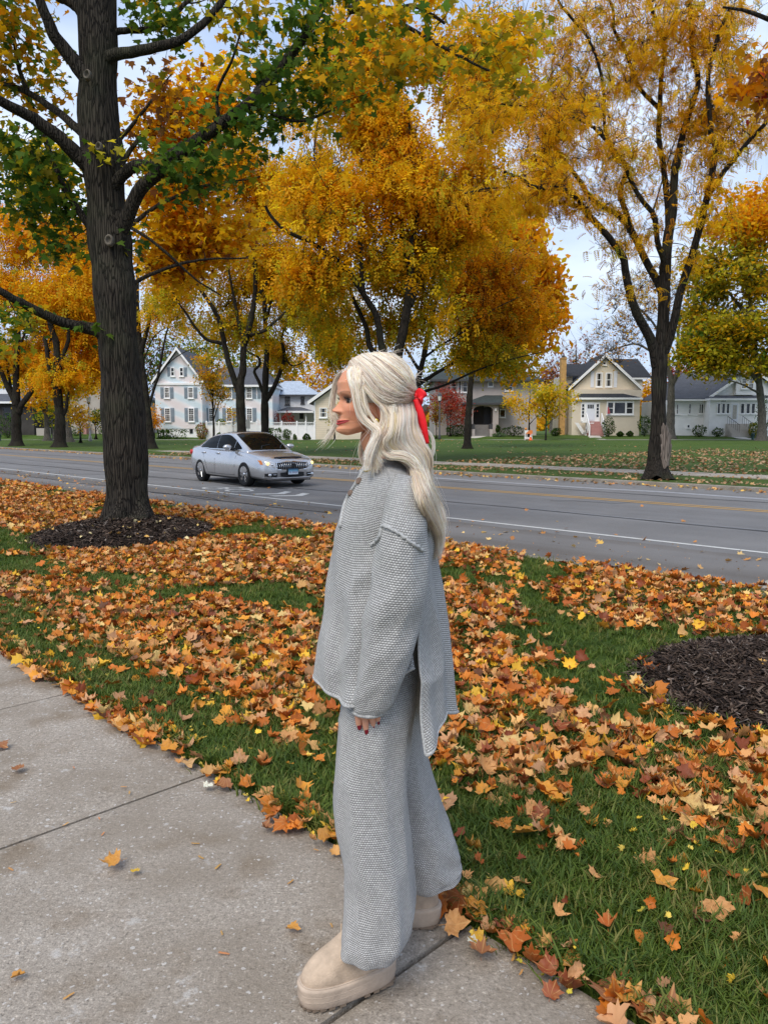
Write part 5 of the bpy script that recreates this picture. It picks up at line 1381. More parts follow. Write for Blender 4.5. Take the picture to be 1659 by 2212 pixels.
# ---- white bungalow
h = House('white_bungalow', 'white brick bungalow with a grey roof, dormer and iron stair rails', 88, 1450, 1680)
h.wall(1440, 1690, 864, None, 9, M_WHITE_BRICK)
h.part('roof', M_ROOF_GREY, (), None, [([(h.x(1434), -.6, h.z(864.5)), (h.x(1560), -.6, h.z(864.5)), (h.x(1600, 6), 6, h.z(803, 6)), (h.x(1471, 6), 6, h.z(806, 6))], (0, .12, .18)), ([(h.x(1384, 3), 3, h.z(866, 3)), (h.x(1440, 3), 3, h.z(866, 3)), (h.x(1471, 6), 6, h.z(806.5, 6)), (h.x(1440, 6), 6, h.z(838, 6))], (0, .1, .15))])
h.part('roof', M_ROOF_GREY, [(h.x(1600, 6), h.x(1720, 6), 5.9, 12, h.z(830, 6), h.z(804, 6))])
h.part('eave_board', M_TRIM, [(h.x(1434), h.x(1527), -.68, -.601, h.z(866.5), h.z(863))])
h.gable(1527, 1700, 1613, 860, 800, 5, M_WHITE_BRICK, -.5)
h.gable_roof(1524, 1702, 1613, 860.5, 797, 6, M_ROOF_GREY, -.5, th=.2)
h.hip_roof(1528, 1700, 1540, 1690, 861, 851.5, 1.4, M_ROOF_GREY, -1.6, .3, M_TRIM, back=True)
h.wall(1530, 1690, 861.5, None, 1.55, M_WHITE_BRICK, -1.58)
d = -1.58
h.part('dormer', M_WHITE_BRICK, [(h.x(1585, -1), h.x(1625, -1), -1.0, 3, h.z(853, -1), h.z(813, -1))])
h.part('roof', M_ROOF_GREY, [(h.x(1582, -1), h.x(1628, -1), -1.3, 3, h.z(812.9, -1), h.z(808, -1))])
h.window(1595, 1607, 817, 840, -1.0, fw=.09, grid=1); h.window(1610, 1622, 817, 840, -1.0, fw=.09, grid=1)
for a, b in ((1546, 1552), (1555.5, 1562.5), (1565.5, 1572), (1596, 1604), (1608, 1616), (1619, 1627)):
    h.window(a - .6, b + .6, 871, 894, d, nz=1, fw=.07)
h.part('door_surround', M_TRIM, [(h.x(1574.5, d), h.x(1592, d), d - .05, d - .003, h.z(912, d), h.z(869.5, d))])
dr = h.part('door', M_DOOR_W, [(h.x(1576.5, d), h.x(1590, d), d - .09, d - .051, h.z(911, d), h.z(872, d))])
h.part('pane', M_CURTAIN, [(h.x(1579, d), h.x(1587.5, d), d - .11, d - .091, h.z(905, d), h.z(875, d))], dr)
h.part('sill_band', M_TRIM, [(h.x(1441), h.x(1529), -.05, -.003, h.z(898), h.z(896))])
h.window(1457.5, 1462.5, 873, 895, 0, fw=.07); h.window(1484, 1489.5, 872, 894.5, 0, fw=.07); h.window(1506, 1526, 872, 894, 0, nx=4, nz=1, fw=.08); h.window(1482, 1489, 917, 925, 0, nz=1, fw=.07)
h.part('downspout', M_TRIM, [(h.x(1525.5), h.x(1527), -.1, -.004, 0, h.z(866))])
h.steps(1566, 1612, 915.5, 932, 5, .32, M_PALE_STEP, d)
for a in (1568, 1600):
    mb = MB()
    zt, zb = h.z(899, d), h.z(918, d)
    xt, xb = h.x(a, d), h.x(a + 13, d)
    mb.tube([(xt, d - .2, zt), (xb, d - 1.7, zb)], .025, 6)
    for k in range(7):
        t = k / 6
        q = Vector((xt + (xb - xt) * t, d - .2 - 1.5 * t, zt + (zb - zt) * t))
        mb.tube([q, q - Vector((0, 0, .85))], .014, 5)
    mb.build('stair_railing', M_IRON, h.root)
def text_mesh(body, size, mat, name, parent, loc, rot, extrude=.01):
    cu = bpy.data.curves.new(name, 'FONT'); cu.body = body; cu.size = size; cu.extrude = extrude; cu.align_x = 'CENTER'
    tmp = bpy.data.objects.new(name, cu)
    me = bpy.data.meshes.new_from_object(tmp)
    bpy.data.objects.remove(tmp); bpy.data.curves.remove(cu)
    me.materials.clear(); me.materials.append(mat)
    o = link(name, me, None, parent); o.location = loc; o.rotation_euler = rot
    return o
text_mesh('237', .36, M_DARK_TRIM, 'house_number', h.root, (h.x(1559, d), d - .03, h.z(868.5, d)), (math.pi / 2, 0, 0))

# ---- two houses seen between the trunks at the left
h = House('dark_house', 'dark low house with a pale-gabled roof behind the leftmost trunk', 88, -60, 100)
h.wall(-60, 75, 868, None, 8, M_DARK_WALL)
h.hip_roof(-75, 90, -40, 60, 868, 842, 9, M_ROOF_GREY, 0, .7)
h.wall(-50, 40, 842, 868, 5, M_WHITE_SIDING, 3.0)
h.part('porch_panel', M_GREIGE, [(h.x(88), h.x(116), -1, -.6, -.3, h.z(925))])
h.window(10, 28, 880, 902, 0, frame=M_DARK_TRIM)
h = House('cottage', 'greige cottage with white double windows behind the left lamp post', 90, 180, 300)
h.wall(225 - 90, 300, 862, None, 8, M_GREIGE)
h.gable(135, 300, 218, 862, 826, 7.9, M_GREIGE)
h.gable_roof(128, 307, 218, 864, 822, 8, M_ROOF_GREY)
h.window(146, 161, 877, 903, 0, nx=1); h.window(161.5, 176, 877, 903, 0, nx=1)
h.part('sill_band', M_DARK_TRIM, [(h.x(140), h.x(300), -.08, -.003, h.z(907), h.z(904.5))])
h.part('porch_step', M_STEP, [(h.x(188), h.x(196), -1.2, -.01, -.3, h.z(915))])
h.window(262, 275, 880, 905, 0)

# ---- walks up to the doors
def walkway(label, pts, w):
    tag(ribbon(pts, w, 'walkway', M_SIDE, 0.05), label, kind='structure')
walkway('pale walk leading to the stucco porch', [(P(1035, 930, 88.0).x, 86.3), (P(1020, 930, 85).x, 84.0), (P(985, 930, 82).x, 81.5), (P(965, 930, 80).x, 79.8)], 1.4)
walkway('walk leading to the white stairs', [(P(1280, 930, 87).x, 86.7), (P(1286, 930, 84).x, 84), (P(1295, 930, 80).x, 79.8)], 1.3)
walkway('walk leading to the bungalow stairs', [(P(1592, 930, 85).x, 84.8), (P(1612, 930, 82).x, 82), (P(1650, 930, 80).x, 79.8)], 1.4)
walkway('driveway strip left of the beige garage', [(P(640, 930, 88).x, 83.4), (P(690, 930, 83).x, 83), (P(760, 930, 82).x, 82)], 1.2)

# ---- white vinyl fence: posts, boards and lattice tops
fence = empty('fence', (P(560, 940, 80).x, 80, land(P(560, 940, 80).x, 80)))
tag(fence, 'white vinyl privacy fence with a lattice top between the two white houses', 'fence')
fx = lambda p: P(p, 930, 80).x - fence.location.x
fz = lambda p: P(829, p, 80).z - fence.location.z
fp = [447, 474, 501, 528, 555, 582, 609, 642, 661, 680]
pm = None
for p in fp:
    mb = MB().box(fx(p) - .07, fx(p) + .07, -.07, .07, -.2, fz(911)); mb.prism([(fx(p) - .09, -.09, fz(911) + .001), (fx(p) + .09, -.09, fz(911) + .001), (fx(p), 0, fz(909))], (0, .18, 0))
    mb.build('post', M_TRIM, fence)
for a, b in zip(fp[:-1], fp[1:]):
    x0, x1 = fx(a) + .071, fx(b) - .071
    k = 6
    for i in range(k):
        MB().box(x0 + (x1 - x0) * i / k + .004, x0 + (x1 - x0) * (i + 1) / k - .004, -.02, .02, 0.02, fz(920)).build('board', M_TRIM, fence)
    MB().box(x0, x1, -.035, .035, fz(919.9), fz(918.6)).build('rail', M_TRIM, fence)
    MB().box(x0, x1, -.035, .035, fz(913.2), fz(912)).build('rail', M_TRIM, fence)
    mb = MB()
    zz0, zz1 = fz(918.5), fz(913.3)
    m = int((x1 - x0) / .16)
    for i in range(m):
        for sg in (0, 1):
            xa = x0 + (x1 - x0) * i / m; xb = x0 + (x1 - x0) * (i + 1) / m
            if sg: xa, xb = xb, xa
            mb.prism([(xa - .012, -.01 + sg * .012, zz0), (xa + .012, -.01 + sg * .012, zz0), (xb + .012, -.01 + sg * .012, zz1), (xb - .012, -.01 + sg * .012, zz1)], (0, .01, 0))
    mb.build('lattice', M_TRIM, fence)

# ---- shrubs: each a thing of its own
def shrub(nm, label, px, Yb, pyb, w, hgt, pal, seed, per=420, leaf=0.11, box=0.0, stem=True, group='shrubs at the houses', cat='shrub'):
    c = P(px, pyb, Yb); gz = land(c.x, Yb)
    k = Yb / 1662
    W, H = w * k / 2, hgt * k
    rng = np.random.default_rng(seed)
    root = empty(nm, (c.x, Yb, gz)); tag(root, label, cat, group)
    n = int(per * max(1, W * H / .6))
    d = rng.normal(size=(n, 3)); d /= np.linalg.norm(d, axis=1, keepdims=True)
    if box:
        d = np.sign(d) * np.abs(d) ** box; d /= np.max(np.abs(d), axis=1, keepdims=True) ** .8
    pos = d * np.array((W, min(W, 1.2), H / 2)) * (rng.uniform(.72, 1.06, (n, 1))) + np.array((0, 0, H * .52))
    pos += np.array([noise.noise_vector(Vector(p) * 1.8) for p in pos]) * .14
    pos[:, 2] = np.maximum(pos[:, 2], .02)
    P_ = np.array([x[0] for x in pal]); wt = np.array([x[1] for x in pal], float)
    cl = P_[rng.choice(len(P_), n, p=wt / wt.sum())] * rng.uniform(.7, 1.25, (n, 1))
    V, F, C = scatter(DIAMOND[0], DIAMOND[1], pos, rot_mats(rng.uniform(0, 6.3, n), rng.normal(0, 1, n), rng.normal(0, 1, n)), leaf * rng.uniform(.8, 2.0, n), cl)
    np_mesh('foliage', V, F, M_CROWN, root, color=C)
    mb = MB()
    for q in range(5):
        a = q * 1.26
        mb.tube([(0.05 * math.cos(a), .05 * math.sin(a), -.05), (W * .4 * math.cos(a), .4 * min(W, 1.2) * math.sin(a), H * .5), (W * .65 * math.cos(a), .6 * min(W, 1.2) * math.sin(a), H * .8)], [.03, .02, .008], 5)
    mb.build('stem', M_BARK_LOCUST, root)
    return root
EVG = [(DGR, 5), ((0.02, 0.045, 0.014), 4), (GRN, 2)]
shrub('hedge', 'clipped dark hedge at the left end under the pastel house windows', 346, 81, 938, 12, 20, EVG, 1, box=.5)
shrub('hedge', 'clipped dark hedge in the middle under the pastel house windows', 358, 81, 938, 14, 20, EVG, 2, box=.5)
shrub('hedge', 'clipped dark hedge nearest the hydrangea by the pastel house', 380, 81, 938, 42, 21, EVG, 3, box=.5, per=260)
shrub('hydrangea', 'hydrangea with pinkish faded heads beside the pastel house', 437, 80, 939, 27, 36, [(GRN, 4), (LIM, 2), (PNK, 4)], 4)
shrub('shrub', 'small grey-green shrub in front of the white fence', 474, 79.5, 939, 16, 14, [(GRN, 3), ((0.22, 0.26, 0.18), 4)], 5)
shrub('shrub', 'round green bush showing above the fence line', 478, 84, 912, 22, 40, [(GRN, 4), (LIM, 1)], 6)
shrub('hedge', 'dense green hedge behind the car roof at the fence', 594, 79, 941, 26, 24, EVG, 7, box=.5)
shrub('shrub', 'mottled grey-green shrub next to the hedge behind the car', 620, 79, 941, 20, 23, [(GRN, 3), ((0.20, 0.24, 0.16), 3), (DGR, 2)], 8)
shrub('shrub', 'little tuft of a shrub at a fence post', 637, 79, 942, 9, 11, [(GRN, 3), ((0.2, 0.24, 0.16), 3)], 9)
shrub('shrub', 'spiky dark green shrub at the foot of the fence', 662, 79, 943, 18, 12, EVG, 10)
shrub('burning_bush', 'crimson bush under the white porch, behind its post', 622, 87, 912, 32, 50, [(RED, 6), ((0.30, 0.02, 0.03), 4)], 11, per=160)
shrub('burning_bush', 'narrow crimson bush left of the white porch post', 598, 87, 912, 11, 50, [(RED, 6), ((0.30, 0.02, 0.03), 4)], 12, per=200)
shrub('shrub', 'broad dark shrub left of the stucco steps', 985, 86.5, 942, 44, 25, EVG, 13, per=260)
shrub('conifer', 'small cone-shaped evergreen right of the stucco steps', 1075, 87, 940, 11, 24, EVG, 14)
shrub('shrub', 'wide dark shrubs under the stucco front wall', 1108, 87.3, 938, 54, 20, EVG, 15, per=220)
shrub('shrub', 'low grey-green perennials beside the stucco steps', 1078, 85.5, 942, 30, 8, [(GRN, 3), ((0.18, 0.24, 0.16), 4)], 16)
shrub('shrub', 'dark shrub behind the barricade sapling', 1200, 87, 936, 24, 16, EVG, 17)
shrub('conifer', 'upright evergreen right of the white stairs', 1313.5, 86, 935, 28, 40, EVG, 18, per=240)
shrub('shrub', 'low clipped box bush under the triple window, nearer the stairs', 1339, 86.5, 934, 17, 9, EVG, 19)
shrub('shrub', 'low clipped box bush under the triple window, farther from the stairs', 1360, 86.5, 934, 17, 10, EVG, 20)
shrub('conifer', 'tall dark evergreen at the right corner of the tan house', 1391, 87, 933, 28, 44, EVG, 21, per=220)
shrub('shrub', 'round dark ball bush, larger of two by the bungalow', 1509, 85.5, 932, 29, 25, EVG, 22, per=300)
shrub('shrub', 'round dark ball bush next to the bungalow steps', 1549, 85.5, 931, 25, 19, EVG, 23, per=300)
shrub('conifer', 'pale green cone evergreen right of the bungalow steps', 1627, 84.5, 930, 22, 32, [(GRN, 4), (LIM, 3), (OLV, 2)], 24)
shrub('shrub', 'big dark shrub before the leftmost house', 18, 84, 940, 44, 50, EVG, 25, per=160)
shrub('shrub', 'dark shrub under the cottage windows', 165, 86, 936, 34, 18, EVG, 26, per=200)
shrub('shrub', 'dark bush beyond the left lamp post', 226, 86, 938, 26, 22, EVG, 27, per=200)
shrub('shrub', 'dense dark evergreen crown before the bungalow at the right edge', 1652, 83, 900, 40, 90, EVG, 28, per=90)

# ================================================================== SILVER SEDAN
def car_paint():
    n = NT('silver_paint')
    v = n.coords('Object')
    fl = n.noise(v, 900, 2)
    sx = n.new('SeparateXYZ'); n.l(v, sx.inputs[0])
    dirt = n.math('MULTIPLY', n.ramp(n.math('ADD', sx.outputs['Z'], n.math('MULTIPLY', n.noise(v, 5, 4), .35)), [(.35, (1, 1, 1)), (.75, (0, 0, 0))]), .45)   # road grime low on the doors
    c = n.mix(dirt, (0.56, 0.56, 0.575), (0.27, 0.24, 0.20))
    n.set(c, n.math('ADD', .26, n.math('MULTIPLY', dirt, .3)), .75, .5, n.bump(fl, .03, .001))
    n.b.inputs['Coat Weight'].default_value = .7; n.b.inputs['Coat Roughness'].default_value = .05
    return n.m
M_CAR = car_paint()
M_CARGLASS = NT('car_glass').set((0.004, 0.005, 0.005), 0.02, 0.0, 0.2)
M_CARGLASS.node_tree.nodes['Principled BSDF'].inputs['IOR'].default_value = 1.25
M_CHROME = NT('chrome').set((0.72, 0.73, 0.75), 0.16, 1.0)
M_TYRE = paint('tyre_rubber', (0.012, 0.012, 0.013), 0.8, 0.2, 20)
M_RIM = NT('dark_rim').set((0.03, 0.03, 0.033), 0.3, 0.8)
M_LENS = NT('lamp_lens').set((0.62, 0.62, 0.62), 0.12, 0.3)
M_AMBER = NT('amber_lens').set((0.70, 0.20, 0.03), 0.2)
M_REDLENS = NT('red_lens').set((0.45, 0.02, 0.02), 0.2)
n_ = NT('lit_bulb'); n_.set((1, .75, .35), .3); n_.b.inputs['Emission Color'].default_value = (1.0, .62, .20, 1); n_.b.inputs['Emission Strength'].default_value = 0.9
M_BULB = n_.m
n_ = NT('plate'); vv = n_.coords('Object'); sx_ = n_.new('SeparateXYZ'); n_.l(vv, sx_.inputs[0])
M_PLATE = n_.set(n_.ramp(n_.math('ADD', n_.math('MULTIPLY', n_.math('SUBTRACT', sx_.outputs['Z'], .52), 6.0), .5), [(.25, (0.60, 0.66, 0.72)), (.55, (0.20, 0.45, 0.62)), (.85, (0.03, 0.10, 0.20))]), .4)

body_st = np.array([(-2.33, .45, .88, .60), (-2.28, .36, .97, .73), (-2.15, .29, 1.02, .82), (-1.8, .235, 1.03, .885), (-1.3, .205, 1.00, .905), (-.5, .19, .965, .91), (.5, .19, .945, .91), (1.1, .20, .925, .90), (1.6, .215, .865, .885), (1.95, .215, .80, .855), (2.15, .20, .745, .80), (2.26, .20, .69, .72), (2.325, .23, .64, .60), (2.35, .28, .58, .48)])
gh_st = np.array([(-2.0, 1.03, .70, .60), (-1.7, 1.15, .77, .60), (-1.4, 1.27, .80, .60), (-1.0, 1.385, .81, .60), (-.5, 1.455, .815, .60), (-.1, 1.475, .815, .60), (.2, 1.455, .81, .60), (.5, 1.345, .80, .60), (.8, 1.19, .785, .61), (1.1, 1.02, .76, .62), (1.25, .93, .74, .62)])
def interp(tab, x):
    return [float(np.interp(x, tab[:, 0], tab[:, k])) for k in range(1, tab.shape[1])]
_bx = catmull(body_st, 60); _gx = catmull(gh_st, 50)
def body_sec(x):
    zb, zt, w = interp(_bx, x)
    h = zt - zb
    cr = .05 if x > .9 else .03
    return [(0, zb), (.80 * w, zb), (.945 * w, zb + .045), (.985 * w, zb + .16 * h), (w * 1.0, zb + .38 * h), (.995 * w, zb + .60 * h), (.965 * w, zb + .80 * h), (.925 * w, zb + .93 * h), (.85 * w, zt), (.5 * w, zt + cr * .75), (0, zt + cr)]
def gh_sec(x):
    T, wb, wr = interp(_gx, x)
    B = .90
    h = T - B
    return [(wb, B), (wb - .025, B + .25 * h), (wb - (wb - wr) * .35, B + .55 * h), (wr + .06, B + .84 * h), (wr - .03, B + .945 * h), (wr * .6, B + .99 * h), (0, T)]
def gh_y(x, z):
    s = gh_sec(x)
    return float(np.interp(z, [p[1] for p in s], [p[0] for p in s]))
def gh_v(x, v):
    s = np.array(gh_sec(x)); d = np.r_[0, np.cumsum(np.hypot(*np.diff(s, axis=0).T))]; d /= d[-1]
    return float(np.interp(v, d, s[:, 0])), float(np.interp(v, d, s[:, 1]))
def body_y(x, z):
    s = body_sec(x)[1:9]
    return float(np.interp(z, [p[1] for p in s], [p[0] for p in s]))

car_pos = SN(18.72, 12.88, ROAD_Z)
car = empty('car', car_pos, math.atan2(-US.y, -US.x) - R(6))
tag(car, 'silver four-door sedan with headlights on, driving past on the street', 'car')
# lower body, arches cut out
rings = []
for x in np.linspace(-2.33, 2.35, 46):
    s = body_sec(x)
    rings.append([(x, y, z) for y, z in s] + [(x, -y, z) for y, z in s[-2:0:-1]])
lower = MB().loft([[Vector(p) for p in r] for r in rings]).build('body', M_CAR, car, smooth_=True)
cut = MB()
for wx in (-1.37, 1.315):
    cut.tube([(wx, -1.2, .345), (wx, -.52, .345)], .372, 28); cut.tube([(wx, .52, .345), (wx, 1.2, .345)], .372, 28)
cutter = cut.build('cutter', M_TYRE)
bo = lower.modifiers.new('arch', 'BOOLEAN'); bo.operation = 'DIFFERENCE'; bo.object = cutter; bo.solver = 'EXACT'
dg = bpy.context.evaluated_depsgraph_get()
me = bpy.data.meshes.new_from_object(lower.evaluated_get(dg))
lower.modifiers.clear(); lower.data = me
bpy.data.objects.remove(cutter)
for p in me.polygons:
    p.use_smooth = True
try:
    me.set_sharp_from_angle(angle=R(38))
except Exception:
    pass
rings = []
for x in np.linspace(-1.98, 1.24, 40):
    s = gh_sec(x)
    rings.append([Vector((x, y, z)) for y, z in s] + [Vector((x, -y, z)) for y, z in s[-2::-1]])
MB().loft(rings).build('roof', M_CAR, car, smooth_=True)
def side_patch(name, x0, x1, zlo, zhi, mat, off, sides=(-1, 1), nx=16, nz=6, fn=gh_y):
    for sd in sides:
        V, F = [], []
        for i in range(nx + 1):
            x = x0 + (x1 - x0) * i / nx
            a, b = zlo(x), zhi(x)
            b = max(b, a + .002)
            for j in range(nz + 1):
                z = a + (b - a) * j / nz
                V.append((x, sd * (fn(x, z) + off), z))
        for i in range(nx):
            for j in range(nz):
                q = i * (nz + 1) + j
                F.append((q, q + nz + 1, q + nz + 2, q + 1))
        MB().add(V, F).build(name, mat, car, smooth_=True)
top = lambda x: interp(_gx, x)[0]
wl_ = lambda x: .995 + .012 * (x < -1)
def wtop(x):
    return min(top(x) - .085, 1.395) - .10 * smooth(-1.0, -1.75, x)
side_patch('window_trim', -1.70, .98, lambda x: wl_(x) - .022, lambda x: wtop(x) + .022, M_CHROME, .004)
side_patch('side_window', -1.66, -1.38, lambda x: wl_(x), lambda x: wtop(x), M_CARGLASS, .009)
side_patch('side_window', -1.35, -.42, lambda x: wl_(x), lambda x: wtop(x), M_CARGLASS, .009)
side_patch('side_window', -.39, .56, lambda x: wl_(x), lambda x: wtop(x), M_CARGLASS, .009)
side_patch('side_window', .585, .93, lambda x: wl_(x), lambda x: wtop(x), M_CARGLASS, .009)
def top_patch(name, x0, x1, v0, mat, off, nx=14, nv=18, taper=0.0):
    V, F = [], []
    for i in range(nx + 1):
        x = x0 + (x1 - x0) * i / nx
        for j in range(nv + 1):
            f = -1 + 2 * j / nv
            vv = 1 - (1 - (v0 + taper * i / nx)) * abs(f)
            y, z = gh_v(x, vv)
            V.append((x + (off if x > .3 else (-off if x < -1.1 else 0)) * .7, math.copysign(y, f), z + off))
    for i in range(nx):
        for j in range(nv):
            q = i * (nv + 1) + j
            F.append((q, q + 1, q + nv + 2, q + nv + 1))
    MB().add(V, F).build(name, mat, car, smooth_=True)
top_patch('windscreen', .30, 1.17, .52, M_CARGLASS, .010, taper=-.22)
top_patch('rear_window', -1.05, -1.80, .56, M_CARGLASS, .010, taper=-.06)
top_patch('sunroof', -.62, .08, .66, M_CARGLASS, .008)
for sd in (-1, 1):                               # wipers
    MB().tube([(1.16, .05 + sd * .3, 1.0), (1.02, .15 + sd * .3, 1.085), (.95, .35 + sd * .22, 1.12)], .012, 5).build('wiper', M_BLACK, car)
def seam(pts, name='door_seam', r=.006, mat=None):
    for sd in (-1, 1):
        MB().tube([(x, sd * (body_y(x, z) + .001), z) for x, z in pts], r, 4).build(name, mat or M_BLACK, car)
seam([(.82, .96), (.83, .8), (.80, .55), (.78, .30)])
seam([(-.40, .97), (-.40, .7), (-.40, .5), (-.42, .30)])
seam([(-1.28, 1.0), (-1.20, .85), (-1.02, .62), (-.92, .45), (-.85, .30)])
seam([(-.85, .30), (0, .285), (.78, .30)])
for x in (-.12 - .12, -1.02 - .12):
    for sd in (-1, 1):
        MB().tube([(x - .1, sd * (body_y(x, .865) + .006), .868), (x - .06, sd * (body_y(x, .865) + .035), .87), (x + .06, sd * (body_y(x, .865) + .035), .872), (x + .1, sd * (body_y(x, .865) + .006), .874)], [.014, .02, .02, .014], 8).build('door_handle', M_CHROME, car, smooth_=True)
for sd in (-1, 1):
    mb = MB(); mb.ball((.62, sd * 1.0, 1.055), .10, .13, .075, 14, 8)
    m = mb.build('mirror', M_CAR, car, smooth_=True)
    MB().tube([(.66, sd * .80, .985), (.63, sd * .92, 1.0)], [.045, .035], 8).build('mirror_arm', M_BLACK, m, smooth_=True)
# front: grille, lamps, bumper openings, plate
def front_x(y, z):
    """x of the body skin at lateral y, height z (march inward from the nose)"""
    x = 2.36
    while x > 1.2:
        s = body_sec(x)
        zb, zt = s[0][1], s[-1][1]
        if zb <= z <= zt + .0:
            yy = float(np.interp(z, [p[1] for p in s[1:9]], [p[0] for p in s[1:9]])) if z < s[8][1] else float(np.interp(z, [p[1] for p in s[8:]], [p[0] for p in s[8:]]))
            if abs(y) <= yy:
                return x
        x -= .01
    return x
def front_patch(name, poly, mat, off, n=9, parent=None):
    """poly: function (u,v in 0..1) -> (y,z)"""
    V, F = [], []
    for i in range(n + 1):
        for j in range(n + 1):
            y, z = poly(i / n, j / n)
            V.append((front_x(y, z) + off, y * (1 + off * .3), z + off * .2))
    for i in range(n):
        for j in range(n):
            q = i * (n + 1) + j
            F.append((q, q + 1, q + n + 2, q + n + 1))
    return MB().add(V, F).build(name, mat, parent or car, smooth_=True)
def ell(cy, cz, ry, rz, e=2.0):
    def f(u, v):
        a, b = 2 * u - 1, 2 * v - 1
        k = (1 - .32 * abs(a) ** e * (1 if b < 0 else .6))
        return cy + ry * a, cz + rz * b * k
    return f
front_patch('grille_surround', ell(0, .575, .47, .128), M_CHROME, .012, 14)
g = front_patch('grille', ell(0, .575, .445, .108), M_BLACK, .02, 14)
for i in range(15):
    a = -.40 + .8 * i / 14
    k = (1 - .32 * abs(a / .445) ** 2)
    z0, z1 = .575 - .100 * k, .575 + .092 * (1 - .2 * abs(a / .445) ** 2)
    MB().tube([(front_x(a, z0) + .026, a, z0), (front_x(a, .58) + .034, a * 1.01, .58), (front_x(a, z1) + .024, a * 1.02, z1)], .0085, 5).build('grille_slat', M_CHROME, g, smooth_=True)
MB().tube([(front_x(0, .585) + .03, 0, .585), (front_x(0, .585) + .06, 0, .587)], .062, 16).build('badge', M_BLACK, g)
MB().tube([(2.14, -.42, .79), (2.20, -.2, .80), (2.21, 0, .803), (2.20, .2, .80), (2.14, .42, .79)], .022, 6).build('hood_deflector', M_BLACK, car, smooth_=True)
for sd in (-1, 1):
    def lamp(u, v, sd=sd):
        y = .50 + .315 * u
        zc = .60 + .085 * u; hh = .055 + .035 * math.sin(math.pi * min(1, u * .9 + .1))
        return sd * y, zc + hh * (2 * v - 1)
    hl = front_patch('headlight', lamp, M_LENS, .010, 9)
    def amb(u, v, sd=sd):
        y = .775 + .035 * u
        return sd * y, .672 + .055 * (2 * v - 1)
    front_patch('turn_signal', amb, M_AMBER, .016, 4, hl)
    bx = front_x(sd * .68, .645)
    MB().ball((bx + .012, sd * .685, .645), .03, .048, .045, 12, 8).build('bulb', M_BULB, hl, smooth_=True)
    MB().ball((front_x(sd * .58, .61) + .004, sd * .58, .612), .02, .045, .04, 10, 6).build('reflector', M_CHROME, hl, smooth_=True)
    fg = front_patch('fog_lamp_recess', lambda u, v, sd=sd: (sd * (.46 + .30 * u), .345 + .052 * (2 * v - 1) * (1 - .25 * u)), M_BLACK, .008, 5)
    MB().ball((front_x(sd * .65, .345) + .012, sd * .65, .345), .02, .055, .042, 12, 8).build('fog_lamp', M_CHROME, fg, smooth_=True)
    MB().tube([(front_x(sd * .48, .35) + .02, sd * .48, .352), (front_x(sd * .58, .35) + .02, sd * .58, .352)], .009, 5).build('trim_bar', M_CHROME, fg)
    MB().ball((-2.14, sd * .80, .86), .10, .05, .075, 10, 8).build('tail_light', M_REDLENS, car, smooth_=True)
front_patch('lower_intake', ell(0, .345, .36, .065, 4), M_BLACK, .010, 8)
MB().tube([(front_x(.78, .275), .78, .275), (front_x(.5, .26) + .02, .5, .262), (front_x(.2, .262) + .01, .2, .262), (front_x(0, .262) + .01, 0, .262), (front_x(.2, .262) + .01, -.2, .262), (front_x(.5, .26) + .02, -.5, .262), (front_x(.78, .275), -.78, .275)], .02, 6).build('bumper_lip', M_CAR, car, smooth_=True)
pz = .43
px_ = front_x(0, pz) + .02
pl = MB().box(px_, px_ + .02, -.155, .155, pz - .078, pz + .078).build('licence_plate', M_PLATE, car)
pl.data.transform(Matrix.Translation((0, 0, .52 - pz))); pl.location = (0, 0, pz - .52)
mb = MB()
mb.box(px_ - .004, px_ + .026, -.165, -.156, pz - .085, pz + .085); mb.box(px_ - .004, px_ + .026, .156, .165, pz - .085, pz + .085); mb.box(px_ - .004, px_ + .026, -.156, .156, pz - .085, pz - .0781); mb.box(px_ - .004, px_ + .026, -.156, .156, pz + .0781, pz + .085)
fr = mb.build('plate_frame', M_BLACK, car)
mb = MB()
for i, y in enumerate((-.115, -.075, -.015, .02, .055, .09, .122)):
    mb.box(px_ + .0201, px_ + .0215, y - .009, y + .009, pz - .045, pz + .012 - .008 * (i % 2))
mk = mb.build('plate_marks', NT('plate_ink').set((0.22, 0.20, 0.33), .5), pl); mk.location = (0, 0, .52 - pz)
# wheels
def wheel(x, sd):
    w = empty('wheel', (x, sd * .80, .335)); w.parent = car
    prof = [(.225, .10), (.29, .115), (.325, .095), (.335, .05), (.335, -.05), (.325, -.095), (.29, -.11), (.225, -.10)]
    rings = [[Vector((r * math.cos(a), y * sd, r * math.sin(a))) for a in (2 * math.pi * k / 32 for k in range(32))] for r, y in prof]
    MB().loft(rings, cap=False).build('tyre', M_TYRE, w, smooth_=True)
    rim = MB().loft([[Vector((r * math.cos(a), y * sd, r * math.sin(a))) for a in (2 * math.pi * k / 32 for k in range(32))] for r, y in ((.232, .09), (.222, .098), (.212, .085), (.20, .03), (.05, .03))], cap=False).build('rim', M_RIM, w, smooth_=True)
    for k in range(10):
        a = 2 * math.pi * (k // 2) / 5 + (.16 if k % 2 else -.16) + .3
        mb = MB().tube([(.05 * math.cos(a), .075 * sd, .05 * math.sin(a)), (.13 * math.cos(a), .085 * sd, .13 * math.sin(a)), (.212 * math.cos(a), .095 * sd, .212 * math.sin(a))], [.010, .008, .007], 5)
        mb.build('spoke', M_CHROME if k % 2 == 0 else M_RIM, rim)
    MB().ball((0, .08 * sd, 0), .045, .02, .045, 12, 6).build('hub_cap', M_CHROME, rim, smooth_=True)
for x in (-1.37, 1.315):
    for sd in (-1, 1):
        wheel(x, sd)
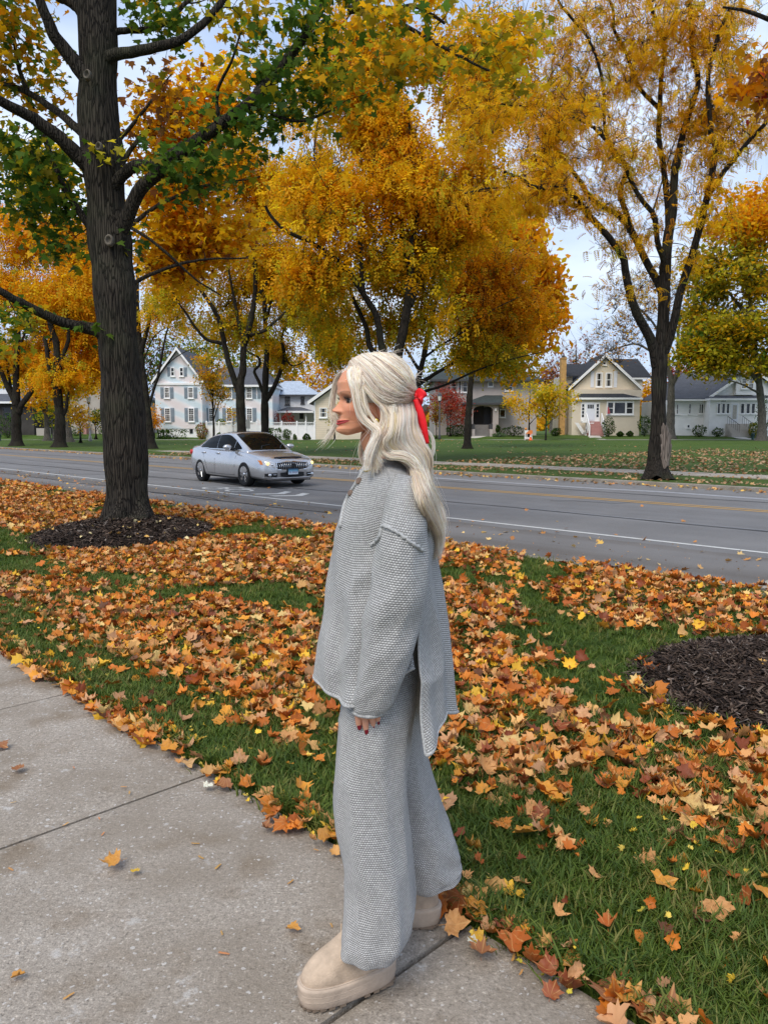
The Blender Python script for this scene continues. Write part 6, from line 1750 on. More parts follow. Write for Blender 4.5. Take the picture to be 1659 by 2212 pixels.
# dark underside and wheel wells
mb = MB().box(-2.1, 2.15, -.70, .70, .17, .24)
for wx in (-1.37, 1.315):
    mb.box(wx - .36, wx + .36, -.52, .52, .241, .70)
mb.build('underbody', M_BLACK, car)

# ================================================================== STREET FURNITURE
M_ORANGE_W = paint('orange_reflective', (0.72, 0.22, 0.06), 0.5, 0.1)
M_WHITE_P = paint('white_plastic', (0.78, 0.76, 0.74), 0.5, 0.06)
M_ORANGE_C = paint('cone_orange', (0.80, 0.12, 0.02), 0.5, 0.1)
M_GREY_METAL = paint('grey_metal', (0.30, 0.30, 0.29), 0.5, 0.1)
Yq = 78.0
b = P(1140.5, 950, Yq); gz = land(b.x, Yq)
k = Yq / 1662
bar = empty('traffic_barricade', (b.x, Yq, gz)); tag(bar, 'orange and white striped barricade with an amber beacon on the far lawn', 'barricade')
W = 16.6 * k / 2
def bz(py): return P(829, py, Yq).z - gz
for yy in (-.12, .12):
    for sd in (-1, 1):
        MB().box(sd * W * .86 - .025, sd * W * .86 + .025, yy - .02, yy + .02, -.02, bz(929.6)).build('leg', M_WHITE_P, bar)
pn = MB().box(-W, W, -.165, -.141, bz(937), bz(929.5)).build('panel', M_WHITE_P, bar)
for i in range(3):
    x0 = -W * .78 + i * W * .62
    lim = lambda v: max(-W, min(W, v))
    MB().prism([(lim(x0), -.168, bz(937)), (lim(x0 + .24), -.168, bz(937)), (lim(x0 + .24 + .34), -.168, bz(929.5)), (lim(x0 + .34), -.168, bz(929.5))], (0, .0025, 0)).build('stripe', M_ORANGE_W, pn)
MB().box(-W, W, -.165, -.141, bz(948), bz(944.3)).build('lower_panel', M_WHITE_P, bar)
bc = MB().ball((-W * .7, -.1, bz(926.3)), .125, .07, .125, 14, 8).build('beacon', NT('amber_beacon').set((0.75, 0.26, 0.02), .3), bar, smooth_=True)
MB().box(-W * .7 - .07, -W * .7 + .07, -.15, -.05, bz(929.4), bz(928.2)).build('beacon_base', M_BLACK, bc)
def cone(px, Yc, ptop, pbot, label, bands=True, mat=M_ORANGE_C):
    b = P(px, pbot, Yc); gz = land(b.x, Yc); H = P(px, ptop, Yc).z - gz
    r = empty('traffic_cone', (b.x, Yc, gz)); tag(r, label, 'cone')
    prof = [(.16, .03), (.14, .05), (.10, H * .45), (.07, H * .72), (.03, H)]
    ring = lambda q, z: [Vector((q * math.cos(a), q * math.sin(a), z)) for a in (2 * math.pi * i / 18 for i in range(18))]
    MB().loft([ring(q, z) for q, z in prof]).build('cone_body', mat, r, smooth_=True)
    MB().box(-.2, .2, -.2, .2, 0, .035).build('base', mat, r, bevel=.01)
    for z0, z1 in ((.5, .62), (.70, .80)):
        f = lambda z: float(np.interp(z, [p[1] for p in prof], [p[0] for p in prof])) + .004
        MB().loft([ring(f(H * z0), H * z0), ring(f(H * z1), H * z1)], cap=False).build('reflective_band', M_WHITE_P, r, smooth_=True)
cone(1145.5, 77.4, 936.5, 951, 'orange traffic cone with white bands before the barricade')
cone(1137.2, 78.6, 938.5, 948, 'faded grey-pink cone standing behind the striped barricade', mat=paint('faded_cone', (0.36, 0.27, 0.25), .7))

def lamp_post(px, Yp, ptop, pbot, label, mat, globe=1.0):
    b = P(px, pbot, Yp); gz = land(b.x, Yp); H = P(px, ptop, Yp).z - gz
    r = empty('street_lamp', (b.x, Yp, gz)); tag(r, label, 'street lamp', 'lamp posts along the far sidewalk')
    MB().tube([(0, 0, -.05), (0, 0, .25), (0, 0, .5), (0, 0, .55), (0, 0, H * .8)], [.17, .16, .12, .085, .065], 12).build('post', mat, r, smooth_=True)
    ring = lambda q, z: [Vector((q * math.cos(a), q * math.sin(a), z)) for a in (2 * math.pi * i / 8 for i in range(8))]
    hd = MB().loft([ring(.06, H * .80), ring(.17, H * .815), ring(.17, H * .83)]).build('lantern_base', M_DARK_TRIM, r)
    MB().loft([ring(.15 * globe, H * .831), ring(.22 * globe, H * .93)]).build('lantern_glass', M_LAMP, hd)
    for i in range(8):
        a = 2 * math.pi * i / 8
        MB().tube([(.155 * globe * math.cos(a), .155 * globe * math.sin(a), H * .831), (.225 * globe * math.cos(a), .225 * globe * math.sin(a), H * .93)], .012, 4).build('lantern_rib', M_DARK_TRIM, hd)
    MB().loft([ring(.27 * globe, H * .931), ring(.20 * globe, H * .955), ring(.05, H * .99), ring(.02, H)]).build('lantern_cap', mat, hd)
lamp_post(949, 79.9, 848, 950, 'black lamp post standing before the crimson maple', M_DARK_TRIM, 1.0)
lamp_post(196, 72, 852, 956, 'grey lamp post on the lawn left of the big trunk', M_GREY_METAL, .9)
def hydrant(px, Yh, ptop, pbot, label):
    b = P(px, pbot, Yh); gz = land(b.x, Yh); s = (P(px, ptop, Yh).z - gz) / .75
    r = empty('fire_hydrant', (b.x, Yh, gz)); tag(r, label, 'hydrant')
    m = paint('hydrant_green', (0.015, 0.05, 0.045), .4)
    MB().tube([(0, 0, -.02), (0, 0, .04), (0, 0, .05), (0, 0, .5), (0, 0, .52), (0, 0, .56), (0, 0, .66), (0, 0, .72), (0, 0, .76)], [.15 * s, .15 * s, .10 * s, .10 * s, .14 * s, .14 * s, .11 * s, .05 * s, .03 * s], 14).build('barrel', m, r, smooth_=True)
    for sd in (-1, 1):
        MB().tube([(sd * .08, 0, .42), (sd * .19, 0, .42)], .055 * s, 10).build('hose_outlet', m, r)
    MB().tube([(0, -.08, .40), (0, -.20, .40)], .07 * s, 10).build('hose_outlet', m, r)
hydrant(1625, 79, 930, 946, 'dark green fire hydrant on the bungalow lawn')
hydrant(1, 74, 935, 957, 'dark green hydrant at the far left border')
b = P(537, 935, 60); gz = land(b.x, 60)
sg = empty('street_sign', (b.x, 60, gz)); tag(sg, 'small pale parking sign on a post behind the car roof', 'sign')
MB().tube([(0, 0, -.1), (0, 0, 2.0)], .025, 6).build('post', M_GREY_METAL, sg)
MB().box(-.15, .15, -.04, -.026, P(537, 926, 60).z - gz, P(537, 906, 60).z - gz).build('sign_panel', M_GREY_METAL, sg)
for i, (px, Yp) in enumerate(((115, 70), (267, 70))):
    b = P(px, 948, Yp); gz = land(b.x, Yp)
    q = empty('marker_post', (b.x, Yp, gz)); tag(q, ('thin dark marker post between the two left trunks', 'thin dark marker post left of the slender locust')[i], 'post')
    MB().tube([(0, 0, -.1), (0, 0, 1.9)], .035, 6).build('shaft', M_DARK_TRIM, q)
    MB().ball((0, 0, 1.93), .06, .06, .05, 8, 6).build('cap', M_DARK_TRIM, q)
# concrete apron of a driveway cutting in at the right
c = [G(1585, 1296, -.02), G(1680, 1247, -.06), G(1760, 1265, -.06), G(1700, 1310, -.02)]
o = MB().prism([p + Vector((0, 0, .03)) for p in c], (0, 0, -.08)).build('driveway', M_CONC_FAR); tag(o, 'corner of a concrete driveway apron at the right edge', kind='structure')

# ================================================================== THE PERSON
from mathutils.bvhtree import BVHTree
person = empty('person', (0.0, 2.03, 0.0))
tag(person, 'blonde person in a grey knit set and beige platform boots looking left', 'person')
PO = np.array(person.location)

def skin_material():
    n = NT('skin')
    a = n.new('Attribute', attribute_name='Col')
    v = n.coords('Object')
    c = n.mix(.12, a.outputs['Color'], n.ramp(n.noise(v, 60, 4), [(.35, (0.50, 0.20, 0.115)), (.65, (0.78, 0.44, 0.30))]))
    n.set(c, .52, spec=.25, normal=n.bump(n.noise(v, 700, 2), .10, .001))
    n.b.inputs['Subsurface Weight'].default_value = .22
    n.b.inputs['Subsurface Radius'].default_value = (.012, .005, .003)
    n.b.inputs['Subsurface Scale'].default_value = .6
    return n.m
M_SKIN = skin_material()
def knit_material():
    n = NT('grey_knit')
    tc = n.new('TexCoord')
    sx = n.new('SeparateXYZ'); n.l(tc.outputs['UV'], sx.inputs[0])
    cw, ch = .0064, .0056
    row = n.math('DIVIDE', sx.outputs['Y'], ch)
    rid = n.math('FLOOR', row)
    col = n.math('ADD', n.math('DIVIDE', sx.outputs['X'], cw), n.math('MULTIPLY', n.math('MODULO', rid, 2.0), .5))
    fx = n.math('SUBTRACT', n.math('FRACT', col), .5)
    fy = n.math('SUBTRACT', n.math('FRACT', row), .5)
    d = n.math('SQRT', n.math('ADD', n.math('MULTIPLY', fx, fx), n.math('MULTIPLY', fy, fy)))
    h = n.math('SUBTRACT', 1.0, n.math('MULTIPLY', d, 1.55))
    cb = n.new('CombineXYZ'); n.l(n.math('FLOOR', col), cb.inputs['X']); n.l(rid, cb.inputs['Y'])
    wn_ = n.new('TexWhiteNoise', noise_dimensions='2D'); n.l(cb.outputs[0], wn_.inputs['Vector'])
    hv = n.math('ADD', h, n.math('MULTIPLY', n.math('SUBTRACT', wn_.outputs['Value'], .5), .22))
    c = n.ramp(hv, [(.20, (0.235, 0.228, 0.218)), (.52, (0.445, 0.435, 0.42)), (.85, (0.70, 0.69, 0.67))])
    fz = n.noise(n.coords('Object'), 420, 3)
    c = n.mix(.18, c, n.ramp(fz, [(.35, (0.18, 0.18, 0.19)), (.7, (0.62, 0.63, 0.65))]))
    n.set(c, .92, spec=.12, normal=n.bump(h, .9, .0035))
    n.b.inputs['Sheen Weight'].default_value = .25
    n.b.inputs['Sheen Roughness'].default_value = .5
    return n.m
M_KNIT = knit_material()
M_KNIT_EDGE = paint('knit_edge', (0.45, 0.45, 0.445), .95, .35, 260, .8, 420, spec=.1)
M_SUEDE = paint('suede', (0.50, 0.385, 0.285), .95, .20, 26, .5, 220, spec=.1)
M_SOLE = paint('foam_sole', (0.46, 0.365, 0.285), .8, .16, 22, .35, 120, spec=.15)
M_TREAD = paint('tread', (0.20, 0.15, 0.11), .9)
M_GOLD = NT('gold').set((0.80, 0.55, 0.12), .18, 1.0)
M_RIBBON = paint('red_ribbon', (0.72, 0.012, 0.020), .55, .12, 30, .15, 200)
M_BUTTON = paint('wooden_button', (0.17, 0.115, 0.085), .55, .2, 40)
M_NAIL = NT('nail_polish').set((0.16, 0.006, 0.015), .15)
M_EYE = NT('shaded_eye_white').set((0.24, 0.20, 0.185), .2)  # shade on the eyeball is put into this darkened white
M_IRIS = NT('iris').set((0.035, 0.025, 0.018), .08)
M_LASH = NT('lash').set((0.010, 0.008, 0.007), .6)

def ringLR(l, r, Y, d, n=48, e=2.0, near=1.0):
    L_, R_ = np.array(P(*l, Y)), np.array(P(*r, Y))
    c, h = (L_ + R_) / 2, (R_ - L_) / 2
    a = np.linspace(0, 2 * np.pi, n, endpoint=False)
    ca, sa = np.cos(a), np.sin(a)
    ca = np.sign(ca) * np.abs(ca) ** (2 / e); sa = np.sign(sa) * np.abs(sa) ** (2 / e)
    dd = np.where(sa < 0, d * near, d)
    return c + h * ca[:, None] + np.array((0, 1, 0)) * (dd * sa)[:, None]
def resample(rings, m):
    Rg = np.array(rings)                        # (k, n, 3)
    k, n, _ = Rg.shape
    return catmull(Rg.reshape(k, n * 3), m).reshape(m, n, 3)
def smooth_arr(t):
    return np.clip((t - .05) / .25, 0, 1)
def cloth(rings, name, parent, mat=M_KNIT, folds=0.0, fold_n=5, seed=0, closed=True, grow=True, thick=0.004, subs=0):
    Rg = np.array(rings)
    m, n, _ = Rg.shape
    if folds:
        cen = Rg.mean(axis=1, keepdims=True)
        a = np.linspace(0, 2 * np.pi, n, endpoint=False)
        t = np.linspace(0, 1, m)[:, None]
        amp = folds * (t if grow else 1.0)
        w = np.sin(a[None] * fold_n + seed + 2.2 * np.sin(t * 3 + seed)) * .55 + np.sin(a[None] * (fold_n * 2 + 1) + seed * 2.3 - t * 4) * .3 + .5 * np.sin(t * 17 + a[None] * 2 + seed) * .5
        rid = np.array([[1 - 2.6 * abs(noise.noise((math.cos(q) * 1.5 + seed, math.sin(q) * 1.5 - .9 * tt_, tt_ * 5.5 + seed))) for q in a] for tt_ in np.linspace(0, 1, m)])
        Rg = cen + (Rg - cen) * (1 + amp * w + folds * .9 * rid * smooth_arr(t))[:, :, None]
    if closed:
        Rg = np.concatenate([Rg, Rg[:, :1]], axis=1)
    m, n, _ = Rg.shape
    du = np.linalg.norm(np.diff(Rg, axis=1), axis=2).mean(axis=0)
    u = np.r_[0, np.cumsum(du)]
    dv = np.linalg.norm(np.diff(Rg, axis=0), axis=2).mean(axis=1)
    v = np.r_[0, np.cumsum(dv)]
    uv = np.stack(np.meshgrid(u, v), -1).reshape(-1, 2)
    idx = np.arange(m * n).reshape(m, n)
    F = np.stack([idx[:-1, :-1], idx[:-1, 1:], idx[1:, 1:], idx[1:, :-1]], -1).reshape(-1, 4)
    o = np_mesh(name, Rg.reshape(-1, 3) - PO, F, mat, parent, smooth_=True, uv=uv)
    if thick:
        md = o.modifiers.new('cloth', 'SOLIDIFY'); md.thickness = thick; md.offset = 0
    return o

# ------------------------------------------------------------------ head
HS = 0.905
yaw, tip = R(20), R(3.0)
fv = np.array((-math.cos(yaw) * math.cos(tip), -math.sin(yaw) * math.cos(tip), math.sin(tip)))
lv = np.array((math.sin(yaw), -math.cos(yaw), 0.0))
uv_ = np.cross(fv, lv); uv_ /= np.linalg.norm(uv_)
eye_w = np.array(P(757, 865, 1.977))
head_o = eye_w - (fv * .066 + lv * .032) * HS
def HW(x, y, z):
    """head coordinates (forward, left, up) -> world"""
    return head_o + (fv * x + lv * y + uv_ * (z * .845 if z < 0 else z)) * HS
zs = np.array([-.122, -.118, -.112, -.105, -.095, -.085, -.073, -.06, -.045, -.02, 0, .02, .05, .08, .10, .113, .117])
xf = np.array([.028, .054, .076, .0885, .0925, .0875, .0885, .0865, .0855, .0845, .0835, .091, .094, .080, .054, .020, .004])
xb = np.array([-.02, -.035, -.045, -.052, -.060, -.066, -.072, -.078, -.085, -.094, -.099, -.102, -.103, -.086, -.058, -.022, -.004])
wd = np.array([.012, .022, .031, .038, .046, .052, .0565, .059, .062, .067, .070, .072, .073, .060, .040, .016, .003])
NZ, NA = 150, 240
zz = np.concatenate([np.linspace(-.122, .03, 112), np.linspace(.032, .117, NZ - 112)])
aa = np.linspace(0, 2 * np.pi, NA, endpoint=False)
aa = aa + .38 * np.sin(aa) * -1 * .9            # more columns toward the face
Z, A = np.meshgrid(zz, aa, indexing='ij')
c_, s_ = np.cos(A), np.sin(A)
XF = np.interp(Z, zs, xf); XB = np.interp(Z, zs, xb); WD = np.interp(Z, zs, wd)
PX = np.interp(Z, [-.12, -.10, -.075, -.055, -.035, 0, .03], [1.1, 1.40, 1.75, 1.42, .98, .82, .80])
X = np.where(c_ >= 0, XF * np.abs(c_) ** PX, XB * np.abs(c_) ** .9)
Yh = WD * np.sign(s_) * np.abs(s_) ** .92
front = np.clip(c_, 0, 1) ** .5
def gss(y0, z0, sy, sz, sym=True):
    g = np.exp(-((Yh - y0) / sy) ** 2 - ((Z - z0) / sz) ** 2)
    if sym and y0:
        g = g + np.exp(-((Yh + y0) / sy) ** 2 - ((Z - z0) / sz) ** 2)
    return g
na = np.interp(Z, [-.050, -.0435, -.0385, -.0325, -.024, -.012, 0.0, .012, .02], [0, .006, .0195, .0225, .0155, .0080, .0042, .001, 0])
nsig = np.interp(Z, [-.048, -.034, -.015, .01], [.0095, .0095, .0070, .0065])
X = X + front * (na * np.exp(-(np.abs(Yh) / nsig) ** 2.2) + .0080 * gss(.0120, -.0375, .0055, .006) + .003 * gss(.009, -.039, .011, .005)
                 - .0085 * gss(.031, .001, .016, .012) + .0035 * gss(.030, .020, .02, .007) + .0045 * gss(.043, -.032, .018, .016) + .003 * gss(.036, -.054, .014, .014)
                 + .0040 * gss(0, -.104, .018, .009) - .0020 * gss(.0, -.060, .004, .006))
lipw = .0330
lz = -.0740 + .0075 * (np.abs(Yh) / lipw) ** 2      # smiling mouth line
inl = np.clip(1 - (np.abs(Yh) / lipw) ** 2, 0, 1) ** .5
up_h, lo_h = .0072 * inl * (1 - .18 * np.exp(-(Yh / .003) ** 2)), .0090 * inl
X = X + front * inl * (.0050 * np.exp(-((Z - lz - up_h * .5) / .0042) ** 2) + .0058 * np.exp(-((Z - lz + lo_h * .55) / .0048) ** 2) - .0050 * np.exp(-((Z - lz) / .0014) ** 2)) - front * .0018 * gss(.0350, -.0665, .004, .005)
jaw = np.clip(.062 - X, 0, .11) * .50 * np.clip((-.052 - Z) / .06, 0, 1) ** 1.0 * (1 - .0)
V = np.array([HW(x, y, z) for x, y, z in zip(X.ravel(), Yh.ravel(), (Z + jaw).ravel())])
skin = np.array((0.665, 0.290, 0.165))
C = np.tile(skin, (V.shape[0], 1)).reshape(NZ, NA, 3)
def tint(mask, col):
    global C
    C = C * (1 - mask[..., None]) + np.array(col) * mask[..., None]
fr = (c_ > .05).astype(float)
tint(.50 * np.clip(gss(.048, -.040, .022, .018), 0, 1) * fr, (0.58, 0.17, 0.11))
tint(.25 * np.clip(gss(0, -.034, .012, .012), 0, 1) * fr, (0.60, 0.20, 0.13))
tint(np.clip(1.15 * gss(.031, .004, .017, .0085), 0, .75) * fr, (0.15, 0.065, 0.045))          # eye make-up
brow = np.exp(-((Z - (.0235 + .004 * np.cos((np.abs(Yh) - .034) / .016) - .004)) / .0026) ** 2) * ((np.abs(Yh) > .012) & (np.abs(Yh) < .050))
tint(np.clip(brow * .85, 0, .7) * fr, (0.20, 0.095, 0.045))
lipm = ((Z < lz + up_h) & (Z > lz - lo_h) & (np.abs(Yh) < lipw)).astype(float) * fr
tint(lipm * .97, (0.40, 0.012, 0.036))
tint(np.exp(-((Z - lz) / .0010) ** 2) * (np.abs(Yh) < lipw * 1.0) * fr * .85, (0.10, 0.008, 0.012))
tint(np.clip(gss(.0080, -.0432, .0038, .0026), 0, .8) * fr, (0.16, 0.045, 0.03))               # nostrils
idx = np.arange(NZ * NA).reshape(NZ, NA)
Fh = np.stack([idx[:-1], np.roll(idx[:-1], -1, 1), np.roll(idx[1:], -1, 1), idx[1:]], -1).reshape(-1, 4)
BV, BF, BC, bb = [V], [Fh], [C.reshape(-1, 3)], len(V)
def add_body(rings, col=skin):
    global bb
    Rg = np.array(rings); m, n, _ = Rg.shape
    ix = np.arange(m * n).reshape(m, n)
    f = np.stack([ix[:-1], np.roll(ix[:-1], -1, 1), np.roll(ix[1:], -1, 1), ix[1:]], -1).reshape(-1, 4)
    BV.append(Rg.reshape(-1, 3)); BF.append(f + bb); BC.append(np.tile(col, (m * n, 1))); bb += m * n
# neck, trunk, legs and arms under the clothes: one skin surface with the head
neck = [ringLR((783, 925), (842, 915), 2.035, .045), ringLR((778, 950), (845, 940), 2.04, .047), ringLR((785, 972), (850, 960), 2.045, .050), ringLR((789, 992), (858, 985), 2.05, .060), ringLR((783, 1012), (872, 1005), 2.05, .095), ringLR((780, 1035), (885, 1035), 2.05, .155), ringLR((775, 1090), (895, 1090), 2.05, .165), ringLR((772, 1180), (890, 1180), 2.05, .14), ringLR((775, 1290), (885, 1290), 2.05, .125), ringLR((770, 1400), (900, 1400), 2.05, .15), ringLR((790, 1500), (885, 1500), 2.05, .15), ringLR((810, 1540), (870, 1540), 2.05, .10)]
add_body(resample(neck, 40))
leg1 = [ringLR((775, 1450), (880, 1450), 1.99, .07), ringLR((770, 1600), (860, 1600), 1.965, .06), ringLR((772, 1750), (845, 1750), 1.945, .05), ringLR((775, 1880), (845, 1880), 1.935, .046), ringLR((785, 2000), (840, 2000), 1.93, .035), ringLR((788, 2060), (842, 2060), 1.935, .034), ringLR((790, 2090), (842, 2090), 1.94, .03)]
leg2 = [ringLR((800, 1450), (890, 1450), 2.11, .07), ringLR((820, 1580), (900, 1580), 2.16, .06), ringLR((850, 1720), (915, 1720), 2.185, .05), ringLR((880, 1830), (935, 1830), 2.20, .042), ringLR((890, 1920), (935, 1920), 2.20, .034), ringLR((892, 1965), (938, 1965), 2.20, .03)]
add_body(resample(leg1, 24)); add_body(resample(leg2, 24))
def arm(dY, k=1.0):
    q = [((846, 1065), (905, 1065), 1.885, .045), ((840, 1140), (900, 1140), 1.86, .045), ((838, 1240), (890, 1240), 1.845, .042), ((826, 1330), (874, 1330), 1.84, .038), ((806, 1420), (852, 1420), 1.845, .033), ((786, 1490), (824, 1495), 1.85, .026), ((777, 1520), (818, 1524), 1.852, .020)]
    r = resample([ringLR(a, b, Y + dY, d, 24) for a, b, Y, d in q], 26)
    add_body(r)
    palm = resample([ringLR(a, b, Y + dY, d, 24) for a, b, Y, d in (((778, 1515), (816, 1519), 1.852, .018), ((770, 1528), (818, 1530), 1.852, .016), ((766, 1543), (821, 1544), 1.850, .015), ((767, 1552), (820, 1550), 1.848, .012))], 10)
    add_body(palm)
    nails = []
    for xs, tipx, tipy, w in (((773.5, 1540), 776, 1573, 7.6), ((787.5, 1544), 792, 1583, 7.9), ((802, 1543), 809, 1575, 7.4), ((814.5, 1540), 818, 1565, 6.2)):
        x0, y0 = xs
        rings = []
        for t in np.linspace(0, 1, 9):
            cx = x0 + (tipx - x0) * t; cy = y0 + (tipy - y0) * t
            ww = w * (1 - .18 * t) * (1 + .10 * math.exp(-((t - .45) / .12) ** 2)) * (1 if t < .85 else .72 if t < .97 else .3)
            yy = 1.846 + dY + .010 * math.sin(t * 1.6) - .006
            rings.append(ringLR((cx - ww, cy), (cx + ww, cy), yy, ww / 870, 12))
        add_body(rings, np.array((0.66, 0.33, 0.215)))
        nails.append((tipx, tipy, w, yy))
    th = []
    for t in np.linspace(0, 1, 8):
        cx, cy = 783 - 8 * t, 1530 + 32 * t
        ww = 8.5 * (1 - .25 * t) * (1 if t < .9 else .5)
        th.append(ringLR((cx - ww, cy), (cx + ww, cy), 1.872 + dY + .01 * t, ww / 870, 12))
    add_body(th)
    return nails
nails = arm(0.0)
arm(0.40)
# ear on the visible side
er = []
for k in range(11):
    t = k / 10
    zc = .018 - .072 * t
    w = .0165 * math.sin(math.pi * (.14 + .76 * t)) ** .7 * (1 - .25 * t)
    er.append([HW(-.010 + w * math.cos(a) - .006 * t, .0745 + .006 * math.sin(a) + .004 * math.cos(a) * -1, zc) for a in np.linspace(0, 2 * np.pi, 14, endpoint=False)])
add_body(er, np.array((0.58, 0.25, 0.155)))
er2 = [[np.array(p) * np.array((1, 1, 1)) + (lv * -.149) * HS for p in r] for r in er]
add_body(er2)
body = np_mesh('body', np.concatenate(BV) - PO, np.concatenate(BF), M_SKIN, person, color=np.concatenate(BC), smooth_=True)

def world_mesh(mb, name, mat, parent=person, smooth_=True):
    mb.v = [tuple(np.array(p) - PO) for p in mb.v]
    return mb.build(name, mat, parent, smooth_=smooth_)
for sd in (1, -1):
    e = MB(); c0 = HW(.0635, .0315 * sd, -.0005)
    e.ball(c0, .0112 * HS, nu=18, nv=14); eo = world_mesh(e, 'eye', M_EYE)
    look = (fv * 1.0 + lv * .10 + np.array((0, 0, -.05))); look /= np.linalg.norm(look)
    e = MB(); e.ball(c0 + look * .0062 * HS, .0072 * HS, nu=14, nv=10); world_mesh(e, 'iris', M_IRIS, eo)
    eo.children[0].parent = eo
    e = MB()                                      # lash line and lashes
    prev = None
    arc = [HW(.0655 + .0125 * math.cos(t) - .001, (.0315 + .0145 * math.sin(t)) * sd, .0026 + .0020 * math.cos(t * 1.4)) for t in np.linspace(-1.0, 1.15, 13)]
    e.tube(arc, [.0008 + .0011 * math.sin(math.pi * k / 12) for k in range(13)], 6)
    for k, p in enumerate(arc):
        if k % 1 == 0:
            e.tube([p, p + fv * .004 + lv * sd * (k - 5) * .0006 + np.array((0, 0, .0012)), p + fv * .0065 + lv * sd * (k - 5) * .0012 + np.array((0, 0, .0050))], [.0007, .0005, .0002], 4)
    low = [HW(.0655 + .0118 * math.cos(t) - .001, (.0315 + .0138 * math.sin(t)) * sd, -.0052 + .0010 * math.sin(t)) for t in np.linspace(-1.0, 1.1, 9)]
    e.tube(low, .0008, 5)
    world_mesh(e, 'eyelashes', M_LASH)
for x, y, w, yy in nails:
    e = MB()
    c0 = np.array(P(x + .3, y - 2.0, yy - .0062))
    e.ball(c0, w * .62 / 870, .0022, w * .95 / 870, 12, 8)
    world_mesh(e, 'fingernail', M_NAIL)

# ------------------------------------------------------------------ knitted trousers
near_leg = [ringLR(a, b, Y, d, 64, 2.2) for a, b, Y, d in (
    ((752, 1340), (905, 1340), 2.035, .150), ((745, 1400), (905, 1400), 2.03, .150), ((738, 1513), (895, 1513), 1.985, .135), ((734, 1573), (885, 1585), 1.965, .128), ((728, 1660), (878, 1665), 1.955, .122), ((726, 1747), (878, 1745), 1.945, .118),
    ((738, 1833), (886, 1840), 1.935, .116), ((750, 1891), (890, 1900), 1.93, .118), ((746, 1970), (892, 1955), 1.922, .118), ((738, 2010), (884, 2000), 1.918, .116), ((736, 2034), (866, 2030), 1.916, .108))]
far_leg = [ringLR(a, b, Y, d, 64, 2.2) for a, b, Y, d in (
    ((765, 1400), (915, 1400), 2.10, .12), ((790, 1560), (912, 1560), 2.15, .12), ((800, 1640), (921, 1640), 2.17, .115), ((815, 1740), (949, 1735), 2.185, .112), ((838, 1820), (978, 1815), 2.195, .112), ((858, 1870), (990, 1858), 2.20, .11), ((872, 1898), (990, 1878), 2.20, .105))]
tr = empty('trousers', (0, 0, 0)); tr.parent = person
tr.location = (0, 0, 0)
cloth(resample(near_leg, 110), 'trouser_leg', tr, folds=.06, fold_n=4, seed=1.2)
cloth(resample(far_leg, 80), 'trouser_leg', tr, folds=.065, fold_n=4, seed=3.4)
def hem_band(ring, name, parent, r=.0045):
    p = np.array(ring); p = np.vstack([p, p[:1]])
    mb = MB(); mb.tube([Vector(q) for q in p], r, 6, cap=False)
    return world_mesh(mb, name, M_KNIT_EDGE, parent)

# ------------------------------------------------------------------ sweater
sw = empty('sweater', (0, 0, 0)); sw.parent = person
torso_rows = [  # (row, front x, back x, half depth)
    (990, 802, 858, .066), (997, 792, 868, .090), (1008, 784, 884, .128), (1024, 778, 902, .165), (1045, 768, 916, .190), (1075, 753, 926, .205), (1110, 738, 932, .210), (1150, 729, 936, .210), (1200, 722, 938, .210), (1260, 712, 945, .213), (1330, 707, 950, .217), (1400, 699, 955, .22), (1440, 694, 959, .22), (1535, 686, 964, .225), (1640, 676, 970, .225)]
tr_tab = np.array(torso_rows, dtype=float)
YT = 2.055
zrow = np.array([P(820, r, YT).z for r in tr_tab[:, 0]])
def torso_pt(a, z):
    """point of the sweater surface at angle a (0 back, pi front, 3pi/2 toward the viewer) and height z"""
    r = np.interp(-z, -zrow, tr_tab[:, 0])
    xl = np.interp(-z, -zrow, tr_tab[:, 1]); xr = np.interp(-z, -zrow, tr_tab[:, 2]); d = np.interp(-z, -zrow, tr_tab[:, 3])
    L_, R_ = np.array(P(xl, r, YT)), np.array(P(xr, r, YT))
    c, h = (L_ + R_) / 2, (R_ - L_) / 2
    ca, sa = math.cos(a), math.sin(a)
    e = 2 / 2.25
    ca = math.copysign(abs(ca) ** e, ca); sa = math.copysign(abs(sa) ** e, sa)
    p = c + h * ca + np.array((0, d * sa, 0))
    p[2] = z
    return p
z_top = zrow[0]
pi = math.pi
zf, zn = P(683, 1440, YT).z, P(757, 1516, 1.87).z
z_side = P(898, 1424, 1.87).z
zb, znb = P(983, 1534, YT).z, P(914, 1608, 1.89).z
def sheet(angles_fn, hem_fn, m, n, out, name, fold):
    rows = []
    for i in range(m):
        t = i / (m - 1)
        row = []
        for j in range(n):
            q = j / (n - 1)
            a_hem = angles_fn(q, 1.0)
            z = z_top + (hem_fn(a_hem) - z_top) * t
            a = angles_fn(q, t)
            p = torso_pt(a, z)
            k = smooth(.35, 1, t)
            c = torso_pt(a + pi, z)
            rad = p - (p + c) / 2
            w = fold * k * (math.sin(a * 7 + 1.3 + t) * .6 + math.sin(a * 13 + 4.1 - 2 * t) * .4) + out * smooth(.12, .35, t) + .010 * math.sin(t * 11 + a * 3) * smooth(.1, .3, t)
            w += fold * .8 * smooth(.15, .5, t) * (1 - 2.6 * abs(noise.noise((math.cos(a) * 1.4 + t, math.sin(a) * 1.4 + 3.1, t * 3.5))))
            row.append(p + rad * w)
        rows.append(row)
    return rows
def hemA(a):
    return float(np.interp(a, [pi / 2, pi * .75, pi, 3 * pi / 2 - .55, 3 * pi / 2 - .2, 3 * pi / 2 + .5], [zf, zf, zf, zn, zn + .01, z_side]))
def angA(q, t):
    g = smooth(.20, .40, t)
    return (pi / 2 - .1 * g) + q * (pi + (.1 + .42) * g)
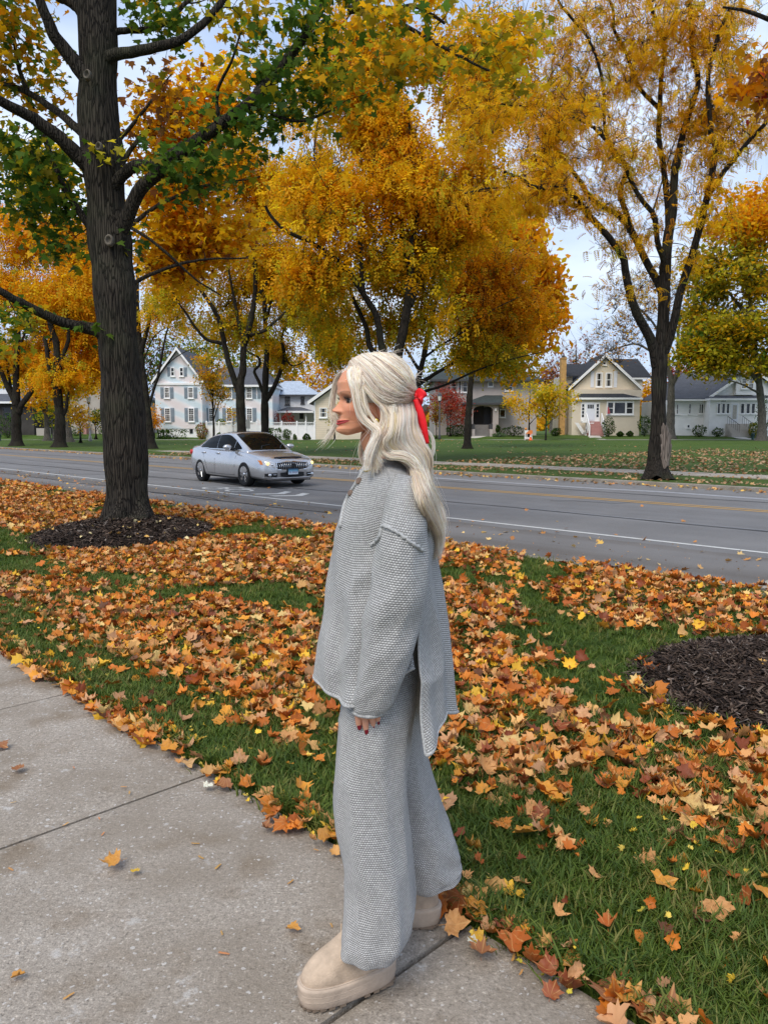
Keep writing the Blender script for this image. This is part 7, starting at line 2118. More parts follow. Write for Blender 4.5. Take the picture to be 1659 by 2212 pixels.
def hemB(a):
    a = a if a > pi else a + 2 * pi
    return float(np.interp(a, [3 * pi / 2, 3 * pi / 2 + .50, 3 * pi / 2 + .85, 3 * pi / 2 + 1.15, 2 * pi, 2 * pi + .6, 2 * pi + pi / 2], [znb, znb, znb + .035, znb + .060, zb, zb, zb - .04]))
def angB(q, t):
    g = smooth(.17, .30, t) * .50
    return (3 * pi / 2 + g) + q * (pi - g - .1 * smooth(.2, .4, t))
A_ = sheet(angA, hemA, 110, 90, 0.0, 'front_panel', .075)
B_ = sheet(angB, hemB, 120, 90, 0.015, 'back_panel', .095)
fp_ = cloth(A_, 'front_panel', sw, closed=False)
bp_ = cloth(B_, 'back_panel', sw, closed=False)
def edge_roll(pts, name, r=.0048, parent=sw):
    mb = MB(); mb.tube([Vector(q) for q in pts], r, 6)
    return world_mesh(mb, name, M_KNIT_EDGE, parent)
edge_roll(A_[-1], 'hem'); edge_roll(B_[-1], 'hem'); edge_roll([r[0] for r in B_[26:]], 'slit_edge', .004)
neck_ring = [torso_pt(a, z_top - .004 - .030 * smooth(.3, 1, -math.cos(a))) for a in np.linspace(0, 2 * pi, 40)]
edge_roll(neck_ring, 'collar', .0065)
def sleeve(dY, nm='sleeve'):
    q = (((858, 1022), (898, 1030), 1.90, .03), ((842, 1055), (912, 1060), 1.875, .060), ((830, 1100), (919, 1115), 1.856, .078), ((820, 1150), (922, 1165), 1.846, .086), ((808, 1225), (922, 1235), 1.842, .090), ((798, 1290), (917, 1300), 1.842, .090), ((788, 1345), (904, 1350), 1.843, .087), ((781, 1400), (890, 1405), 1.845, .083), ((773, 1455), (872, 1462), 1.848, .074), ((765, 1500), (853, 1508), 1.85, .060), ((763, 1525), (842, 1525), 1.85, .048), ((766, 1535), (834, 1532), 1.85, .040))
    r = resample([ringLR(a, b, Y + dY, d, 64, 2.15) for a, b, Y, d in q], 100)
    m = len(r)
    for i in range(m):                             # elbow creases and a loose blouse
        t = i / (m - 1)
        c = r[i].mean(axis=0)
        a = np.linspace(0, 2 * pi, 64, endpoint=False)
        w = .055 * np.exp(-((t - .52) / .12) ** 2) * np.sin(a * 2 + t * 26) + .035 * np.sin(a * 4 + t * 7) * smooth(.2, .9, t) + .02 * np.exp(-((t - .25) / .08) ** 2) * np.sin(t * 40 + a)
        w = w + .055 * smooth(.12, .35, t) * np.array([1 - 2.6 * abs(noise.noise((math.cos(q) * 1.3 + t * 2, math.sin(q) * 1.3 + 7, t * 6.5))) for q in a])
        r[i] = c + (r[i] - c) * (1 + w)[:, None]
    o = cloth(r, nm, sw)
    edge_roll(np.vstack([r[-1], r[-1][:1]]), 'cuff', .006, o)
    return o, r
slv, slv_r = sleeve(0.0)
slv2, _ = sleeve(0.40)
# surfaces the details and the hair rest on
bpy.context.view_layer.update()
def bvh_of(objs):
    V, F, b = [], [], 0
    for o in objs:
        me = o.data
        V += [tuple(np.array(v.co) + PO) for v in me.vertices]
        F += [tuple(i + b for i in p.vertices) for p in me.polygons]
        b += len(me.vertices)
    return BVHTree.FromPolygons(V, F)
bv = bvh_of([fp_, bp_, slv])
CAM = Vector((0, 0, CAM_H))
def on_cloth(x, y, lift=.004):
    d = (P(x, y, 2.0) - CAM).normalized()
    hit, nrm, i, dist = bv.ray_cast(CAM, d)
    if hit is None:
        return P(x, y, 2.0), Vector((0, -1, 0))
    if nrm.dot(d) > 0:
        nrm = -nrm
    return hit + nrm * lift, nrm
pts = catmull([(801, 1176), (812, 1171), (822, 1164), (826, 1150), (829, 1137), (840, 1140), (855, 1148), (870, 1158), (886, 1171), (899, 1181), (911, 1191)], 44)
mb = MB(); mb.tube([on_cloth(x, y + 1.3 * math.sin(i * 1.9), .004)[0] for i, (x, y) in enumerate(pts)], [.0045 + .0015 * math.sin(i * 2.3) for i in range(44)], 6)
world_mesh(mb, 'shoulder_seam', M_KNIT_EDGE, sw)
pts = catmull([(788, 1004), (776, 1030), (762, 1055), (748, 1078), (739, 1105), (733, 1140)], 24)
mb = MB(); mb.tube([on_cloth(x + 5, y, .004)[0] for x, y in pts], .0055, 6)
world_mesh(mb, 'placket', M_KNIT_EDGE, sw)
for (x, y, r) in ((779, 1041, .0092), (761, 1067, .0085)):
    p, nrm = on_cloth(x, y, .006)
    nrm = (nrm + Vector((-.3, -.9, .1))).normalized()
    mb = MB(); mb.tube([p - nrm * .002, p + nrm * .001, p + nrm * .003], [r, r, r * .8], 16)
    world_mesh(mb, 'button', M_BUTTON, sw, False)
# ------------------------------------------------------------------ boots
def boot(cx, cy, ang, label):
    rt = empty('boot', (cx - PO[0], cy - PO[1], 0)); rt.rotation_euler = (0, 0, ang); rt.parent = person
    n = 56
    def outline(L0, L1, w, sh=0.0):
        out = []
        for k in range(n):
            a = 2 * pi * k / n
            c, s = math.cos(a), math.sin(a)
            x = (L1 if c > 0 else -L0) * abs(c) ** .72 * (1 if c > 0 else 1)
            if c < 0: x = -L0 * abs(c) ** .72
            wx = w * (1 + .10 * math.tanh(x / .06) ) 
            out.append((x, wx * math.copysign(abs(s) ** .8, s) + sh * x))
        return out
    def ring(o, z):
        return [Vector((x, y, z if not callable(z) else z(x))) for x, y in o]
    sole = MB().loft([ring(outline(.118, .140, .046), .003), ring(outline(.124, .147, .0505), .009), ring(outline(.127, .150, .0525), .030), ring(outline(.127, .150, .0530), .048), ring(outline(.129, .152, .0545), .055), ring(outline(.127, .150, .0530), .061), ring(outline(.118, .141, .046), .062)])
    so = sole.build('sole', M_SOLE, rt, smooth_=True)
    for k in range(2):
        z = .026 + .014 * k
        MB().loft([ring(outline(.1274, .1504, .0529), z), ring(outline(.1280, .1510, .0533), z + .0012), ring(outline(.1274, .1504, .0529), z + .0024)], cap=False).build('sole_line', M_SOLE, so, smooth_=True)
    tr_ = MB()
    for k in range(26):
        a = 2 * pi * k / 26
        x, y = outline(.117, .139, .0455)[int(k * n / 26)]
        tr_.box(x - .008, x + .008, y - .005, y + .005, .0, .0065)
    tr_.box(-.105, .12, -.04, .04, .001, .0085)
    tr_.build('tread', M_TREAD, so)
    prof = [(.060, .118, .141, .0475), (.072, .119, .141, .0490), (.086, .117, .135, .0485), (.100, .114, .122, .0470), (.112, .111, .103, .0455), (.122, .108, .076, .0445), (.132, .105, .050, .0440), (.144, .102, .024, .0430), (.158, .100, .006, .0420), (.175, .099, -.004, .0410), (.19, .099, -.008, .041), (.192, .092, -.012, .037), (.17, .09, -.01, .036)]
    up = MB().loft([ring(outline(b_, a_, w_), z_) for z_, b_, a_, w_ in prof], cap=False)
    uo = up.build('upper', M_SUEDE, rt, smooth_=True)
    md = uo.modifiers.new('s', 'SUBSURF'); md.levels = 1; md.render_levels = 2
    for sd in (-1, 1):                              # piping of the side seam and the collar
        MB().tube([(.018, sd * .0475, .085), (.008, sd * .0478, .105), (.012, sd * .0462, .13), (.010, sd * .046, .16)], .0016, 5).build('side_seam', M_SUEDE, uo, smooth_=True)
    q = ring(outline(.1195, .1425, .0485), .0625)
    MB().tube(q + q[:1], .0028, 6, cap=False).build('welt', M_SOLE, so, smooth_=True)
    MB().box(-.1045, -.0995, -.011, .011, .135, .2).build('pull_tab', M_SUEDE, uo, bevel=.002)
    rt['label'] = label
    return rt
boot(-.086, 1.915, math.atan2(-.44, -.90), 'front boot planted nearest the camera')
boot(.047, 2.205, math.atan2(.10, -.99), 'rear boot half hidden behind the front leg')

# ------------------------------------------------------------------ earrings, necklace, bow
for sd in (1, -1):
    mb = MB()
    for k in range(14):
        a = 2 * pi * k / 13
    pts = [HW(.004 + .0035 * math.cos(a), .0860 * sd, -.070 + .0100 * math.sin(a)) for a in np.linspace(0, 2 * pi, 17)]
    mb.tube(pts, .0042, 8)
    world_mesh(mb, 'earring', M_GOLD)
mb = MB(); ch = catmull([(815, 1004), (806, 1014), (797, 1019), (789, 1018), (785, 1008)], 26)
mb.tube([on_cloth(x, y, .0035)[0] for i, (x, y) in enumerate(ch)], [.0014 + .0006 * (i % 2) for i in range(26)], 6)
world_mesh(mb, 'necklace', M_GOLD)

# ------------------------------------------------------------------ hair
HC = np.array(P(816, 852, 2.03)); HR = np.array((.094, .083, .101))
def hair_Y(x, y, grow=1.0):
    """depth of the near side of the hair-covered skull at a bearing"""
    X_, Z_ = P(x, y, 2.0)[0], P(x, y, 2.0)[2]
    q = 1 - ((X_ - HC[0]) / (HR[0] * grow)) ** 2 - ((Z_ - HC[2]) / (HR[2] * grow)) ** 2
    return HC[1] - HR[1] * grow * math.sqrt(max(q, 0.0))
hrng = np.random.default_rng(9)
ST, SR, SCc = [], [], []
NPT = 26
SHADES = np.array([(0.93, 0.83, 0.70), (0.86, 0.74, 0.61), (0.96, 0.90, 0.81), (0.66, 0.54, 0.43), (0.92, 0.77, 0.48), (0.44, 0.345, 0.27)])
def strand(p, r, c):
    ST.append(p); SR.append(r); SCc.append(c)
def shade(w=(5, 4, 5, 2.5, 1.5, 1)):
    w = np.array(w, float)
    return SHADES[hrng.choice(6, p=w / w.sum())] * hrng.uniform(.88, 1.1)
def lock(g, rad0, rad1, count, wave=0.0, wfreq=2.0, phase=0.0, frizz=.0016, surf=False, col=None, r=.00062, squash=(1, 1, 1)):
    """g: control points in world space"""
    c = catmull(g, NPT)
    t = np.linspace(0, 1, NPT)
    tan = np.gradient(c, axis=0); tan /= np.linalg.norm(tan, axis=1, keepdims=True)
    s1 = np.cross(tan, np.array((0.05, 1, 0.05))); s1 /= np.linalg.norm(s1, axis=1, keepdims=True) + 1e-9
    s2 = np.cross(tan, s1)
    cl = shade() if col is None else np.array(col)
    for _ in range(count):
        a, q = hrng.uniform(0, 6.28), math.sqrt(hrng.random())
        rr = (rad0 + (rad1 - rad0) * t) * q
        p = c + s1 * (rr * math.cos(a) * squash[0])[:, None] + s2 * (rr * math.sin(a) * squash[1])[:, None]
        p = p + s1 * (wave * t ** .7 * np.sin(2 * pi * wfreq * t + phase))[:, None] + s2 * (wave * .5 * t ** .7 * np.cos(2 * pi * wfreq * t + phase))[:, None]
        fz = np.cumsum(hrng.normal(0, frizz * .35, (NPT, 3)), axis=0) * t[:, None]
        p = p + fz
        e = hrng.uniform(.88, 1.0)
        if e < .99:
            ti = np.linspace(0, e, NPT)
            p = np.stack([np.interp(ti, t, p[:, k]) for k in range(3)], 1)
        rd = r * np.interp(t, [0, .1, .75, 1], [.8, 1, .9, .25])
        strand(p, rd, np.clip((cl if hrng.random() < .62 else shade()) * hrng.uniform(.86, 1.1) + hrng.normal(0, .015, 3), .05, .95))
def W3(pts, Y):
    return [np.array(P(x, y, Y + (d[0] if d else 0))) for x, y, *d in pts]
# (1) swept-back crown, near side and far side
Lc = np.array([(757, 785), (779, 815), (806, 852), (846, 870), (893, 858)], float)
Mc = np.array([(792, 767), (820, 786), (849, 812), (873, 832), (893, 850)], float)
Uc = np.array([(850, 768), (868, 780), (881, 797), (889, 818), (894, 842)], float)
for s in np.linspace(0, 1, 104):
    g2 = Lc * (1 - s) * (1 - 2 * s) + Mc * 4 * s * (1 - s) + Uc * s * (2 * s - 1)
    g2 = g2 + hrng.normal(0, 1.0, g2.shape)
    gr = hrng.uniform(1.0, 1.05)
    g3 = [np.array(P(x, y, hair_Y(x, y, gr) if k else 2.03 - .012)) for k, (x, y) in enumerate(g2)]
    g3[-1] = np.array(P(892, 851, 2.015)) + hrng.normal(0, .004, 3)
    lock(g3, .0062, .0034, 38, frizz=.0022)
    f3 = [np.array((q[0], 2 * HC[1] - q[1] + .01, q[2])) for q in g3]; f3[0] = g3[0]; f3[-1] = g3[-1] + np.array((0, .03, 0))
    lock(f3, .004, .003, 13, frizz=.0010)
# front roots from the hairline to the parting
for s in np.linspace(0, 1, 14):
    x0, y0 = 741 + 30 * s, 803 - 24 * s
    lock([np.array(P(x0, y0, 2.028)), np.array(P(x0 + 6, y0 + 9, 1.985)), np.array(P(x0 + 18, y0 + 24, hair_Y(x0 + 18, y0 + 24, 1.02)))], .004, .003, 26, frizz=.001)
# (2) locks framing the face
FR0 = len(ST)
for k in range(20):
    o = np.array((hrng.uniform(-6, 9), hrng.normal(0, 2))); dy = hrng.normal(0, .006)
    lock(W3([(760 + o[0] * .5, 786 + o[1], 0), (755 + o[0] * 1.1, 803 + o[1], -.035 + dy), (764 + o[0] * 1.1, 838, -.068 + dy), (770 + o[0] * .8, 868, -.078 + dy), (778 + o[0] * .7, 894, -.080 + dy), (790 + o[0] * .8, 912, -.085 + dy), (806 + o[0] * .6, 924, -.095 + dy), (815 + o[0] * .5, 935, -.105 + dy), (808, 958, -.125), (797, 985, -.14), (793, 1012, -.15)], 2.03), .0042, .0016, 42, wave=.0015, frizz=.0024)
for k in range(16):
    x0 = hrng.uniform(764, 786); y0 = 786 - (x0 - 764) * .45
    lock(W3([(x0, y0, -.008), (x0 + 5, y0 + 18, -.045), (x0 + 4, y0 + 40, -.070), (x0 + 6 - (x0 - 770) * .4, y0 + 66, -.080), (786 + hrng.normal(0, 3), 872, -.082), (796 + hrng.normal(0, 3), 898, -.086)], 2.03), .0036, .0012, 46, frizz=.0014)
for k in range(4):
    o = hrng.normal(0, 1.2)
    lock(W3([(772, 782, -.02), (779 + o, 812, -.066), (785 + o, 846, -.085), (791 + o, 878, -.088), (805 + o, 903, -.09), (819, 924, -.10), (823, 945, -.11)], 2.03), .0016, .0007, 26, frizz=.0012)
FR1 = len(ST)
# far-side lock blowing forward past the chin
for k in range(7):
    o = hrng.normal(0, 1.5)
    lock(W3([(742, 801, .0), (728 + o, 818, .03), (720 + o, 850, .05), (717 + o, 885, .055), (722 + o, 905, .05), (727 + o, 916, .045)] + ([(718, 936, .045), (706 - k, 953 + k, .045), (692 - 2 * k, 968 + k, .045)] if k < 3 else []), 2.04), .0052, .0016, 9 if k < 3 else 34, frizz=.004)
for k in range(5):
    o = hrng.normal(0, 2)
    lock(W3([(800, 930, .045), (786 + o, 945, .05), (778 + o, 962, .05), (778 + o, 985, .05), (788, 1006, .04)], 2.05), .0045, .002, 46, frizz=.0015)
# (3) long waves behind the ear, over the shoulder and down the back
Lp = np.array([(834, 860), (838, 905), (838, 938), (836, 962), (856, 988), (884, 1014), (902, 1050), (914, 1098), (926, 1150), (934, 1196)], float)
Rp = np.array([(892, 860), (899, 895), (907, 930), (914, 962), (927, 995), (933, 1035), (941, 1072), (944, 1112), (945, 1152), (951, 1204)], float)
def drape(g2, depth):
    out = []
    for (x, y), d in zip(g2, depth):
        p = P(x, y, d)
        q, _n = on_cloth(x, y, .010)
        if y > 975 and q.y < p.y and abs(q.y - 2.0) > 1e-6:
            p = q + (CAM - q).normalized() * hrng.uniform(.0, .022)
        out.append(np.array(p))
    return out
for k in range(230):
    s = hrng.random() ** .9
    m = hrng.uniform(-1, 1)
    g2 = Lp * (1 - s) + Rp * s
    ph = s * 5.2 + .5 * math.sin(m * 2)
    tt = np.linspace(0, 1, len(g2))
    g2[:, 0] += (12.0 * tt ** .5 * np.sin(tt * 15 + s * 2.2 + .4 * m)) + hrng.normal(0, 1.0)
    ln = hrng.uniform(.72, 1.0) if hrng.random() < .6 else 1.0
    d0 = 1.955 + .075 * s + .035 * m
    depth = np.interp(tt, [0, .12, .3, .5, 1], [d0 + .035, d0 + .005, d0 - .03, 1.95 + .10 * s + .03 * m, 2.03 + .10 * s + .04 * m])
    depth = depth + .024 * tt ** .6 * np.cos(tt * 15 + s * 2.2)
    g3 = drape(g2, depth)
    if ln < 1:
        g3 = list(catmull(g3, 30)[:int(30 * ln)])[::3]
    lock(g3, .0064, .0034, 36, wave=.0028, wfreq=2.4, phase=s * 2.2, frizz=.0034)
for k in range(14):                                # wisps tucked over the ear
    o = hrng.normal(0, 3, 2)
    lock(W3([(790 + o[0], 836 + o[1], -.082), (808 + o[0], 858 + o[1], -.086), (824 + o[0] * .6, 872 + o[1], -.084), (835 + o[0] * .5, 888, -.086), (840 + o[0] * .5, 915, -.09), (836 + o[0], 945, -.10), (826 + o[0], 968, -.115)], 2.03), .0040, .0022, 32, wave=.002, frizz=.003)
# front lock falling before the shoulder
for k in range(40):
    o = hrng.normal(0, 1)
    s = hrng.random() * 1.5
    g2 = np.array([(824 + 18 * s, 874), (826 + 14 * s, 905), (818 + 14 * s, 935), (806 + 12 * s, 962), (800 + 10 * s, 985), (803 + 9 * s, 1008), (806 + 5 * s, 1030)], float) + hrng.normal(0, 1.0, (7, 2))
    g3 = drape(g2, np.interp(np.linspace(0, 1, 7), [0, .5, 1], [1.955, 1.93, 1.90]))
    e_ = hrng.uniform(.7, 1.0)
    g3 = list(catmull(g3, 20)[:int(20 * e_)])[::2]
    lock(g3, .0070, .0018, 40, wave=.006, wfreq=1.5, phase=s * 3, frizz=.0038)
# big S-wave sweeping from the neck back over the shoulder
for k in range(22):
    s = hrng.random()
    g2 = np.array([(842 + 12 * s, 880), (838 + 14 * s, 925), (822 + 14 * s, 958), (838 + 10 * s, 985 - 8 * s), (870 + 6 * s, 992 - 10 * s), (900, 1015 - 10 * s), (912 + 6 * s, 1050), (908 + 8 * s, 1085), (920 + 8 * s, 1120)], float) + hrng.normal(0, 1.2, (9, 2))
    g3 = drape(g2, np.interp(np.linspace(0, 1, 9), [0, .4, 1], [1.95, 1.915, 1.90]))
    lock(g3, .0056, .0030, 44, wave=.003, wfreq=2, phase=s, frizz=.0028)
# loose curl springing away behind the bow
for k in range(5):
    o = hrng.normal(0, 1.3)
    lock(W3([(898, 905, 0), (912, 925 + o, 0), (926 + o, 934, 0), (935 + o, 952, 0), (935 + o, 975, 0), (928, 992, 0), (918, 1002, 0)], 2.03), .0035, .0015, 34, frizz=.0012)
# flyaways
for k in range(150):
    a = hrng.uniform(.15, 2.9)
    c0 = np.array(P(818 + 78 * -math.cos(a), 850 - 83 * math.sin(a), 2.03 + hrng.normal(0, .03)))
    d = np.array((hrng.normal(.3, .8), hrng.normal(0, .5), hrng.normal(.35, .5)))
    L_ = hrng.uniform(.010, .032)
    strand(catmull([c0, c0 + d * L_ * .5 + np.array((.004, 0, .002)), c0 + d * L_ + np.array((.010, 0, -.002))], NPT), np.full(NPT, .00022), shade())
for k in range(240):
    i = hrng.integers(0, len(ST) - 200)
    q = ST[i] + np.cumsum(np.cumsum(hrng.normal(0, .00022, (NPT, 3)), axis=0), axis=0)
    strand(q, SR[i] * .45, SCc[i])
hv = bvh_of([body])
def clear_of_head(p):
    q = Vector(p); d = q - CAM; L_ = d.length; d.normalize()
    hit, nrm, i, dist = hv.ray_cast(CAM, d)
    if hit is not None and dist < L_ + .002 and L_ - dist < .12:
        return np.array(CAM + d * (dist - .004 - .004 * abs(math.sin(L_ * 5000))))
    return p
for i in range(FR0, FR1):
    ST[i] = np.array([clear_of_head(p) for p in ST[i]])
    q = ST[i].copy(); q[1:-1] = (q[:-2] + q[1:-1] * 2 + q[2:]) / 4; ST[i] = q
hc = bpy.data.hair_curves.new('hair')
hc.add_curves([NPT] * len(ST))
hc.points.foreach_set('position', (np.concatenate(ST) - PO).astype(np.float32).ravel())
ra = hc.attributes.get('radius') or hc.attributes.new('radius', 'FLOAT', 'POINT')
ra.data.foreach_set('value', np.concatenate(SR).astype(np.float32))
ca = hc.attributes.new('Col', 'FLOAT_COLOR', 'CURVE')
ca.data.foreach_set('color', np.concatenate([np.array(SCc), np.ones((len(SCc), 1))], 1).astype(np.float32).ravel())
def hair_material():
    n = NT('blonde_hair')
    a = n.new('Attribute', attribute_name='Col')
    n.set(a.outputs['Color'], .38, spec=.45)
    tr = n.new('BsdfTranslucent'); n.l(a.outputs['Color'], tr.inputs['Color'])
    mx = n.new('MixShader'); mx.inputs[0].default_value = .30
    n.l(n.b.outputs[0], mx.inputs[1]); n.l(tr.outputs[0], mx.inputs[2]); n.l(mx.outputs[0], n.out.inputs['Surface'])
    return n.m
M_HAIR = hair_material()
hc.materials.append(M_HAIR)
ho = bpy.data.objects.new('hair', hc); COL.objects.link(ho); ho.parent = person
# scalp layer of hair under the strands
cap = MB()
rings = []
for k in range(15):
    ph = -.25 + (pi / 2 + .25) * k / 14
    cr = max(.03, math.cos(ph))
    rings.append([Vector(HC + np.array((HR[0] * .955 * cr * math.cos(a) + .004, HR[1] * .955 * cr * math.sin(a), HR[2] * .955 * math.sin(ph)))) for a in np.linspace(0, 2 * pi, 40, endpoint=False)])
for r in rings:                                    # keep clear of the face
    for p in r:
        lim = HC[0] - .058 + .02 * max(0, (HC[2] + .02 - p.z) / .05)
        if p.x < lim:
            p.x = lim + (p.x - lim) * .12
M_SCALP = paint('hair_base', (0.52, 0.44, 0.35), .7, .15, 40)
world_mesh(cap.loft(rings), 'hair_base', M_SCALP)
# red bow
def ribbon_mesh(name, pts, widths, side, parent=None):
    c = catmull(pts, 18); w = np.interp(np.linspace(0, 1, 18), np.linspace(0, 1, len(widths)), widths)
    tan = np.gradient(c, axis=0)
    sd = np.array(side, float)
    V = []
    for p, t_, q in zip(c, tan, w):
        s_ = sd - t_ * (sd @ t_) / (t_ @ t_); s_ /= np.linalg.norm(s_)
        V.append([p - s_ * q / 2, p - s_ * q * .2 + np.array((.0012, -.0016, 0)), p + s_ * q * .2 + np.array((.0008, -.0008, 0)), p + s_ * q / 2])
    m = MB(); m.loft([[Vector(q) for q in r] for r in V], cap=False, closed=False)
    o = world_mesh(m, name, M_RIBBON, parent or person)
    md = o.modifiers.new('t', 'SOLIDIFY'); md.thickness = .0016
    return o
bow = empty('hair_bow', (0, 0, 0)); bow.parent = person
B0 = np.array(P(896, 854, 2.0))
ribbon_mesh('bow_loop', [B0, B0 + np.array((.010, -.016, .006)), B0 + np.array((.019, -.022, -.004)), B0 + np.array((.016, -.014, -.012)), B0 + np.array((.002, -.004, -.004))], [.016, .024, .026, .023, .012], (0.3, -.2, 1), bow)
ribbon_mesh('bow_loop', [B0, B0 + np.array((.004, .020, .004)), B0 + np.array((.008, .036, -.002)), B0 + np.array((.006, .028, -.010)), B0 + np.array((.002, .004, -.004))], [.018, .026, .030, .026, .016], (0.3, .2, 1), bow)
mb = MB(); mb.ball(B0 + np.array((.004, -.004, -.002)), .006, .008, .010, 12, 8); world_mesh(mb, 'bow_knot', M_RIBBON, bow)
ribbon_mesh('bow_tail', W3([(897, 862), (906, 884, -.008), (914, 910, -.012), (919, 935, -.010), (924, 958, -.006)], 1.992), [.012, .017, .017, .014, .008], (1, -.3, .2), bow)
ribbon_mesh('bow_tail', W3([(897, 862), (903, 890, .012), (909, 920, .010), (914, 950, .012)], 2.0), [.012, .014, .013, .010], (1, .4, .1), bow)

# ================================================================== GRASS, MULCH AND FALLEN LEAVES
PAL_FALL = np.array([(0.60, 0.19, 0.022), (0.62, 0.30, 0.105), (0.64, 0.27, 0.030), (0.48, 0.13, 0.015), (0.66, 0.36, 0.12), (0.36, 0.09, 0.015), (0.74, 0.42, 0.03), (0.22, 0.05, 0.015), (0.52, 0.27, 0.13), (0.76, 0.52, 0.19), (0.13, 0.05, 0.02)])
W_FALL = np.array([8, 6, 5, 5, 4, 4, 2.0, 2.5, 5, 1.8, 1.2]); W_FALL /= W_FALL.sum()
def nz(x, y, f, o=0.0):
    return noise.noise((x * f + o, y * f - o * .7, o * 1.3))
def in_mulch(x, y, k=1.0):
    return ((x + 3.62) / 1.2) ** 2 + ((y - 10.7) / 1.6) ** 2 < k or ((x - 2.75) / 1.28) ** 2 + ((y - 4.32) / 1.02) ** 2 < k
def leaf_density(x, y):
    """share of the ground hidden by leaves on the near lawn"""
    n = x * UN.x + y * UN.y
    s = x * US.x + y * US.y
    lim = 2.02 + 0.22 * nz(x, y, .9, 3) + 0.24 * smooth(-.1, .5, x) + 0.42 * smooth(.5, 1.6, x)
    d = smooth(lim - .12, lim + .30, n)
    p = nz(x, y, .75, 11) + .5 * nz(x, y, 1.9, 5) + .25 * nz(x, y, 4.1, 8)
    if x > -.2:
        p += .75 * math.exp(-((n - 3.0) / .38) ** 2) - .40 * math.exp(-((n - 3.75) / .22) ** 2) * smooth(1.9, 1.2, x)
    d *= smooth(-.45, .06, p + .12) if x > -.2 else smooth(-.36, .12, p + .09)
    if x > 0.9:                                  # thinner patch along the far edge of the second mulch bed
        q = ((x - 1.5) / .9) ** 2 + ((y - 5.2) / .35) ** 2
        d *= smooth(.5, 1.6, q) * .9 + .1
    if in_mulch(x, y, 1.0):
        return 0.02
    return d
def visible(x, y, z=0.0, m=70):
    m = m + 260 if m > 0 else m
    dy = y * _c - (z - CAM_H) * _s               # depth along the axis
    if dy < 0.3:
        return False
    u = 829.5 + 1662 * x / dy
    v = 1106 - 1662 * ((z - CAM_H) * _c + y * _s) / dy
    return -m < u < 1659 + m and v < 2212 + m

# ---- grass blades, instanced tufts
def tuft_mesh(seed, nb, h):
    rg = random.Random(seed)
    V, F = [], []
    for _ in range(nb):
        a, l = rg.uniform(0, 6.28), h * rg.uniform(.5, 1.15)
        bx, by = rg.gauss(0, .016), rg.gauss(0, .016)
        lean = rg.uniform(.15, .95); w = rg.uniform(.0016, .0028)
        ca, sa = math.cos(a), math.sin(a)
        b = len(V)
        for t, ww in ((0, 1), (.45, .9), (.8, .55)):
            r = lean * l * t * t; z = l * (t - .28 * lean * t * t)
            for sg in (-1, 1):
                V.append((bx + ca * r - sa * w * ww * sg, by + sa * r + ca * w * ww * sg, z))
        r = lean * l; V.append((bx + ca * r, by + sa * r, l * (1 - .30 * lean)))
        F += [(b, b + 1, b + 3, b + 2), (b + 2, b + 3, b + 5, b + 4), (b + 4, b + 5, b + 6)]
    me = bpy.data.meshes.new('tuft')
    me.from_pydata(V, [], F)
    return me
def grass_material():
    n = NT('grass_blades')
    oi = n.new('ObjectInfo')
    f = n.noise(n.coords('Position'), 1.4, 4)
    c = n.ramp(n.math('ADD', n.math('MULTIPLY', oi.outputs['Random'], .6), n.math('MULTIPLY', f, .4)), [(0.18, (0.036, 0.070, 0.009)), (0.42, (0.072, 0.124, 0.014)), (0.66, (0.125, 0.175, 0.022)), (0.80, (0.21, 0.19, 0.05)), (0.90, (0.34, 0.27, 0.10))])
    n.set(c, 0.55, spec=0.3)
    tr = n.new('BsdfTranslucent'); n.l(c, tr.inputs['Color'])
    mx = n.new('MixShader'); mx.inputs[0].default_value = .3
    n.l(n.b.outputs[0], mx.inputs[1]); n.l(tr.outputs[0], mx.inputs[2]); n.l(mx.outputs[0], n.out.inputs['Surface'])
    return n.m
M_GRASS = grass_material()
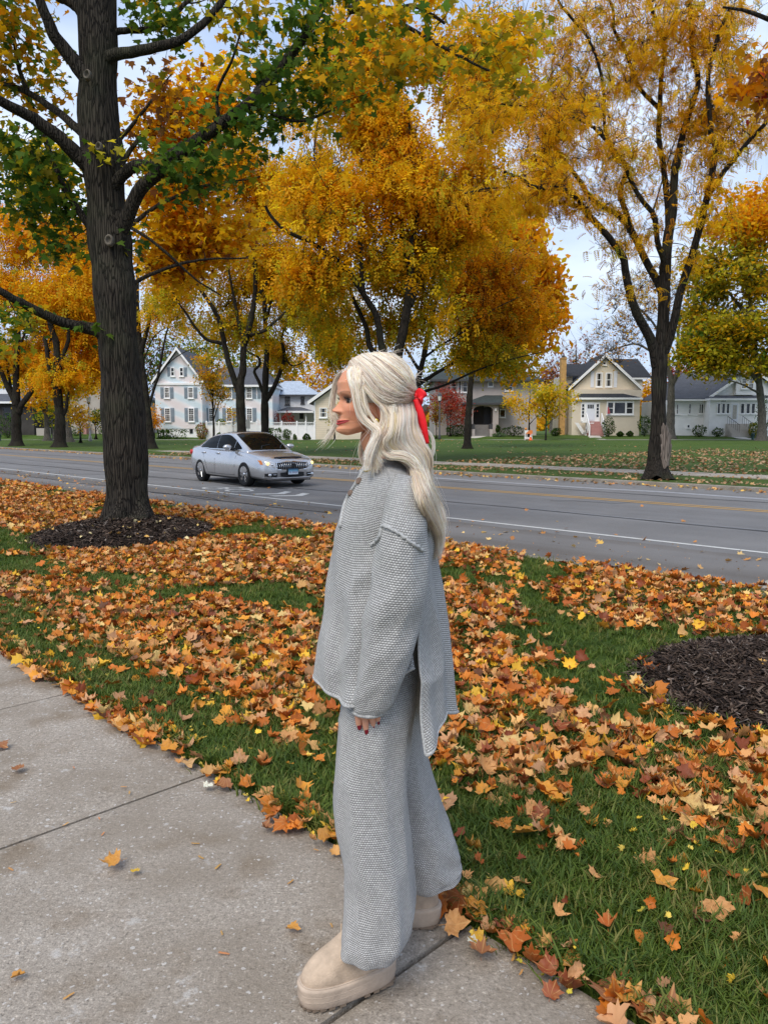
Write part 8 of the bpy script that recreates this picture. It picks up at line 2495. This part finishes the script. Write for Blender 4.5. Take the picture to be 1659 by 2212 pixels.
def instancer(name, pts, rot, scl, template, mat):
    me = bpy.data.meshes.new(name)
    me.vertices.add(len(pts)); me.vertices.foreach_set('co', np.asarray(pts, dtype=np.float32).ravel())
    a = me.attributes.new('rot', 'FLOAT_VECTOR', 'POINT'); a.data.foreach_set('vector', np.asarray(rot, dtype=np.float32).ravel())
    a = me.attributes.new('scl', 'FLOAT', 'POINT'); a.data.foreach_set('value', np.asarray(scl, dtype=np.float32).ravel())
    o = link(name, me, mat)
    template.materials.append(mat)
    src = bpy.data.objects.new('tuft', template)          # source shape only, not placed in the scene
    ng = bpy.data.node_groups.new(name, 'GeometryNodeTree')
    ng.interface.new_socket('Geometry', in_out='INPUT', socket_type='NodeSocketGeometry')
    ng.interface.new_socket('Geometry', in_out='OUTPUT', socket_type='NodeSocketGeometry')
    N = ng.nodes
    gi, go = N.new('NodeGroupInput'), N.new('NodeGroupOutput')
    m2p, iop, oi = N.new('GeometryNodeMeshToPoints'), N.new('GeometryNodeInstanceOnPoints'), N.new('GeometryNodeObjectInfo')
    oi.inputs['Object'].default_value = src
    r1, s1 = N.new('GeometryNodeInputNamedAttribute'), N.new('GeometryNodeInputNamedAttribute')
    r1.data_type = 'FLOAT_VECTOR'; r1.inputs['Name'].default_value = 'rot'
    s1.data_type = 'FLOAT'; s1.inputs['Name'].default_value = 'scl'
    e2r = N.new('FunctionNodeEulerToRotation')
    Lk = ng.links.new
    Lk(gi.outputs[0], m2p.inputs['Mesh']); Lk(m2p.outputs[0], iop.inputs['Points']); Lk(oi.outputs['Geometry'], iop.inputs['Instance'])
    Lk(r1.outputs['Attribute'], e2r.inputs[0]); Lk(e2r.outputs[0], iop.inputs['Rotation']); Lk(s1.outputs['Attribute'], iop.inputs['Scale'])
    Lk(iop.outputs[0], go.inputs[0])
    md = o.modifiers.new('tufts', 'NODES'); md.node_group = ng
    return o
rg = np.random.default_rng(77)
pts, scl = [], []
def sow(n0, n1, s0, s1, count, hs, keep):
    for _ in range(count):
        n_, s_ = rg.uniform(n0, n1), rg.uniform(s0, s1)
        p = SN(s_, n_)
        if not visible(p.x, p.y) or in_mulch(p.x, p.y, .9):
            continue
        if rg.random() > keep(p.x, p.y):
            continue
        pts.append((p.x, p.y, -.004)); scl.append(hs * rg.uniform(.7, 1.3))
sow(N_PATH + .03, 3.4, -3.2, 8.5, 44000, 1.0, lambda x, y: 1.0 if y < 3.4 else .75)
sow(3.4, 7.3, -6, 7, 22000, 1.1, lambda x, y: 1.0)
sow(1.75, 7.3, 6, 20, 15000, 1.25, lambda x, y: 1.0)
sow(N_PATH + .015, N_PATH + .10, -3.2, 14, 4400, 1.15, lambda x, y: 1.0)
pts = np.array(pts); scl = np.array(scl)
rot = np.stack([rg.normal(0, .15, len(pts)), rg.normal(0, .15, len(pts)), rg.uniform(0, 6.28, len(pts))], 1)
half = rg.random(len(pts)) < .5
g = instancer('grass', pts[half], rot[half], scl[half], tuft_mesh(1, 13, .046), M_GRASS); tag(g, 'short green grass of the near lawn', 'grass', kind='stuff')
g = instancer('grass', pts[~half], rot[~half], scl[~half], tuft_mesh(2, 10, .058), M_GRASS); tag(g, 'longer grass blades among the near lawn', 'grass', kind='stuff')

# ---- mulch beds
M_MULCH = leaf_material('mulch', 0.0, 0.9, 0.15)
def mulch(label, cx, cy, rx, ry, hgt, n, chip, seed):
    rng = np.random.default_rng(seed)
    nu, nv = 56, 14
    V, F = [], []
    for j in range(nv + 1):
        r = j / nv
        for i in range(nu):
            a = 2 * math.pi * i / nu
            e = 1 + .06 * noise.noise((math.cos(a) * 2 + seed, math.sin(a) * 2, 0))
            x, y = cx + rx * e * r * math.cos(a), cy + ry * e * r * math.sin(a)
            V.append((x, y, hgt * (1 - r * r) ** .8 + .012 * noise.noise((x * 6, y * 6, 0)) * (1 - r) - (.03 if j == nv else 0)))
    for j in range(nv):
        for i in range(nu):
            F.append((j * nu + i, j * nu + (i + 1) % nu, (j + 1) * nu + (i + 1) % nu, (j + 1) * nu + i))
    V = np.array(V); C0 = np.tile((0.022, 0.015, 0.011), (len(V), 1))
    T = [(-.5, -.10, 0), (.5, -.07, .04), (.46, .09, .05), (-.48, .08, .01)]
    a, r = rng.uniform(0, 6.28, n), np.sqrt(rng.random(n)) * 1.03
    x, y = cx + rx * r * np.cos(a), cy + ry * r * np.sin(a)
    z = hgt * np.maximum(0, 1 - r * r) ** .8 + rng.uniform(.002, .02, n)
    base = np.array([(0.030, 0.020, 0.015), (0.055, 0.036, 0.026), (0.10, 0.072, 0.055), (0.018, 0.012, 0.010), (0.17, 0.14, 0.12)])
    col = base[rng.choice(5, n, p=[.34, .3, .17, .15, .04])] * rng.uniform(.7, 1.3, (n, 1))
    v, f, c = scatter(T, [(0, 1, 2, 3)], np.stack([x, y, z], 1), rot_mats(rng.uniform(0, 6.28, n), rng.normal(0, .3, n), rng.normal(0, .35, n)), chip * rng.uniform(.5, 1.5, n), col)
    VV, FF, CC = cat_meshes([(V, np.array(F), C0), (v, f, c)])
    o = np_mesh('mulch_bed', VV, FF, M_MULCH, color=CC)
    tag(o, label, 'mulch', kind='stuff')
mulch('dark bark mulch ring around the big maple trunk', -3.62, 10.7, 1.22, 1.55, .20, 7000, .075, 1)
mulch('dark bark mulch bed at the right edge of the lawn', 2.75, 4.32, 1.28, 1.02, .13, 18000, .05, 2)

# ---- fallen leaves
def curled(seed):
    rg = random.Random(seed)
    k1, k2, fold, tw = rg.uniform(-.7, 1.9), rg.uniform(-.5, 1.6), rg.uniform(0, .7), rg.uniform(-.8, .8)
    pts = [(0.0, .38, 0.0)] + [(x * rg.uniform(.88, 1.1), y + rg.uniform(-.03, .03), 0) for x, y in _mo]
    out = []
    for x, y, _ in pts:
        y0 = y - .38
        z = fold * abs(x) + k1 * x * x * .6 + k2 * y0 * y0 * .7 + tw * x * y0 + .09 * math.sin(9 * x + seed) * math.cos(7 * y0 + seed)
        out.append((x * (1 - .12 * abs(k1)), y0 * (1 - .12 * abs(k2)), z))
    n = len(out) - 1
    return out, [(0, i, i + 1) for i in range(1, n)] + [(0, n, 1)]
LEAF_T = [curled(k) for k in range(10)]
rg = np.random.default_rng(5)
L = []   # x, y, z, size, colour
def drop(n0, n1, s0, s1, count, dens, size, zup, pal=PAL_FALL, w=W_FALL, zbase=0.0):
    for _ in range(count):
        n_, s_ = rg.uniform(n0, n1), rg.uniform(s0, s1)
        p = SN(s_, n_)
        if not visible(p.x, p.y, 0, 60) or rg.random() > dens(p.x, p.y):
            continue
        L.append((p.x, p.y, zbase + rg.uniform(.01, zup), size * (rg.uniform(.55, 1.2) if rg.random() < .8 else rg.uniform(.25, .6)), pal[rg.choice(len(pal), p=w)] * rg.uniform(.78, 1.15)))
drop(1.85, 4.2, -4, 9, 13500, leaf_density, .088, .055)
drop(4.2, 7.4, -6, 9, 16500, leaf_density, .092, .06)
drop(1.9, 7.4, 9, 22, 17000, leaf_density, .098, .07)
drop(1.9, 7.4, 22, 40, 5600, leaf_density, .112, .09)
drop(1.78, 2.9, -2.5, 7, 900, lambda x, y: 1.0 if x > 0 else .5, .078, .05)                       # strays in the grass by the walk
yl = np.array([(0.70, 0.46, 0.04), (0.74, 0.55, 0.10), (0.5, 0.42, 0.05)])
drop(1.78, 3.2, -2.5, 7, 520, lambda x, y: 1.0, .028, .05, yl, np.array([.5, .3, .2]))
def edge_d(x, y):
    s = x * US.x + y * US.y
    return .95 if 3.2 < s < 6.6 else (.62 if s < 1.75 else .28)
drop(N_PATH - .09, N_PATH + .10, -2.2, 6.6, 900, edge_d, .082, .035)
drop(N_PATH - .05, N_PATH + .05, -2.2, 6.2, 300, lambda x, y: 1.0, .022, .012, yl, np.array([.5, .3, .2]))
mulchpal = np.array([(0.70, 0.50, 0.18), (0.66, 0.38, 0.10), (0.75, 0.62, 0.32)])
for (cx, cy, rx, ry, hh, k) in ((-3.62, 10.7, 1.38, 1.62, .20, 46), (2.85, 4.3, 1.22, 1.02, .13, 34)):
    for _ in range(k):
        a, r = rg.uniform(0, 6.28), math.sqrt(rg.random())
        L.append((cx + rx * r * math.cos(a), cy + ry * r * math.sin(a), hh * (1 - r * r) ** .8 + .02, rg.uniform(.025, .07), mulchpal[rg.integers(3)]))
L_n = np.array([(l[0], l[1], l[2], l[3]) for l in L]); L_c = np.array([l[4] for l in L])
order = np.argsort(-(L_n[:, 3] / np.hypot(L_n[:, 0], L_n[:, 1])))
ok = [i for i in order if visible(L_n[i, 0], L_n[i, 1], 0, -10)][:300]
own = np.zeros(len(L), bool); own[ok] = True
def leaf_piece_material():
    n = NT('maple_leaf')
    oi = n.new('ObjectInfo')
    v = n.coords('Object')
    sx = n.new('SeparateXYZ'); n.l(v, sx.inputs[0])
    ang = n.math('ABSOLUTE', n.math('ARCTAN2', sx.outputs['X'], n.math('ADD', sx.outputs['Y'], .36)))
    vein = None
    for a in (0.0, .62, 1.25):
        q = n.math('ABSOLUTE', n.math('SUBTRACT', ang, a))
        vein = q if vein is None else n.math('MINIMUM', vein, q)
    vm = n.math('LESS_THAN', vein, .035)
    f = n.noise(v, 4.5, 4)
    c = n.mix(n.ramp(f, [(.45, (0, 0, 0)), (.72, (.6, .6, .6))]), oi.outputs['Color'], (0.30, 0.12, 0.035))
    c = n.mix(n.math('MULTIPLY', vm, .35), c, (0.70, 0.42, 0.16))
    n.set(c, .55, spec=.3, normal=n.bump(vm, .3, .01))
    tr = n.new('BsdfTranslucent'); n.l(c, tr.inputs['Color'])
    mx = n.new('MixShader'); mx.inputs[0].default_value = .12
    n.l(n.b.outputs[0], mx.inputs[1]); n.l(tr.outputs[0], mx.inputs[2]); n.l(mx.outputs[0], n.out.inputs['Surface'])
    return n.m
M_LEAF = leaf_piece_material()
leaf_me = []
for k, (tv, tf) in enumerate(LEAF_T):
    me = bpy.data.meshes.new('fallen_leaf')
    V = list(tv); F = list(tf)
    b = len(V)                                   # the stalk
    V += [(-.012, -.36, .01), (.012, -.36, .01), (.05, -.62, .05), (.07, -.62, .05)]
    F += [(b, b + 1, b + 3, b + 2)]
    me.from_pydata(V, [], F); me.materials.append(M_LEAF); me.shade_smooth()
    leaf_me.append(me)
def place_leaf(x, y, z, size, col, label, group, k=None, tilt=None, yaw=None, name='fallen_leaf'):
    o = bpy.data.objects.new(name, leaf_me[random.randrange(10) if k is None else k])
    o.location = (x, y, z); o.scale = (size,) * 3
    t = .36 if tilt is None else tilt
    o.rotation_euler = (random.gauss(0, t), random.gauss(0, t), random.uniform(0, 6.28) if yaw is None else yaw)
    o.color = (*[float(q) for q in col], 1)
    COL.objects.link(o)
    return tag(o, label, 'leaf', group)
for i in ok:
    place_leaf(*L_n[i, :3], L_n[i, 3], L_c[i], 'fallen orange-brown maple leaf lying loose on the near lawn', 'nearest fallen leaves on the lawn')
rest = np.where(~own)[0]
parts_ = []
kind = rg.integers(0, 10, len(rest))
for k in range(10):
    ii = rest[kind == k]
    parts_.append(scatter(LEAF_T[k][0], LEAF_T[k][1], L_n[ii, :3], rot_mats(rg.uniform(0, 6.28, len(ii)), rg.normal(0, .48, len(ii)), rg.normal(0, .48, len(ii))), L_n[ii, 3], L_c[ii] * rg.uniform(.85, 1.1, (len(ii), 1))))
V, F, C = cat_meshes(parts_)
o = np_mesh('leaf_litter', V, F, M_FALLEN, color=C)
tag(o, 'carpet of orange and tan maple leaves over the near lawn', 'leaves', kind='stuff')

# leaves on the sidewalk, one by one
OR, TN, BR, YE, WH = (0.58, 0.27, 0.05), (0.56, 0.34, 0.15), (0.28, 0.11, 0.045), (0.70, 0.45, 0.04), (0.72, 0.74, 0.62)
SIDE = [(243, 1870, .085, OR, 'spotted orange leaf with a long stalk alone on the left slab'), (292, 1884, .035, YE, 'tiny yellow leaf touching the spotted orange one'),
        (367, 1612, .085, OR, 'orange leaf near the grass edge above the slab joint'), (388, 1606, .07, TN, 'tan leaf overlapping the orange leaf by the edge'), (409, 1652, .08, TN, 'squarish tan leaf lying just above the slab joint'),
        (483, 1701, .085, BR, 'flat brown leaf below the slab joint, beside a pale leaf'), (449, 1703, .05, WH, 'pale whitish leaf below the slab joint'), (39, 1663, .06, BR, 'curled brown leaf at the left border of the picture'),
        (5, 1613, .07, BR, 'dark curled leaf cut by the left picture border'), (577, 1792, .055, BR, 'dark maroon leaf on bare concrete before the trousers'), (633, 2008, .045, OR, 'small orange leaf left of the nearest trouser leg'),
        (40, 2110, .04, OR, 'small orange leaf near the lower left corner'), (1041, 2062, .075, BR, 'brown leaf on the slab beside the rear boot'), (1024, 2040, .05, WH, 'pale green-white leaf touching the brown one by the rear boot'),
        (1228, 2085, .09, OR, 'broad yellow-orange leaf with a long stalk at the slab edge'), (1245, 2120, .05, YE, 'small yellow leaf below the broad orange leaf'), (1305, 2150, .115, BR, 'big speckled brown leaf at the lower right slab edge'),
        (1440, 2195, .105, BR, 'large reddish-brown leaf at the bottom right'), (1360, 2170, .10, OR, 'bright orange leaf among the bottom right drift'), (1035, 1968, .11, TN, 'big tan leaf in the drift right of the rear boot'),
        (995, 1935, .10, OR, 'orange leaf just behind the rear boot heel'), (958, 1917, .05, (0.45, 0.5, 0.06), 'lime leaf at the rear boot heel'), (720, 1795, .10, YE, 'yellow leaf pressed against the trouser front'), (712, 1815, .11, OR, 'large orange leaf on the slab before the trousers'), (1115, 2015, .09, OR, 'orange leaf at the grass edge right of the slab joint'), (1180, 2045, .08, BR, 'folded brown leaf on the grass edge, lower right'), (170, 1490, .08, TN, 'tan leaf lying flat on the farthest slab')]
for i, (x, y, sz, c, lab) in enumerate(SIDE):
    p = G(x, y, .012)
    place_leaf(p.x, p.y, .012 + .10 * sz, sz * .95, c, lab, 'leaves on the sidewalk', k=(1, 3, 4, 6, 7, 8)[i % 6], tilt=.12)
# winged seeds scattered on the concrete
seed_me = bpy.data.meshes.new('maple_seed')
seed_me.from_pydata([(-.5, 0, .02), (-.42, .12, .07), (-.25, .10, .06), (.1, .16, .03), (.5, .10, .02), (.45, -.06, .02), (.1, -.06, .02), (-.3, -.10, .05), (-.42, -.1, .06)], [], [tuple(range(9))])
seed_me.materials.append(M_LEAF)
for x, y in ((24, 1878), (160, 1658), (143, 1780), (215, 1768), (223, 1801), (423, 1822), (435, 1852), (472, 1872), (628, 1905), (683, 1836), (480, 2015), (484, 2060), (716, 1999), (150, 2152), (268, 1700), (280, 1712), (1108, 2068), (1125, 2100), (1128, 2080), (30, 1733)):
    p = G(x, y, .006)
    o = bpy.data.objects.new('maple_seed', seed_me); COL.objects.link(o)
    o.location = (p.x, p.y, .006); o.scale = (random.uniform(.022, .036),) * 3; o.rotation_euler = (0, 0, random.uniform(0, 6.3))
    o.color = (random.uniform(.45, .62), random.uniform(.2, .32), random.uniform(.05, .1), 1)
    tag(o, 'small winged maple seed lying on the concrete sidewalk', 'seed', 'maple seeds on the sidewalk')

# ---- drifts of leaves on the roadway and across the street (too small to pick apart)
FLAT = ([(x, y - .4, .18 * abs(x)) for x, y in _mo_s], [tuple(range(len(_mo_s)))])
D = []
def far_drop(n0, n1, s0, s1, count, size, z, zup, pal, dens=lambda s, n: 1.0):
    for _ in range(count):
        n_, s_ = rg.uniform(n0, n1), rg.uniform(s0, s1)
        p = SN(s_, n_)
        if not visible(p.x, p.y, 0, 30) or rg.random() > dens(s_, n_):
            continue
        D.append((p.x, p.y, (land(p.x, p.y) if z is None else z) + rg.uniform(.004, zup), size * rg.uniform(.6, 1.3), pal[rg.integers(len(pal))] * rg.uniform(.75, 1.2)))
tan = np.array([(0.34, 0.20, 0.10), (0.42, 0.24, 0.10), (0.28, 0.16, 0.08), (0.44, 0.30, 0.17), (0.40, 0.18, 0.06)])
org = np.array([(0.55, 0.24, 0.06), (0.60, 0.34, 0.12), (0.48, 0.20, 0.06), (0.64, 0.44, 0.18), (0.66, 0.40, 0.08)])
far_drop(N_KERB0, N_KERB0 + .55, -8, 40, 3200, .085, ROAD_Z, .05, org, lambda s, n: math.exp(-(n - N_KERB0) / .22) * (1 if s > 0 else .7) + .05)
far_drop(N_KERB0 + .3, 10.6, -6, 30, 260, .085, ROAD_Z, .02, org)
far_drop(N_KERB0 + .3, 10.2, -6, 30, 900, .025, ROAD_Z, .01, org)
far_drop(10.3, 19.4, -10, 30, 46, .08, ROAD_Z, .02, org)
far_drop(19.1, N_KERB1, -12, 70, 5200, .10, ROAD_Z, .06, org, lambda s, n: math.exp(-(N_KERB1 - n) / .28))
far_drop(20.2, 23.3, -12, 40, 5200, .10, 0, .05, tan, lambda s, n: .8 * smooth(-.25, .3, noise.noise((s * .5, n * .7, 0)) + .15))
far_drop(23.3, 25, -8, 30, 90, .10, .022, .03, tan)
far_drop(25.0, 52, -26, 22, 32000, .125, None, .06, tan, lambda s, n: (smooth(-.3, .25, noise.noise((s * .35, n * .5, 2)) + .18) * smooth(62, 40, n) * (1 if s < 8 else .6)))
far_drop(25.2, 60, 5, 55, 5000, .11, None, .05, tan, lambda s, n: .35 * smooth(0, .4, noise.noise((s * .2, n * .2, 2)) + .1))
D_n = np.array([d[:4] for d in D]); D_c = np.array([d[4] for d in D])
k = len(D)
V, F, C = scatter(FLAT[0], FLAT[1], D_n[:, :3], rot_mats(rg.uniform(0, 6.28, k), rg.normal(0, .4, k), rg.normal(0, .4, k)), D_n[:, 3], D_c)
o = np_mesh('leaf_litter', V, F, M_FALLEN, color=C)
tag(o, 'dry leaves blown along the gutters and over the far lawn', 'leaves', kind='stuff')
